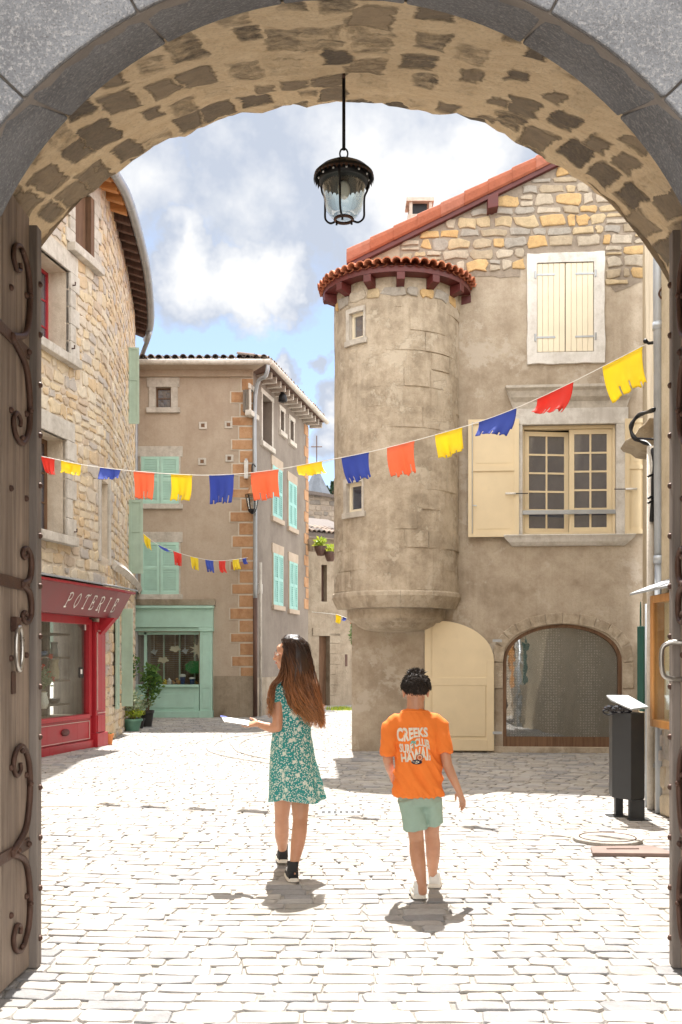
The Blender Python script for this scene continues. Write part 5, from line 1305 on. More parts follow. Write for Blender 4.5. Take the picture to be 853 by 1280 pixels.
s1 = shutter(TF, TF.u(585), TF.u(648), TF.z(616, 672), TF.z(616, 526), .07, M['cream'], th, 'panel', .04)
s2 = shutter(TF, TF.u(780), TF.u(807), TF.z(795, 668), TF.z(795, 525), .07, M['cream'], th, 'panel', .04)
for s_, pa, pb in ((s1, 634, 659), (s2, 766, 790)):
    mb = MB(); z = TF.z(700, 618 if s_ is s1 else 614); u0_, u1_ = TF.u(pa), TF.u(pb); mb.tube([TF.p(u0_, z, .13), TF.p(u1_, z, .13 if s_ is s1 else .12)], .008, 6); mb.build('stay_rod', M['blackmetal'], s_)
    mb = MB(); w0, w1 = ((634, 641) if s_ is s1 else (783, 791)); mb.tube([TF.p(TF.u(w0-3), z, .135), TF.p(TF.u(w1+3), z, .135)], .016, 8); mb.build('stay_grip', M['white'], s_, smooth=True)
mb = MB(); u = TF.u(590); mb.tube([TF.p(u, TF.z(590, 668), .118), TF.p(u, TF.z(590, 530), .118)], .007, 6); mb.tube([TF.p(u, TF.z(590, 633), .118), TF.p(u+.07, TF.z(590, 634), .13)], .007, 6); mb.build('bolt_rod', M['steel'], s1)
# arched glazed opening
def archpts(inset, n=14):
    h_, H_ = hw-inset, zA-zS-inset
    up = [(um_-h_*math.cos(math.pi*k/(2*n)), zS+H_*math.sin(math.pi*k/(2*n))**.92) for k in range(n+1)]
    return up+[(2*um_-x, y) for x, y in up[::-1][1:]]
um_ = (uA0+uA1)/2
o_ = [(uA0+.001, .16)]+archpts(.001)+[(uA1-.001, .16)]; i_ = [(uA0+.055, .16)]+archpts(.055)+[(uA1-.055, .16)]
mb = MB(); mb.loft([[TF.p(*p, -.02) for p in (q, r_)]+[TF.p(*p, -.12) for p in (r_, q)] for q, r_ in zip(o_, i_)])
mb.fbox(TF, uA0, uA1, .10, .25, -.14, -.01); fr = mb.build('door_frame', M['brownwood'], th)
mb = MB(); g_ = [TF.p(x, z, -.07) for x, z in i_]; mb.loft([g_, [p+Vector((0,.006,0)) for p in g_]]); mb.build('glass', M['pane2'], fr)
mb = MB(); mb.poly([TF.p(x, z, -.13) for x, z in i_]); mb.build('lace_curtain', M['lace'], fr)
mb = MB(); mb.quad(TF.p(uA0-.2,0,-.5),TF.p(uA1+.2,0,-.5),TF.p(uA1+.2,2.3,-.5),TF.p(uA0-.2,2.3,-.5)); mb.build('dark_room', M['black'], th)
mb = MB(); mb.fbox(TF, uA0-.25, uA1+.35, 0, .10, 0, .04, 4); mb.build('door_step', M['turret'], th, bevel=.01)
mb = MB(); P = catmull([TF.p(x, z, .0) for x, z in [(uA0-.09, 1.0)]+[(uA0-.09, zS)]+[(um_+(x-um_)*1.09, z+.09) for x, z in archpts(0, 6)][1:-1]+[(uA1+.09, zS), (uA1+.09, 1.0)]], 1)
random.seed(3)
for p, q in zip(P, P[1:]):
    dd = q-p; L = dd.length; k = max(1, round(L/.28))
    for j in range(k):
        x, y = p.lerp(q, j/k), p.lerp(q, (j+1)/k); mb.rnd = random.random(); m_ = (y-x)*.02
        t_ = (y-x).normalized(); nn = t_.cross(Vector((0,-1,0))).normalized()*.085; f_ = Vector((0,-.022,0)); b_ = Vector((0,.02,0))
        mb.hexa([x+m_-nn+f_, y-m_-nn+f_, y-m_-nn+b_, x+m_-nn+b_, x+m_+nn+f_, y-m_+nn+f_, y-m_+nn+b_, x+m_+nn+b_])
mb.build('arch_stones', M['turret'], th, bevel=.01)
# big arched shutter leaf standing against the wall
aL, bL = TF.u(531), TF.u(617); z0 = .04; zt_ = TF.z(531, 776); zs_ = TF.z(617, 825)
def leaf(ins, o):
    P = [(aL+ins, z0+ins), (bL-ins, z0+ins)]
    for k in range(13):
        t_ = math.pi/2*k/12; P.append((aL+.18+(bL-ins-aL-.18)*math.cos(t_), zs_-ins*.5+(zt_-ins*.5-zs_)*math.sin(t_)))
    P.append((aL+ins, zt_-ins*1.0)); return [TF.p(x, z, o) for x, z in P]
mb = MB(); mb.loft([leaf(0, .05), leaf(0, .10)]); lf = mb.build('arched_shutter', M['cream'], th, bevel=.005)
fz = z0+1.06
for (za_, zb_) in ((z0+.22, fz-.05),):
    mb = MB(); mb.fbox(TF, aL+.12, bL-.13, za_, zb_, .10, .112); mb.build('panel', M['cream'], lf, bevel=.008)
mb = MB(); 
mb.fbox(TF, aL+.0, aL+.10, z0, zt_-.02, .10, .116); mb.fbox(TF, bL-.11, bL, z0, zs_, .10, .116); mb.fbox(TF, aL+.10, bL-.11, fz-.05, fz+.08, .10, .116); mb.fbox(TF, aL+.10, bL-.11, z0, z0+.18, .10, .116); mb.build('rail', M['cream'], lf, bevel=.004)
for z in (.32, 1.75):
    mb = MB(); mb.fbox(TF, bL-.02, bL+.12, z-.02, z+.02, .10, .13); mb.build('hinge', M['steel'], lf)
a_, b_ = TF.u(797), TF.u(806); shutter(TF, a_, b_+.3, TF.z(800, 932), TF.z(800, 802), .06, M['cream'], th, 'panel', .04)

# ================================================================ right hand house
random.seed(71)
rh = thing('rendered_house', (4.5, 9, 0), 'yellow beige house at the right edge carrying grey pipes and a stone corbel', 'house')
RC_ = Vector((2.99, 9.45, 0))
a_ = math.degrees(math.atan2(RC_.y-15.25, RC_.x-4.62)); RF = Face(4.62, 15.25, a_); RL = (RC_-Vector((4.62, 15.25, 0))).length
a2 = math.degrees(math.atan2(5.22-9.45, 3.06-2.99)); RG = Face(2.99, 9.45, a2)
ZR = 7.6
mb = MB(); wall(mb, RF, [0, RL], -.1, lambda u: ZR, []); mb.build('wall', M['rightwall'], rh)
mb = MB(); wall(mb, RG, [0, 4.2], 1.2, lambda u: ZR, []); mb.build('near_wall', M['rightwall'], rh)
mb = MB(); wall(mb, RG, [0, 4.2], -.1, lambda u: 1.2, []); mb.build('base_wall', M['mortar'], rh)
mb = MB(); stones(mb, RG.p, 0.02, 4.1, 0, 1.2, (.2,.34), (.3,.6), .03, .03, jit=.15); mb.build('base_stones', M['rubble'], rh)
mb = MB(); mb.hexa([Vector((4.66,15.2,ZR)),Vector((3.03,9.45,ZR)),Vector((3.1,5.25,ZR)),Vector((8,5.25,ZR))]+[Vector((4.66,15.2,ZR+.2)),Vector((3.03,9.45,ZR+.2)),Vector((3.1,5.25,ZR+.2)),Vector((8,5.25,ZR+.2))])
mb.build('roof', M['oldtile'], rh)
d_ = 9.55
def pv(px, py, d): return at(px, py, d)
p_ = pv(821, 300, 9.35); p2 = pv(826.5, 700, 9.35); p3 = pv(817, 1018, 9.3)
mb = MB(); mb.tube([(p_.x+.02, 9.35, 6.5), (p_.x+.02, 9.35, 4.9), (p_.x+.03, 9.35, 2.35)], .052, 12); mb.build('grey_downpipe', M['zinc'], rh, smooth=True)
mb = MB(); mb.tube([(p_.x+.02, 9.35, 4.55), (p_.x+.02, 9.35, 4.62)], .058, 12); mb.tube([(p_.x+.03, 9.35, 2.36), (p_.x+.03, 9.35, 2.43)], .06, 12); mb.build('pipe_collar', M['steel'], rh, smooth=True)
mb = MB(); mb.tube([(p_.x+.03, 9.35, 2.35), (p_.x+.03, 9.32, .02)], .05, 12); mb.build('lower_downpipe', M['zinc'], rh, smooth=True)
x_ = pv(817, 800, 9.5).x
mb = MB(); mb.tube([(x_-.01, 9.55, 3.5), (x_-.01, 9.55, .02)], .038, 10); mb.build('white_pipe', M['trim'], rh, smooth=True)
mb = MB(); x_ = pv(813.5, 900, 9.7).x; mb.tube([(x_, 9.75, 2.0), (x_, 9.75, .02)], .04, 10); mb.build('thin_grey_pipe', M['steel'], rh, smooth=True)
mb = MB(); mb.box(x_-.03, x_+.2, 9.5, 9.75, .42, .46); mb.build('pipe_bracket', M['steel'], rh)
mb = MB(); x_ = pv(829, 930, 9.2).x; mb.tube([(x_+.02, 9.1, 1.25), (x_+.02, 9.1, .6)], .04, 10); mb.build('cast_pipe', M['trim'], rh, smooth=True)
# stone corbel
mb = MB(); yc = 10.0
prof = [(812, 522), (806, 530), (799, 535), (794, 543), (790, 546), (781, 551), (785, 556), (795, 559), (801, 564), (812, 566)]
A_ = [pv(px, py, yc) for px, py in prof]; B_ = [p+Vector((.05, .35, 0)) for p in A_]
A_ = A_+[pv(826, 566, yc), pv(826, 522, yc)]; B_ = B_+[p+Vector((.05, .35, 0)) for p in A_[-2:]]
mb.loft([A_, B_]); mb.build('stone_corbel', M['low'], rh, bevel=.012)
# cables
cb = thing('cable_bundle', pv(812, 540, 9.4), 'thick black cable looping round the stone corbel and down the grey pipe', 'cable')
mb = MB(); P = catmull([pv(818, 512, 9.32), pv(810, 515, 9.5), pv(799, 519, 9.75), pv(791, 528, 9.8), pv(789, 538, 9.8), pv(794, 548, 9.75), pv(803, 552, 9.7), pv(812, 556, 9.6), pv(817, 567, 9.5), pv(818, 590, 9.5), pv(816, 620, 9.5), pv(815, 652, 9.5)], 6)
mb.tube(P, [.02+.004*math.sin(i*.7) for i in range(len(P))], 8); mb.build('cable', M['blackmetal'], cb, smooth=True)
mb = MB(); P = catmull([pv(797, 548, 9.72), pv(806, 548.5, 9.6), pv(818, 549, 9.4)], 5); mb.tube(P, .012, 6); mb.build('thin_cable', M['blackmetal'], cb, smooth=True)
for py in (595, 622, 628):
    mb = MB(); q = pv(815.5, py, 9.5); mb.tube([q+Vector((-.05,-.02,-.01)), q+Vector((.02,-.02,.02))], .012, 5); mb.build('cable_tie', M['blackmetal'], cb)
hkx = thing('wall_hook', pv(807, 430, 9.6), 'black hook on the right hand wall holding the end of the bunting', 'hook')
q = pv(811, 429, 9.6); mb = MB(); mb.tube([q+Vector((.10,0,.01)), q+Vector((.0,0,0)), q+Vector((-.03,0,.02))], .016, 6); mb.build('hook_arm', M['blackmetal'], hkx); mb = MB(); mb.ball(q+Vector((-.03,0,.02)), .024, 8, 6); mb.build('hook_eye', M['blackmetal'], hkx)
q = pv(828, 367, 9.3); hk2 = thing('wall_hook', q, 'bent iron hook high on the right hand wall beside the grey downpipe', 'hook')
mb = MB(); mb.tube(catmull([q+Vector((.08,0,-.05)), q+Vector((0,0,-.05)), q+Vector((-.03,0,.0)), q+Vector((-.0,0,.06))], 5), .010, 6); mb.build('hook_arm', M['iron'], hk2)
# glazed notice case
nc = thing('notice_case', RG.p(.6, 1.5, .1), 'varnished wooden notice case with glass front and small zinc roof on the right wall', 'notice case')
u0_, u1_ = .28, 1.45; z0_, z1_ = .84, 2.04; o0_, o1_ = .02, .15
mb = MB(); f_ = .07
for bx4 in ((u0_, u0_+f_, z0_, z1_), (u1_-f_, u1_, z0_, z1_), (u0_+f_, u1_-f_, z0_, z0_+f_), (u0_+f_, u1_-f_, z1_-f_, z1_)): mb.fbox(RG, *bx4, o0_, o1_)
mb.build('frame', M['orangewood'], nc, bevel=.006)
mb = MB(); mb.fbox(RG, u0_+f_, u1_-f_, z0_+f_, z1_-f_, o0_, o0_+.02); mb.build('back_panel', M['cream'], nc)
mb = MB(); mb.fbox(RG, u0_+f_, u1_-f_, z0_+f_, z1_-f_, .125, .130); mb.build('glass', M['pane'], nc)
mb = MB(); mb.fbox(RG, u0_+.12, u0_+.35, 1.0, 1.35, .041, .043); mb.fbox(RG, u0_+.45, u0_+.75, 1.05, 1.6, .041, .043); mb.build('notice_sheet', M['paper'], nc)
mb = MB(); mb.hexa([RG.p(u0_-.12,z1_+.01,.30),RG.p(u1_+.1,z1_+.01,.30),RG.p(u1_+.1,z1_+.13,0),RG.p(u0_-.12,z1_+.13,0),RG.p(u0_-.12,z1_+.03,.30),RG.p(u1_+.1,z1_+.03,.30),RG.p(u1_+.1,z1_+.15,0),RG.p(u0_-.12,z1_+.15,0)]); mb.build('little_roof', M['steel'], nc)
# green board
gb = thing('sign_board', pv(806, 880, 10.2), 'dark green info board with yellow panel and rounded top behind the litter bin', 'sign')
M['dgreen'] = paint('bottle_green', (.01,.07,.055), .35, .1); M['ygreen'] = paint('yellow_print', (.42,.44,.03), .5)
yg = 10.3; xl, xm, xr = pv(796.5, 800, yg).x, pv(805, 800, yg).x, pv(813, 800, yg-.25).x
z0_, z1_ = pv(800, 884, yg).z, pv(800, 783, yg).z
mb = MB(); P0, P1, P2 = Vector((xl, yg, 0)), Vector((xm, yg-.08, 0)), Vector((xr, yg+.25, 0))
def vq(mb, a, b, z0, z1, th=.04):
    n_ = (b-a).normalized().cross(Vector((0,0,1)))*th; mb.hexa([a+n_*0+Vector((0,0,z0)), b+Vector((0,0,z0)), b-n_+Vector((0,0,z0)), a-n_+Vector((0,0,z0)), a+Vector((0,0,z1)), b+Vector((0,0,z1)), b-n_+Vector((0,0,z1)), a-n_+Vector((0,0,z1))])
vq(mb, P0, P1, z0_, z1_); mb.build('front_panel', M['dgreen'], gb, bevel=.004)
mb = MB(); vq(mb, P1+Vector((.002,0,0)), Vector((xr-.01, yg-.02, 0)), z0_-.04, z1_+.0); mb.build('post', M['dgreen'], gb, bevel=.004)
mb = MB(); vq(mb, P0+Vector((.012,-.004,0)), P1+Vector((-.012,-.004,0)), z0_+.25, z1_-.28, .003); yp = mb.build('yellow_panel', M['ygreen'], gb)
mb = MB()
for kz in range(9): vq(mb, P0+Vector((.02,-.008,0)), P1+Vector((-.02-.006*(kz % 3),-.008,0)), z0_+.28+kz*.028, z0_+.290+kz*.028, .002)
mb.build('printed_lines', M['dgreen'], yp)
mb = MB(); c_ = Vector(((xm+xr)/2-.005, yg+.06, z1_)); rr_ = (xr-xm)/2*.9
mb.loft([[c_+Vector((-rr_, y_, 0)), c_+Vector((-rr_, y_, .12)), c_+Vector((-rr_*.6, y_, .22)), c_+Vector((0, y_, .26)), c_+Vector((rr_*.6, y_, .22)), c_+Vector((rr_, y_, .12)), c_+Vector((rr_, y_, 0))] for y_ in (0, .03)]); mb.build('rounded_top', M['dgreen'], gb)
# litter bin
bn = thing('litter_bin', (2.64, 9.0, 0), 'tall dark grey metal litter bin with a sloping lid at the right wall', 'bin')
bx0, bx1 = pv(770, 1000, 9.0).x, pv(806, 1000, 9.0).x; bm_ = pv(786, 1000, 9.0).x; zt = pv(790, 891, 9.0).z; zb = .19
pA, pB, pC, pD = Vector((bx0, 9.12, 0)), Vector((bm_, 8.93, 0)), Vector((bx1, 9.0, 0)), Vector((bx1-.08, 9.32, 0)); pE = Vector((bx0+.03, 9.34, 0))
mb = MB(); ring = [pA, pB, pC, pD, pE]; mb.loft([[p+Vector((0,0,zb)) for p in ring], [p+Vector((0,0,zt)) for p in ring]]); mb.build('bin_body', M['bin'], bn, bevel=.006)
c_ = sum(ring, Vector())/5
mb = MB(); mb.box(bm_+.0, bx1-.01, 8.96, 9.02, 0, zb); mb.box(bm_-.02, bx1+.04, 8.9, 9.06, 0, .02); mb.build('leg', M['bin'], bn, bevel=.004)
mb = MB(); mb.box(bx0+.04, bx0+.11, 9.15, 9.21, 0, zb); mb.box(bx0-.03, bx0+.14, 9.1, 9.26, 0, .02); mb.build('leg', M['bin'], bn, bevel=.004)
zl_ = pv(790, 879, 9.0).z
mb = MB(); P = [pA+Vector((-.02,-.02,zt+.10)), pB+Vector((0,-.03,zt+.025)), pC+Vector((.03,-.02,zt+.04)), pD+Vector((.03,.02,zt+.13)), pE+Vector((-.02,.02,zt+.13))]; mb.loft([P, [p+Vector((0,0,.018)) for p in P]]); mb.build('sloping_lid', M['steel'], bn, bevel=.003)
bg_ = thing('bin_liner', (bx0, 9.1, zt), 'black plastic bin bag bulging out under the lid of the litter bin', 'bin bag')
mb = MB(); random.seed(5)
for k in range(9):
    c0 = Vector((bx0+.0+.02*k-.05, 9.10-.012*k, zt+.03+.012*math.sin(k*2))); mb.ball(c0, (.045, .05, random.uniform(.02, .035)), 7, 5)
M['plastic'] = paint('black_plastic', (.015,.015,.02), .2, .2); o = mb.build('bag', M['plastic'], bg_)
mb = MB(); mb.tube(catmull([Vector((bx0-.06,9.08,zt+.03)), Vector((bx0-.10,9.06,zt+.01)), Vector((bx0-.06,9.05,zt-.02)), Vector((bx0+.02,9.04,zt+.0))], 4), .008, 5); mb.build('bag_knot', M['plastic'], bg_)
# tall grey planter in the street
pl = thing('planter_column', at(454, 900, 23.5), 'tall pale grey planter column standing beyond the turret house', 'planter')
q = at(455, 903, 23.2); zt2 = at(455, 806, 23.2).z
mb = MB(); mb.box(q.x-.09, q.x+.35, 23.0, 23.45, 0, zt2); mb.box(q.x-.16, q.x+.4, 22.95, 23.5, zt2, zt2+.06); mb.build('column', M['zinc'], pl, bevel=.008)
mb = MB(); mb.box(q.x-.12, q.x+.36, 22.98, 23.47, zt2+.062, zt2+.10); mb.build('soil_tray', M['darkwood'], pl)
# ================================================================ bunting
def bunting(label, ends, sag_pts, flags, fw, fh, attach_name='bunting'):
    """sag_pts: (px,py,d) of the cord; flags: (px centre, colour, scale, tilt, mode)"""
    P = catmull([at(*q) for q in sag_pts], 14)
    mid_ = P[len(P)//2]; t_ = thing(attach_name, mid_, label, 'bunting')
    mb = MB(); mb.tube(P, .005 if fw > .2 else .006, 5); mb.build('cord', M['white'], t_)
    def on(px):
        best = min(range(len(P)-1), key=lambda i: abs((HX+FP*P[i].x/P[i].y)-px)); a, b = P[best], P[min(best+1, len(P)-1)]
        fa, fb = HX+FP*a.x/a.y, HX+FP*b.x/b.y; t = 0 if fa == fb else (px-fa)/(fb-fa); return a.lerp(b, t), (b-a).normalized()
    for i, (px, colr, sw, sh_, lean, twist, lift) in enumerate(flags):
        c, d = on(px); random.seed(100+i+int(px)); mb = MB(); W_, H_ = fw*sw, fh*sh_
        nx, nz = 26, 14; cuts = [random.uniform(.14, .34)]; 
        while cuts[-1] < .74: cuts.append(cuts[-1]+random.uniform(.17, .36))
        cd_ = [random.uniform(.10, .30) for _ in cuts]; rag = [random.uniform(0, .10) for _ in range(30)]
        side = Vector((d.x, d.y, d.z)); nrm = side.cross(Vector((0,0,1))).normalized(); ph = random.uniform(0, 6)
        def fp(s, t):
            down = Vector((lean*t, 0, -1)).normalized()
            q = c+side*((s-.5)*W_*(1-.10*t*(1 if not lift else 0)))+down*(H_*t*(1-lift*s*.55 if lift > 0 else 1+lift*(1-s)*.55))
            t2_ = t*(1-rag[int(s*9) % 30]*t*t); q = q-down*(H_*(t-t2_))*1.0
            q += nrm*((.035*fw/.28*math.sin(s*(6+2*math.sin(ph))+ph)+.014*math.sin(s*17+2*ph))*t+twist*t*t*.12+ .02*math.sin(4*t+ph)*t); return q
        g0 = []
        for iz in range(nz):
            for ix in range(nx):
                s0, s1, t0, t1 = ix/nx, (ix+1)/nx, iz/nz, (iz+1)/nz; sm, tm = (s0+s1)/2, (t0+t1)/2
                if any(abs(sm-cu) < .5/nx+.001 and tm > 1-cdv for cu, cdv in zip(cuts, cd_)): continue
                mb.quad(fp(s0,t0), fp(s1,t0), fp(s1,t1), fp(s0,t1))
        # hem folded over the cord
        for ix in range(nx):
            s0, s1 = ix/nx, (ix+1)/nx; mb.quad(fp(s0,-.02)-nrm*.008, fp(s1,-.02)-nrm*.008, fp(s1,.07)-nrm*.008, fp(s0,.07)-nrm*.008)
        o = mb.build('pennant', M['f_'+colr], t_, smooth=True, merge=True); o['label'] = '%s felt pennant with cut fringe' % colr
        sd_ = o.modifiers.new('thick', 'SOLIDIFY'); sd_.thickness = .003; sd_.offset = 0
    return t_
bunting('large bunting of coloured felt pennants strung across the whole square', None,
    [(-60, 548, 12.9), (50, 570, 12.2), (110, 582, 12.0), (180, 590, 11.8), (260, 594, 11.5), (330, 589, 11.3), (400, 577, 11.1), (470, 563, 10.9), (550, 542, 10.6), (620, 520, 10.35), (690, 490, 10.1), (760, 455, 9.8), (810, 429, 9.62)],
    [(60, 'red', .72, .75, .45, .6, .0), (89, 'yellow', .95, .50, .2, .8, .0), (138, 'blue', .95, .52, .15, .9, .5), (180, 'orange', .98, 1.0, .04, 0, 0), (227, 'yellow', 1.0, .98, -.05, 0, 0), (277, 'blue', 1.08, 1.02, .0, 0, 0), (331, 'orange', 1.18, 1.0, .08, 0, 0), (387, 'yellow', 1.05, .55, .55, .9, -.3), (444, 'blue', 1.12, .93, .22, .2, 0), (501, 'orange', 1.12, 1.05, .12, .1, 0), (561, 'yellow', 1.08, .85, .12, .2, 0), (622, 'blue', 1.45, .95, -.25, .4, -.9), (694, 'red', 1.38, 1.0, -.3, .3, -.85), (778, 'yellow', 1.45, 1.15, .22, .2, 0)], .285, .335)
bunting('small bunting of coloured pennants between the left house and the mint shuttered house', None,
    [(176, 664, 22.6), (195, 679, 22.8), (215, 688, 23.1), (245, 697, 23.6), (275, 701, 24.1), (310, 697, 24.9)],
    [(184, 'yellow', .9, .9, .1, .3, 0), (204, 'blue', 1.1, .45, .5, .9, .4), (222, 'red', 1.0, 1.0, .05, 0, 0), (243, 'yellow', 1.0, .95, .1, 0, 0), (262, 'blue', 1.0, .95, .15, .2, 0), (278, 'red', .95, .95, .1, 0, 0), (295, 'yellow', .95, .85, .1, 0, 0), (306, 'blue', .6, .5, 0, .3, 0)], .235, .32)
bunting('tiny far bunting across the side street beside the turret foot', None,
    [(390, 765, 29.0), (420, 768, 28.5), (437, 773, 28.0), (462, 771, 27.6)],
    [(423, 'yellow', 1.2, .9, 0, 0, 0), (431, 'blue', .9, .4, 0, .3, .3), (443, 'red', 1.3, .5, 0, .2, 0)], .20, .28)

# ================================================================ plants
def leaves(mb, c, r, n, size, up=.3, droop=0):
    for i in range(n):
        d = Vector((random.gauss(0,1), random.gauss(0,1), random.gauss(0,1))).normalized(); k = random.random()**.45
        p = Vector(c)+Vector((d.x*r[0], d.y*r[1], d.z*r[2]))*k; s_ = size*random.uniform(.6, 1.3)
        a = Vector((random.gauss(0,1), random.gauss(0,1), random.gauss(up,.7)-droop)).normalized(); b = a.orthogonal().normalized(); b = (Matrix.Rotation(random.uniform(0, 6.28), 3, a) @ b)
        mb.rnd = random.random(); m_ = b.cross(a)*s_*.12
        mb.quad(p, p+a*s_*.5+b*s_*.25+m_, p+a*s_, p+a*s_*.5-b*s_*.25+m_)
def potted(px, py, d, r_, h_, potmat, label, fol, stems=True, z0=None):
    q = at(px, py, d); c = Vector((q.x, q.y, 0 if z0 is None else z0))
    t_ = thing('potted_plant', c, label, 'potted plant', 'plants in pots beside the left house')
    mb = MB(); mb.lathe(c, [(r_*.68, 0), (r_*.95, h_*.82), (r_*1.08, h_*.83), (r_*1.08, h_), (r_*.93, h_), (r_*.90, h_*.85)], 20); mb.build('pot', potmat, t_, smooth=True, auto=40)
    mb = MB(); mb.lathe(c, [(r_*.90, h_*.86), (.01, h_*.88)], 16); mb.build('soil', M['darkwood'], t_)
    for (dx, dz, rx, rz, n, s_, m_) in fol:
        mb = MB(); leaves(mb, c+Vector((dx, 0, dz)), (rx, rx, rz), n, s_); mb.build('foliage', M[m_], t_)
    if stems:
        mb = MB()
        for k in range(7):
            top = fol[0]; mb.tube([c+Vector((random.uniform(-.3,.3)*r_, random.uniform(-.3,.3)*r_, h_*.85)), c+Vector((top[0]+random.uniform(-1,1)*top[2]*.5, random.uniform(-.1,.1), top[1]+top[3]*.3))], [.008, .003], 5)
        mb.build('stem', M['brownwood'], t_)
    return t_
M['potgreen'] = paint('green_glazed_pot', (.12,.27,.20), .35); M['potblack'] = paint('black_pot', (.02,.02,.02), .5); M['potorange'] = paint('orange_pot', (.62,.22,.06), .6)
random.seed(77)
potted(166, 915, 20.2, .19, .26, M['potgreen'], 'green pot of yellow flowers and lime leaves in front of the other pots', [(-.05, .62, .22, .26, 500, .07, 'leafpale'), (.03, .36, .22, .09, 350, .055, 'leaflime')])
potted(184, 910, 21.6, .15, .36, M['potblack'], 'tall leafy shrub in a black pot behind the green pot', [(.10, .95, .24, .42, 520, .10, 'leaf'), (-.45, 1.3, .30, .34, 420, .09, 'leaf'), (.0, .5, .16, .1, 120, .08, 'leafpale')])
potted(158, 905, 21.3, .13, .25, M['potblack'], 'small dark pot against the foot of the left house wall', [(0, .45, .14, .16, 160, .07, 'leaf')])
potted(174, 908, 21.0, .12, .22, M['potblack'], 'small black pot of white flowers between green pot and shrub', [(0, .42, .14, .12, 160, .06, 'leafpale')])
potted(136, 930, 17.0, .085, .19, M['potorange'], 'orange clay pot at the foot of the red pilaster', [(0, .19, .06, .03, 30, .04, 'leaf')], False)
# flowers in the pottery shop window
random.seed(9); c = LW.p(pu(66, 0), 1.0, -.15)
t_ = thing('flower_arrangement', c, 'red flowers and pale dried leaves in a vase in the pottery shop window', 'flowers')
mb = MB(); mb.lathe(c+Vector((0,0,-.3)), [(.05,0),(.08,.1),(.05,.22),(.06,.25)], 14); mb.build('vase', M['white'], t_, smooth=True)
mb = MB(); leaves(mb, c+Vector((.02,0,.18)), (.13,.13,.15), 260, .06); mb.build('dried_leaves', M['petalpink'] if False else M['leafpale'], t_)
for k, (dx, dz) in enumerate(((-.12, .45), (-.02, .34), (.14, .50), (.10, .22), (-.14, .20), (.18, .16))):
    mb = MB(); leaves(mb, c+Vector((dx*.6, dx*.5, dz)), (.035,.035,.03), 26, .05); mb.build('flower', M['petalred'], t_)
    mb = MB(); mb.tube([c+Vector((0,0,0)), c+Vector((dx*.6, dx*.5, dz))], .004, 4); mb.build('stem', M['leaf'], t_)
# flowers on the planter column, hanging pots on the low roof
c = at(457, 800, 23.2); t_ = thing('flower_tuft', c, 'pink and yellow flowers on top of the grey planter column', 'flowers')
mb = MB(); leaves(mb, c+Vector((.05,0,-.02)), (.18,.15,.12), 130, .07); mb.build('foliage', M['leaflime'], t_); mb = MB(); leaves(mb, c+Vector((-.08,-.05,.02)), (.14,.10,.10), 50, .06); mb.build('blossom', M['petalpink'], t_)
for px, py, lb in ((401, 683, 'dark pot with a lime green plant on the street house wall, the left one'), (413, 690, 'dark pot with a lime green plant on the street house wall, next to the turret')):
    q = at(px, py, 30.2); t_ = thing('wall_pot', q, lb, 'potted plant', 'pots hanging on the street house')
    mb = MB(); mb.lathe(q+Vector((0,0,-.28)), [(.10,0),(.17,.16),(.20,.28),(.17,.27)], 14); mb.build('pot', M['darkwood'], t_, smooth=True)
    mb = MB(); leaves(mb, q+Vector((.0,0,.08)), (.24,.2,.16), 150, .12); mb.build('foliage', M['leaflime'], t_)
q = at(390, 674, 30.6); t_ = thing('wall_pot', q, 'empty dark stone trough on the street house wall beside the side facade', 'pot', 'pots hanging on the street house')
mb = MB(); mb.lathe(q+Vector((0,0,-.38)), [(.14,0),(.22,.2),(.24,.36),(.20,.35)], 10); mb.build('pot', M['gmortar'], t_)
mb = MB(); mb.lathe(q+Vector((0,0,-.38)), [(.20,.34),(.01,.35)], 10); mb.build('soil', M['darkwood'], t_)
q = at(440, 790, 28.0); t_ = thing('hanging_vine', q, 'thin green vine hanging below the tiny red pennants', 'plant'); mb = MB()
for k in range(8): leaves(mb, q+Vector((.02*math.sin(k), 0, .3-.09*k)), (.05,.05,.06), 22, .07)
mb.build('foliage', M['leaf'], t_); mb = MB(); mb.tube([q+Vector((0,0,.4)), q+Vector((.02,0,-.3))], .008, 4); mb.build('stem', M['brownwood'], t_)
mb = MB(); random.seed(4)
for k in range(260):
    p = Vector((random.uniform(-.3, .25)+random.gauss(0,.1), 29+random.uniform(-.9, .7), .02)); mb.rnd = random.random(); h = random.uniform(.04, .10); a = random.uniform(0, 3.14)
    mb.poly([p, p+Vector((.03*math.cos(a), .03*math.sin(a), 0)), p+Vector((.02, .02, h))])
tag(mb.build('grass', M['leaflime']), 'small patch of green grass growing in the paving of the side street', 'grass', kind='stuff')

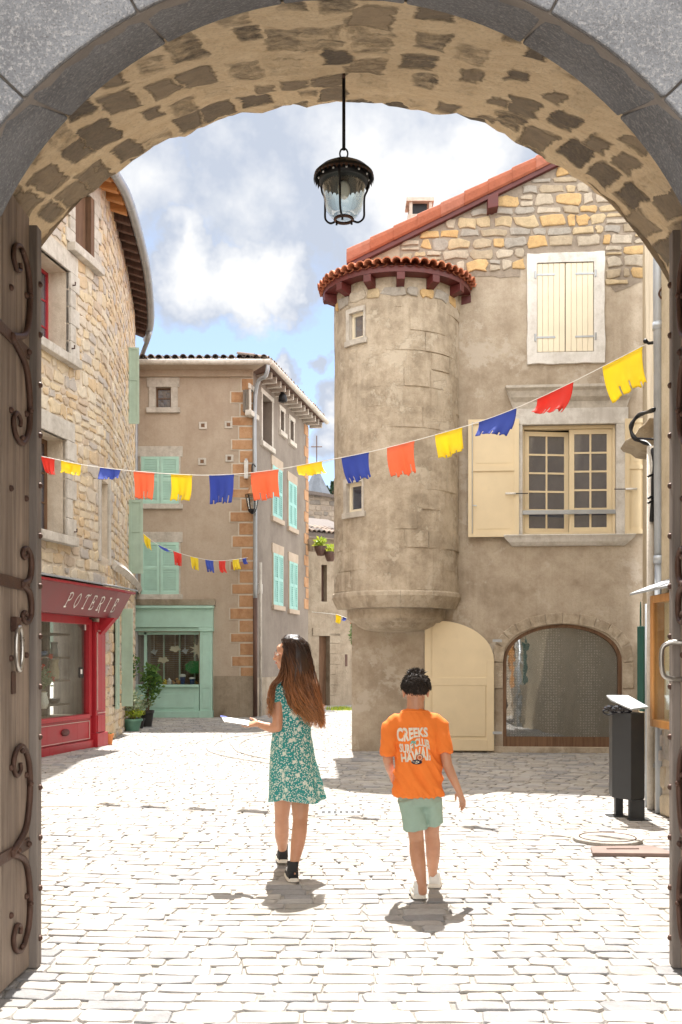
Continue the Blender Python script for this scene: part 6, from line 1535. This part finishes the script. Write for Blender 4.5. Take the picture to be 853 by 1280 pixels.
# ================================================================ people
def grow(mb, name, mat, parent, vox, smooth_it=4, disp=None, toplevel_loc=None):
    me = bpy.data.meshes.new('tmp'); me.from_pydata([tuple(v) for v in mb.v], [], mb.f)
    bm = bmesh.new(); bm.from_mesh(me); bmesh.ops.recalc_face_normals(bm, faces=bm.faces); bm.to_mesh(me); bm.free()
    o = bpy.data.objects.new('tmp', me); COL.objects.link(o)
    r_ = o.modifiers.new('r', 'REMESH'); r_.mode = 'VOXEL'; r_.voxel_size = vox; r_.adaptivity = 0
    s_ = o.modifiers.new('s', 'SMOOTH'); s_.iterations = smooth_it; s_.factor = .5
    bpy.context.view_layer.update(); dg = bpy.context.evaluated_depsgraph_get(); ev = bpy.data.meshes.new_from_object(o.evaluated_get(dg)); bpy.data.objects.remove(o)
    if disp:
        nn = [v.normal.copy() for v in ev.vertices]
        for v, n_ in zip(ev.vertices, nn): v.co += n_*disp(v.co, n_)
    tree = BVHTree.FromPolygons([v.co.copy() for v in ev.vertices], [tuple(p.vertices) for p in ev.polygons])
    loc = world_loc(parent) if parent is not None else Vector(toplevel_loc)
    for v in ev.vertices: v.co -= loc
    ev.polygons.foreach_set('use_smooth', [True]*len(ev.polygons)); ev.materials.clear(); ev.materials.append(mat)
    at_ = ev.attributes.new('rnd', 'FLOAT', 'FACE')
    b = bpy.data.objects.new(name, ev); COL.objects.link(b); ev.name = name
    if parent is not None: b.parent = parent
    else: b.location = loc
    return b, tree
def limb(mb, pts, rad, seg=14): mb.tube(pts, rad, seg, rnd_ends=True)
def hand(mb, wrist, d, pn, thumb_side, L=.16, curl=.5):
    """d: direction of the hand, pn: palm normal (towards the palm side), thumb_side: vector"""
    d = d.normalized(); ts = (thumb_side-d*thumb_side.dot(d)).normalized(); pn = (pn-d*pn.dot(d)-ts*pn.dot(ts)).normalized()
    mb.tube([wrist-d*.01, wrist+d*L*.18, wrist+d*L*.38, wrist+d*L*.50], [(L*.16, L*.13), (L*.22, L*.10), (L*.25, L*.085), (L*.24, L*.07)], 14, ref=ts, rnd_ends=True)
    for k, (off, ln) in enumerate(((.19, .42), (.065, .47), (-.06, .44), (-.18, .34))):
        a = wrist+d*L*.44+ts*L*off; dd = (d+ts*off*.35).normalized(); P = [a]; ang = 0
        for j, fr in enumerate((.45, .32, .26)):
            ang += curl*(.6+.15*k)*(.5 if j == 0 else .8); v = dd*math.cos(ang)+pn*math.sin(ang); P.append(P[-1]+v*L*ln*fr*1.05)
        mb.tube(P, [L*.058, L*.054, L*.050, L*.042], 8, rnd_ends=True)
    a = wrist+d*L*.12+ts*L*.17; v = (d*.75+ts*.62+pn*.25).normalized(); b = a+v*L*.26; mb.tube([a, b, b+(d*.9+ts*.15+pn*.3).normalized()*L*.22], [L*.08, L*.062, L*.048], 8, rnd_ends=True)
def head(mb, c, f, up, s=1.0):
    """skull, jaw, nose, ears, lips welded into the body; f = facing direction"""
    f = f.normalized(); r_ = f.cross(up).normalized(); u = r_.cross(f).normalized(); Mx = Matrix((r_, f, u)).transposed()
    P = lambda x, y, z: c+Mx @ Vector((x*s, y*s, z*s))
    def E(x, y, z, a, b, d_): mb.ball(P(x, y, z), (a*s, b*s, d_*s), 20, 14, Mx)
    E(0, -.012, .028, .072, .090, .082); E(0, .022, -.030, .058, .066, .072); E(0, .058, -.075, .028, .026, .026); E(0, .062, .038, .055, .026, .035)
    for sx in (-1, 1):
        E(sx*.034, .060, -.028, .024, .022, .026); E(sx*.075, -.012, -.012, .008, .018, .030); E(sx*.080, -.018, .002, .006, .016, .018)
        E(sx*.012, .092, -.030, .008, .010, .008)
    mb.tube([P(0,.082,.018), P(0,.098,-.010), P(0,.108,-.028), P(0,.090,-.036)], [.009*s, .011*s, .013*s, .010*s], 10, rnd_ends=True)
    E(0, .084, -.052, .022, .010, .006); E(0, .081, -.062, .020, .010, .007)
    return P, Mx
def face_bits(P, Mx, body, s, lipmat, smile=False):
    for sx in (-1, 1):
        mb = MB(); mb.ball(P(sx*.030, .072, .004), .0125*s, 12, 8); e = mb.build('eye', M['white'], body, smooth=True)
        mb = MB(); mb.ball(P(sx*.030, .0805, .004), .0058*s, 10, 6); mb.build('iris', M['hairdark'], e, smooth=True)
        mb = MB(); mb.tube([P(sx*.012,.088,.026), P(sx*.030,.090,.032), P(sx*.050,.078,.026)], [.003*s, .004*s, .002*s], 6, rnd_ends=True); mb.build('eyebrow', M['hairdark'], body, smooth=True)
    mb = MB(); k = .006 if smile else 0
    mb.tube([P(-.022,.082,-.052+k), P(-.01,.093,-.056), P(0,.095,-.057), P(.01,.093,-.056), P(.022,.082,-.052+k)], [.002*s, .005*s, .006*s, .005*s, .002*s], 8, rnd_ends=True); mb.build('lips', lipmat, body, smooth=True)
M['lip'] = paint('lip', (.42,.10,.09), .4)
def shoe(name, heel, toe, w, h, parts, body, canvas=False):
    """heel/toe on the ground"""
    d = (toe-heel); L = d.length; d.normalize(); upv = Vector((0,0,1)); upv = (upv-d*upv.dot(d)).normalized(); sd_ = d.cross(upv)
    def prof(t):    # half width along the sole
        return w*(.80+.20*math.sin(min(1, t/.75)*math.pi*.9)) if t < .8 else w*(1-((t-.8)/.2)**2*.55)
    mb = MB(); rings = []
    ts = [0, .04, .12, .3, .5, .7, .85, .95, 1.0]
    def outline(k, z): return [heel+d*(L*t)+sd_*(prof(t)*k*(.55 if t == 0 else (.72 if t == 1 else 1)))+upv*z for t in ts]+[heel+d*(L*t)-sd_*(prof(t)*k*(.55 if t == 0 else (.72 if t == 1 else 1)))+upv*z for t in ts[::-1]]
    mb.loft([outline(1.02, 0), outline(1.05, .012), outline(1.0, .026)]); sl_ = mb.build('sole', M['rubber'], body, smooth=False, bevel=.003); sl_.name = 'shoe_sole'
    mb = MB(); hs = [1.0, 1.0, 1.0, .95, .72, .55, .46, .36, .25]
    def ring2(i, t):
        hh = .026+(h-.026)*hs[i]; p = prof(t)*.96; q = []
        for j in range(12):
            a = math.pi*j/11; q.append(heel+d*(L*(.02+.96*t))+sd_*(p*math.cos(a)*(1 if t < .3 or True else 1))+upv*(.022+(hh-.022)*math.sin(a)**.6))
        return q
    mb.loft([ring2(i, t) for i, t in enumerate(ts)]); sh_ = mb.build(name, parts, body, smooth=True, merge=True)
    return sh_
# ---------------------------------------------------------------- girl
GD = 6.62
W_ = at
mb = MB(); rnd_up = Vector((0,0,1))
gh_c = W_(362.5, 819, 6.62); gf = Vector((-.955, .30, .03))
P_, Mx_ = head(mb, gh_c, gf, rnd_up, 1.0)
limb(mb, [W_(365, 838, 6.62), W_(367, 852, 6.63)], [.046, .052])
mb.tube([W_(367, 850, 6.64), W_(366, 862, 6.65), W_(365, 885, 6.66), W_(364, 910, 6.66), W_(364, 940, 6.66), W_(365, 968, 6.66)], [(.07,.05), (.145,.085), (.130,.092), (.105,.080), (.130,.098), (.145,.105)], 20, ref=Vector((1,.35,0)), rnd_ends=True)
# legs
limb(mb, [W_(357, 962, 6.66), W_(354, 995, 6.72), W_(352.5, 1022, 6.79), W_(352.5, 1034, 6.84), W_(352.5, 1045, 6.89), W_(353.5, 1062, 6.99), W_(354, 1072, 7.005)], [.080, .062, .048, .049, .048, .029, .030], 16)
limb(mb, [W_(374, 962, 6.66), W_(375.5, 1000, 6.64), W_(375.5, 1026, 6.60), W_(374.5, 1040, 6.56), W_(372.5, 1054, 6.52), W_(368, 1080, 6.45), W_(367, 1092, 6.43)], [.080, .062, .049, .050, .047, .029, .030], 16)
# left arm forward with the paper
sh_l = W_(349, 861, 6.60); el = W_(347, 909, 6.55); wr = W_(322, 904.5, 6.60)
limb(mb, [W_(356, 856, 6.62), sh_l, W_(347.5, 885, 6.57), el], [.045, .043, .036, .033]); limb(mb, [el, W_(340, 910, 6.56), W_(332, 908, 6.58), wr], [.033, .033, .028, .020])
hand(mb, wr, W_(308, 906, 6.64)-wr, Vector((0,.2,1)), Vector((0,1,.35)), .150, .45)
sh_r = W_(383, 861, 6.72); er = W_(381, 905, 6.86); wr2 = W_(362, 903, 7.02)
limb(mb, [W_(376, 856, 6.68), sh_r, W_(383, 885, 6.80), er], [.045, .043, .036, .033]); limb(mb, [er, W_(372, 904, 6.95), wr2], [.033, .029, .020])
hand(mb, wr2, W_(348, 902, 7.08)-wr2, Vector((0,-.2,1)), Vector((0,-1,.35)), .150, .4)
girl, _ = grow(mb, 'person', M['skin'], None, .0048, 3, toplevel_loc=W_(364, 1105, 6.55)*Vector((1,1,0)) if False else (W_(364, 1105, 6.55).x, 6.55, 0))
tag(girl, 'girl with very long brown hair and a teal floral dress walking away, looking left', 'person')
face_bits(P_, Mx_, girl, 1.0, M['lip'], True)
# dress
mb = MB()
mb.tube([W_(367, 856, 6.64), W_(366, 864, 6.65), W_(365.5, 880, 6.66), W_(364.5, 905, 6.66), W_(364.5, 925, 6.66)], [(.130,.080), (.158,.100), (.148,.108), (.124,.100), (.134,.110)], 28, ref=Vector((1,.35,0)))
limb(mb, [W_(357, 859, 6.62), W_(349, 862, 6.60), W_(346.5, 872, 6.585)], [.058, .058, .050]); mb.tube([W_(349, 862, 6.60), W_(346, 874, 6.58)], [.056, .052], 14)
limb(mb, [W_(376, 859, 6.68), W_(384, 862, 6.72), W_(385, 873, 6.76)], [.058, .058, .052])
def skirt_ring(px0, px1, py, dep, amp, ph):
    a, b = W_(px0, py, 6.64), W_(px1, py, 6.64); c = (a+b)/2; hw_ = (b-a).length/2; out = []
    for k in range(72):
        t = 2*math.pi*k/72; r1 = 1+amp*(math.sin(7*t+ph)+.6*math.sin(11*t+1.7*ph)); out.append(c+Vector((math.cos(t)*hw_*r1, math.sin(t)*dep*r1+.02, .012*math.sin(3*t+1)*(amp > .03))))
    return out
mb.loft([skirt_ring(340, 388, 905, .105, 0, 1), skirt_ring(340, 389, 918, .112, .004, 1), skirt_ring(338, 392, 935, .13, .012, 1.05), skirt_ring(336.5, 395, 955, .145, .022, 1.15), skirt_ring(336.5, 400, 978, .16, .045, 1.3), skirt_ring(336, 406, 1000, .17, .060, 1.4)])
def wr_(sc_, a_): 
    return lambda co, n_: a_*(noise.noise(Vector((co.x*sc_, co.y*sc_, co.z*sc_*.5)))+.5*noise.noise(co*sc_*2.3))
dress, _ = grow(mb, 'dress', M['dress'], girl, .0065, 3, wr_(11, .008))
# shoes
for h_, t_, in ((W_(354.5, 1086, 6.955), W_(351, 1078, 7.19)), (W_(367.5, 1106, 6.40), W_(362, 1098, 6.62))):
    h2 = Vector((h_.x, h_.y, .020)); t2 = Vector((t_.x, t_.y, .020))
    if h_.y > 6.8: h2.z = .03
    s_ = shoe('shoe', h2, t2, .040, .075, M['shoe_b'], girl)
    mb = MB(); d_ = (t2-h2).normalized(); mb.tube([h2+d_*.045+Vector((0,0,.035)), h2+d_*.048+Vector((0,0,.09)), h2+d_*.05+Vector((0,0,.125))], [(.037,.046), (.036,.042), (.038,.042)], 16, ref=d_.cross(Vector((0,0,1)))); mb.build('ankle_collar', M['shoe_b'], s_, smooth=True)
    mb = MB(); mb.ball(h2+d_*.06+d_.cross(Vector((0,0,1)))*-.040+Vector((0,0,.075)), (.004, .014, .014), 10, 6); mb.build('round_patch', M['white'], s_, smooth=True)
# glasses
mb = MB()
for sx in (-1, 1): mb.tube([P_(sx*.032+.020*math.cos(a), .094-abs(.020*math.cos(a))*.2, .002+.018*math.sin(a)) for a in [2*math.pi*k/14 for k in range(15)]], .0016, 5)
    
for sx in (-1, 1): mb.tube([P_(sx*.052,.088,.008), P_(sx*.074,.060,.010), P_(sx*.082,-.005,.008)], .0020, 5)
mb.tube([P_(-.012,.096,.004), P_(0,.100,.008), P_(.012,.096,.004)], .0018, 5)
M['gold'] = paint('rose_gold_wire', (.7,.42,.34), .25, .05, metal=.8); mb.build('glasses', M['gold'], girl)
# hair
random.seed(17)
right = Vector((0,0,1)).cross(gf).normalized()   # to the viewer? facing left -> this points towards camera or away
cam_side = Vector((0,-1,0)); cam_side = (cam_side-gf*cam_side.dot(gf)).normalized()
def hp(phi, el_, k=1.0):
    """scalp point: phi 0 = face, 90 = camera side, 180 = back; el elevation"""
    f_, c_ = math.cos(phi), math.sin(phi); v = (gf*f_*.100+cam_side*c_*.084)*math.cos(el_)+Vector((0,0,1))*math.sin(el_)*.100
    return gh_c-gf*.012+Vector((0,0,.028))+v*k
mbm = MB()   # underlying mass
rings = []
for (pxa, pxb, py, dep, dm) in ((357, 374, 793.5, .05, 6.62), (351, 381, 799, .08, 6.61), (354, 384.5, 808, .09, 6.61), (358, 387, 818, .095, 6.605), (359, 389, 830, .10, 6.595), (355, 391, 844, .10, 6.585), (351, 393.5, 856, .095, 6.565), (364, 397, 870, .062, 6.535), (370, 400, 885, .05, 6.525), (377, 400, 893, .022, 6.525)):
    a, b = W_(pxa, py, dm), W_(pxb, py, dm); c = (a+b)/2; hw_ = (b-a).length/2
    rings.append([c+Vector((math.cos(2*math.pi*k/32)*hw_, math.sin(2*math.pi*k/32)*dep, 0)) for k in range(32)])
mbm.loft(rings)
hair, hbv = grow(mbm, 'hair', M['hair'], girl, .008, 5, lambda co, n_: .006*noise.noise(Vector((co.x*40, co.y*40, co.z*4))))
mb = MB()
def strand(P, r_):
    mb.rnd = random.random(); Q = catmull(P, 6); n = len(Q); ph = random.uniform(0, 6.28); am = random.uniform(.004, .015); fr_ = random.uniform(14, 26)
    Q = [q+Vector((math.sin(fr_*q.z*2+ph)*am*(i/n), math.cos(fr_*q.z*2+ph)*am*(i/n), 0)) for i, q in enumerate(Q)]
    mb.tube(Q, [r_*(1 if i < n*.7 else (1-(i/n-.7)/.3*.75)) for i in range(n)], 4)
for i in range(1500):
    phi = R(random.uniform(66, 245)); e0 = random.uniform(.15, 1.45); lock = random.random() < .13
    p0 = hp(phi, e0, 1.03); s_ = max(0, min(1, (math.degrees(phi)-60)/120)); s_ = max(0, min(1, s_+random.uniform(-.12, .12)))
    dep = random.uniform(0, 1)
    p1 = hp(max(phi, R(80)), e0*.45, 1.10+random.uniform(0,.05)); 
    if lock and math.degrees(phi) < 150:
        pa = W_(352+random.uniform(-3, 6), 842, 6.53+random.uniform(0,.04)); pb = W_(341+random.uniform(-3, 4), 858, 6.54+random.uniform(-.03, .03)); pc = W_(338+random.uniform(-3, 4), 876, 6.52+random.uniform(-.03,.03)); pd = W_(338+random.uniform(-3, 4), 884+random.uniform(0, 14), 6.52)
        strand([p0, p1, pa, pb, pc, pd], random.uniform(.0014, .0026)); continue
    far_ = phi > R(185)
    dd = (6.50+.035*math.sin(s_*3.1)*-1+dep*.03) if not far_ else 6.60+dep*.08
    pa = W_(357.5+34*s_+random.uniform(-1,1), 838+random.uniform(-4,4), dd+.02+.05*s_*s_); pb = W_(357+38.5*s_+random.uniform(-1.5,1.5), 858, dd-.01); pc = W_(367+33*s_+random.uniform(-2,2), 882, dd-.005)
    en = random.random(); pe = W_(377+27*s_+random.uniform(-3,2.5), 896+random.uniform(-16, 15)*(.4+.6*min(1, s_*1.6)), dd+.0)
    if s_ < .25 and random.random() < .5: pc = W_(361+30*s_+random.uniform(-2,3), 880, dd-.01); pe = W_(368+20*s_+random.uniform(-4,4), 884+random.uniform(-12, 12), dd)
    strand([p0, p1, pa, pb, pc, pe], random.uniform(.0014, .0028))
for i in range(70):   # fly-away hairs
    phi = R(random.uniform(80, 200)); p0 = hp(phi, random.uniform(.2, 1.4), 1.06); s_ = random.random(); strand([p0, hp(phi, .3, 1.18+random.uniform(0,.12)), W_(392+random.uniform(0, 5), 850, 6.56), W_(398+random.uniform(0,5), 880, 6.54), W_(400+random.uniform(-4,7), 905, 6.52)], .0010)
mb.build('hair_strands', M['hair'], hair)
# paper
pc_ = W_(291, 902, 6.62); pp = thing('paper_booklet', pc_, 'white paper booklet with a blue corner held out in the girl\'s left hand', 'booklet')
def pq(x, y, z): return pc_+Vector((x, y, z))
mb = MB()
for k, (dz, dx) in enumerate(((0, 0), (.004, .004), (.009, -.002))):
    mb.hexa([pq(-.045+dx, -.07, -.004+dz), pq(.105+dx, -.05, -.028+dz), pq(.105+dx, .09, -.008+dz), pq(-.085+dx, .09, .020+dz), pq(-.045+dx, -.07, -.003+dz), pq(.105+dx, -.05, -.027+dz), pq(.105+dx, .09, -.007+dz), pq(-.085+dx, .09, .021+dz)])
mb.build('page', M['paper'], pp)
mb = MB(); mb.hexa([pq(-.088, .055, .029), pq(-.055, .055, .025), pq(-.045, .092, .027), pq(-.092, .092, .034), pq(-.088, .055, .031), pq(-.055, .055, .027), pq(-.045, .092, .029), pq(-.092, .092, .036)]); mb.build('blue_corner', M['bluepaint'], pp)

# ---------------------------------------------------------------- boy
BD = 6.05; mb = MB(); bs = .98
bh_c = W_(520, 864, BD+.02); bf = Vector((.05, 1, -.02))
PB, MB_ = head(mb, bh_c, bf, rnd_up, .97)
limb(mb, [W_(519.5, 872, BD), W_(519.5, 884, BD-.01), W_(519, 893, BD)], [.050, .052, .060])
mb.tube([W_(519, 892, BD), W_(519, 900, BD), W_(521, 920, BD), W_(523, 950, BD+.01), W_(524, 972, BD+.01), W_(525, 986, BD+.01)], [(.07,.045), (.130,.070), (.118,.078), (.100,.068), (.100,.070), (.105,.075)], 20, ref=Vector((1,0,0)), rnd_ends=True)
limb(mb, [W_(514, 1000, BD), W_(518, 1025, BD), W_(521, 1050, BD+.02), W_(521.5, 1064, BD-.01), W_(523.5, 1080, BD-.05), W_(528, 1106, BD-.09), W_(528, 1114, BD-.08)], [.058, .054, .045, .047, .044, .027, .030], 16)
limb(mb, [W_(538, 1000, BD), W_(540, 1025, BD+.05), W_(540, 1042, BD+.10), W_(541.5, 1056, BD+.12), W_(541.5, 1070, BD+.15), W_(541, 1093, BD+.22), W_(542, 1100, BD+.24)], [.056, .052, .045, .046, .043, .027, .030], 16)
# right arm
el = W_(559, 955, BD-.06); wr = W_(574, 989, BD-.02)
limb(mb, [W_(546, 904, BD), W_(552, 912, BD-.01), W_(556, 935, BD-.04), el], [.042, .040, .034, .031]); limb(mb, [el, W_(564, 967, BD-.05), wr], [.031, .029, .019])
hand(mb, wr, W_(581, 1008, BD+.02)-wr, Vector((-1,.3,.0)), Vector((-.35,1,-.1)), .140, .45)
el = W_(485, 950, BD-.02); wr = W_(488.5, 966, BD+.14)
limb(mb, [W_(494, 904, BD), W_(488, 912, BD-.01), W_(485, 932, BD-.02), el], [.042, .040, .034, .031]); limb(mb, [el, W_(487, 959, BD+.07), wr], [.031, .028, .019])
hand(mb, wr, W_(491, 977, BD+.24)-wr, Vector((1,.0,.2)), Vector((.1,.8,.6)), .140, .6)
boy, _ = grow(mb, 'person', M['skin'], None, .0048, 3, toplevel_loc=(W_(530, 1120, BD).x, BD, 0))
tag(boy, 'short haired boy in an orange printed t-shirt and sage shorts walking away', 'person')
face_bits(PB, MB_, boy, .97, M['lip'])
# t-shirt
mb = MB()
mb.tube([W_(519, 888, BD+.005), W_(519, 892.5, BD), W_(519.5, 900, BD), W_(521.5, 915, BD), W_(522.5, 935, BD), W_(523, 960, BD), W_(523, 978, BD), W_(523, 993, BD)],
        [(.068,.062), (.098,.072), (.140,.088), (.148,.105), (.142,.110), (.140,.108), (.143,.112), (.150,.118)], 32, ref=Vector((1,0,0)))
limb(mb, [W_(543, 903, BD), W_(550, 909, BD), W_(552.5, 922, BD-.03)], [.052, .056, .050]); mb.tube([W_(549.5, 908, BD), W_(552, 922, BD-.03), W_(555, 942, BD-.05)], [(.050,.05), (.052,.060), (.050,.062)], 18)
limb(mb, [W_(496, 903, BD), W_(489, 909, BD), W_(487, 922, BD-.02)], [.052, .056, .050]); mb.tube([W_(490.5, 908, BD), W_(487.5, 922, BD-.01), W_(485.5, 944, BD-.02)], [(.050,.05), (.050,.060), (.046,.062)], 18)
def shirtw(co, n_):
    k = max(0, (1.0-co.z)/.35); a = .005*noise.noise(Vector((co.x*9, co.y*9, co.z*9)))
    v = noise.noise(Vector(((co.x*1.0+co.z*.55)*20, co.y*5, co.z*5))); a += .016*(1-abs(v)*2.4)*min(1, .3+k); return a
shirt, sbv = grow(mb, 't_shirt', M['orange'], boy, .006, 3, shirtw)
def onback(px, py, o=.004):
    q = W_(px, py, BD); org = Vector((0,0,H)); dr = (q-org).normalized(); hit = sbv.ray_cast(org, dr)
    return (hit[0]-dr*o) if hit[0] else q-Vector((0,.12,0))
def interp(xs, ys, x):
    for i in range(len(xs)-1):
        if x <= xs[i+1]: t = (x-xs[i])/(xs[i+1]-xs[i]); t = max(0, t); t = t*t*(3-2*t); return ys[i]+(ys[i+1]-ys[i])*t
    return ys[-1]
def warp_text(body, x0, x1, xs, tops, bots, mat, nm):
    V, Fc = text_polys(body, 1.0, bold=.046, spacing=1.04)
    a0 = min(v.x for v in V); a1 = max(v.x for v in V); b1 = max(v.y for v in V)
    bm = bmesh.new(); vs = [bm.verts.new((v.x, v.y, 0)) for v in V]
    for f in Fc:
        try: bm.faces.new([vs[i] for i in f])
        except ValueError: pass
    mbt_ = MB(); bm.verts.index_update()
    pts = []
    for v in bm.verts:
        s = (v.co.x-a0)/(a1-a0); t = max(0, min(1, v.co.y/b1)); px = x0+(x1-x0)*s; tp = interp(xs, tops, s); bt = interp(xs, bots, s)
        pts.append(onback(px+(t-.5)*-1.0, bt+(tp-bt)*t))
    mbt_.add(pts)
    for f in bm.faces: mbt_.face([v.index for v in f.verts])
    bm.free(); return mbt_.build(nm, mat, shirt)
M['print'] = paint('cream_print', (.72,.66,.55), .8, .08)
warp_text('CREEKS', 496.2, 535, [0, .3, .6, 1], [909.5, 909.5, 909.5, 909], [926.5, 927, 921.5, 921], M['print'], 'shirt_print')
warp_text('SURF CLUB', 499.5, 537, [0, .3, .65, 1], [929.5, 930, 922.5, 924.5], [940, 941.5, 932, 935], M['print'], 'shirt_print')
warp_text('HAWAII', 501.5, 538, [0, .25, .7, 1], [942, 941, 933.5, 934.5], [952.5, 952.5, 950.5, 950.5], M['print'], 'shirt_print')
def disc(cx, cy, rx, ry, mat, nm, o, n=20):
    mb = MB(); ii = mb.add([onback(cx+rx*math.cos(2*math.pi*k/n), cy+ry*math.sin(2*math.pi*k/n), o) for k in range(n)]+[onback(cx, cy, o)])
    for k in range(n): mb.face((ii[k], ii[(k+1) % n], ii[n]))
    return mb.build(nm, mat, shirt)
M['navy'] = paint('navy_print', (.012,.014,.035), .8); M['peach'] = paint('peach_print', (.72,.36,.22), .8); M['rust'] = paint('rust_print', (.45,.10,.03), .8); M['tealp'] = paint('teal_print', (.12,.42,.36), .8)
disc(521.2, 952.6, 6.8, 3.0, M['navy'], 'print_board', .006); disc(525, 946.8, 4.1, 4.2, M['navy'], 'print_sun_ring', .0075); disc(525, 946.8, 3.4, 3.5, M['peach'], 'print_sun', .009); disc(525, 946.8, 1.7, 1.8, M['rust'], 'print_sun_core', .0105)
mb = MB(); pts_ = lambda x, y: onback(x, y, .0085)
for (x, y, w1, h1) in ((521, 951.6, 1.0, .6), (523.3, 952.6, .9, .8), (520.5, 953.8, 1.6, .5), (517.5, 952.4, 1.4, .25)): mb.poly([pts_(x-w1, y-h1), pts_(x+w1, y-h1), pts_(x+w1, y+h1), pts_(x-w1, y+h1)])
mb.build('print_board_pattern', M['print'], shirt)
mb = MB()
for a, L_ in ((-150, 4.2), (-115, 3.6), (-60, 3.4), (-25, 4.6), (15, 4.2), (165, 4.4), (200, 3.8)):
    ca_, sa_ = math.cos(R(a)), math.sin(R(a)); x, y = 517, 928.2; mb.poly([pts_(x, y), pts_(x+ca_*L_*.5-sa_*1.0, y+sa_*L_*.5+ca_*1.0), pts_(x+ca_*L_, y+sa_*L_+.8), pts_(x+ca_*L_*.5+sa_*.6, y+sa_*L_*.5-ca_*.6)])
mb.poly([pts_(516.6, 928), pts_(517.4, 928), pts_(517.9, 936.5), pts_(516.9, 936.5)]); mb.build('print_palm', M['tealp'], shirt)
mb = MB(); P = [W_(519, 889.8, BD)+Vector((.078*math.cos(a), .064*math.sin(a), -.004*math.sin(a))) for a in [2*math.pi*k/28 for k in range(29)]]; mb.tube(P, .009, 8); mb.build('collar', M['orange'], shirt, smooth=True)
# shorts
mb = MB()
mb.tube([W_(525, 982, BD+.01), W_(525, 995, BD+.01), W_(525, 1006, BD+.01)], [(.128,.098), (.134,.104), (.132,.104)], 26, ref=Vector((1,0,0)))
mb.tube([W_(512.5, 998, BD), W_(516.5, 1015, BD), W_(519.5, 1035, BD+.01)], [(.078,.09), (.076,.085), (.071,.075)], 22, ref=Vector((1,0,0)))
mb.tube([W_(537.5, 998, BD+.01), W_(539.5, 1012, BD+.03), W_(541, 1027, BD+.06)], [(.074,.09), (.067,.080), (.060,.072)], 22, ref=Vector((1,0,0)))
mb.tube([W_(519, 1030.5, BD+.01), W_(519.6, 1036.5, BD+.01)], [(.076,.080), (.076,.080)], 22, ref=Vector((1,0,0)))
mb.tube([W_(540.7, 1022.5, BD+.06), W_(541.1, 1028.5, BD+.06)], [(.065,.076), (.065,.076)], 22, ref=Vector((1,0,0)))
grow(mb, 'shorts', M['shorts'], boy, .0055, 2, wr_(16, .007))
for h_, t_ in ((W_(525, 1127, 5.95), W_(520, 1120, 6.17)), (W_(543, 1113, 6.24), W_(545, 1105, 6.46))):
    h2 = Vector((h_.x, h_.y, .020)); t2 = Vector((t_.x, t_.y, .020))
    s_ = shoe('shoe', h2, t2, .043, .088, M['shoe_w'], boy)
    mb = MB(); d_ = (t2-h2).normalized(); mb.tube([h2+d_*.05+Vector((0,0,.06)), h2+d_*.055+Vector((0,0,.098))], [(.036,.046), (.032,.044)], 14, ref=d_.cross(Vector((0,0,1)))); mb.build('ankle_collar', M['shoe_w'], s_, smooth=True)
# boy hair: cap with short strands
random.seed(23); mb = MB(); up_ = Vector((0,0,1)); hc = bh_c+Vector((0,-.014,.032))
def bhp(az, el_, k): return hc+Vector((math.sin(az)*math.cos(el_)*.079, -math.cos(az)*math.cos(el_)*.096, math.sin(el_)*.084))*k
mb.ball(hc, (.0765, .092, .086), 24, 16)
capm = MB()
rings = []
for e in range(-54, 91, 8):
    rr = []
    for k in range(32):
        az = 2*math.pi*k/32-math.pi; low = -54+ (max(0, abs(math.degrees(az))-50)/120)*98; ee = R(max(e, low)); nape = 1-.11*max(0, (-e)/38)
        rr.append(bhp(az, ee, 1.03*nape))
    rings.append(rr)
capm.loft(rings)
cap_, _ = grow(capm, 'hair', M['hairdark'], boy, .006, 2, lambda co, n_: .005*noise.noise(co*45))
mb = MB()
for i in range(2600):
    az = random.uniform(-math.pi, math.pi); low = -58+(max(0, abs(math.degrees(az))-50)/120)*98; e = math.asin(max(-.99, min(.99, random.uniform(math.sin(R(low)), 1)))); p = bhp(az, e, 1.01*(1-.14*max(0, -e/R(38))))
    n_ = (p-hc).normalized(); dn = Vector((0,-.25,-1)) if e < R(55) else Vector((random.uniform(-.8,.8), random.uniform(-.3,1), .5)); L_ = random.uniform(.012, .026)*(1.5 if e > .9 else (1.1 if e > -.1 else .55))
    v = (n_*.55+dn*.7+Vector((random.gauss(0,.2), random.gauss(0,.2), random.gauss(0,.2)))).normalized(); mb.rnd = random.random()
    mb.tube([p, p+v*L_*.6+n_*.002, p+(v+Vector((0,0,-.25))).normalized()*L_], [.0022, .0018, .0006], 3)
mb.build('hair_strands', M['hairdark'], cap_)
print('objects', len(bpy.data.objects))
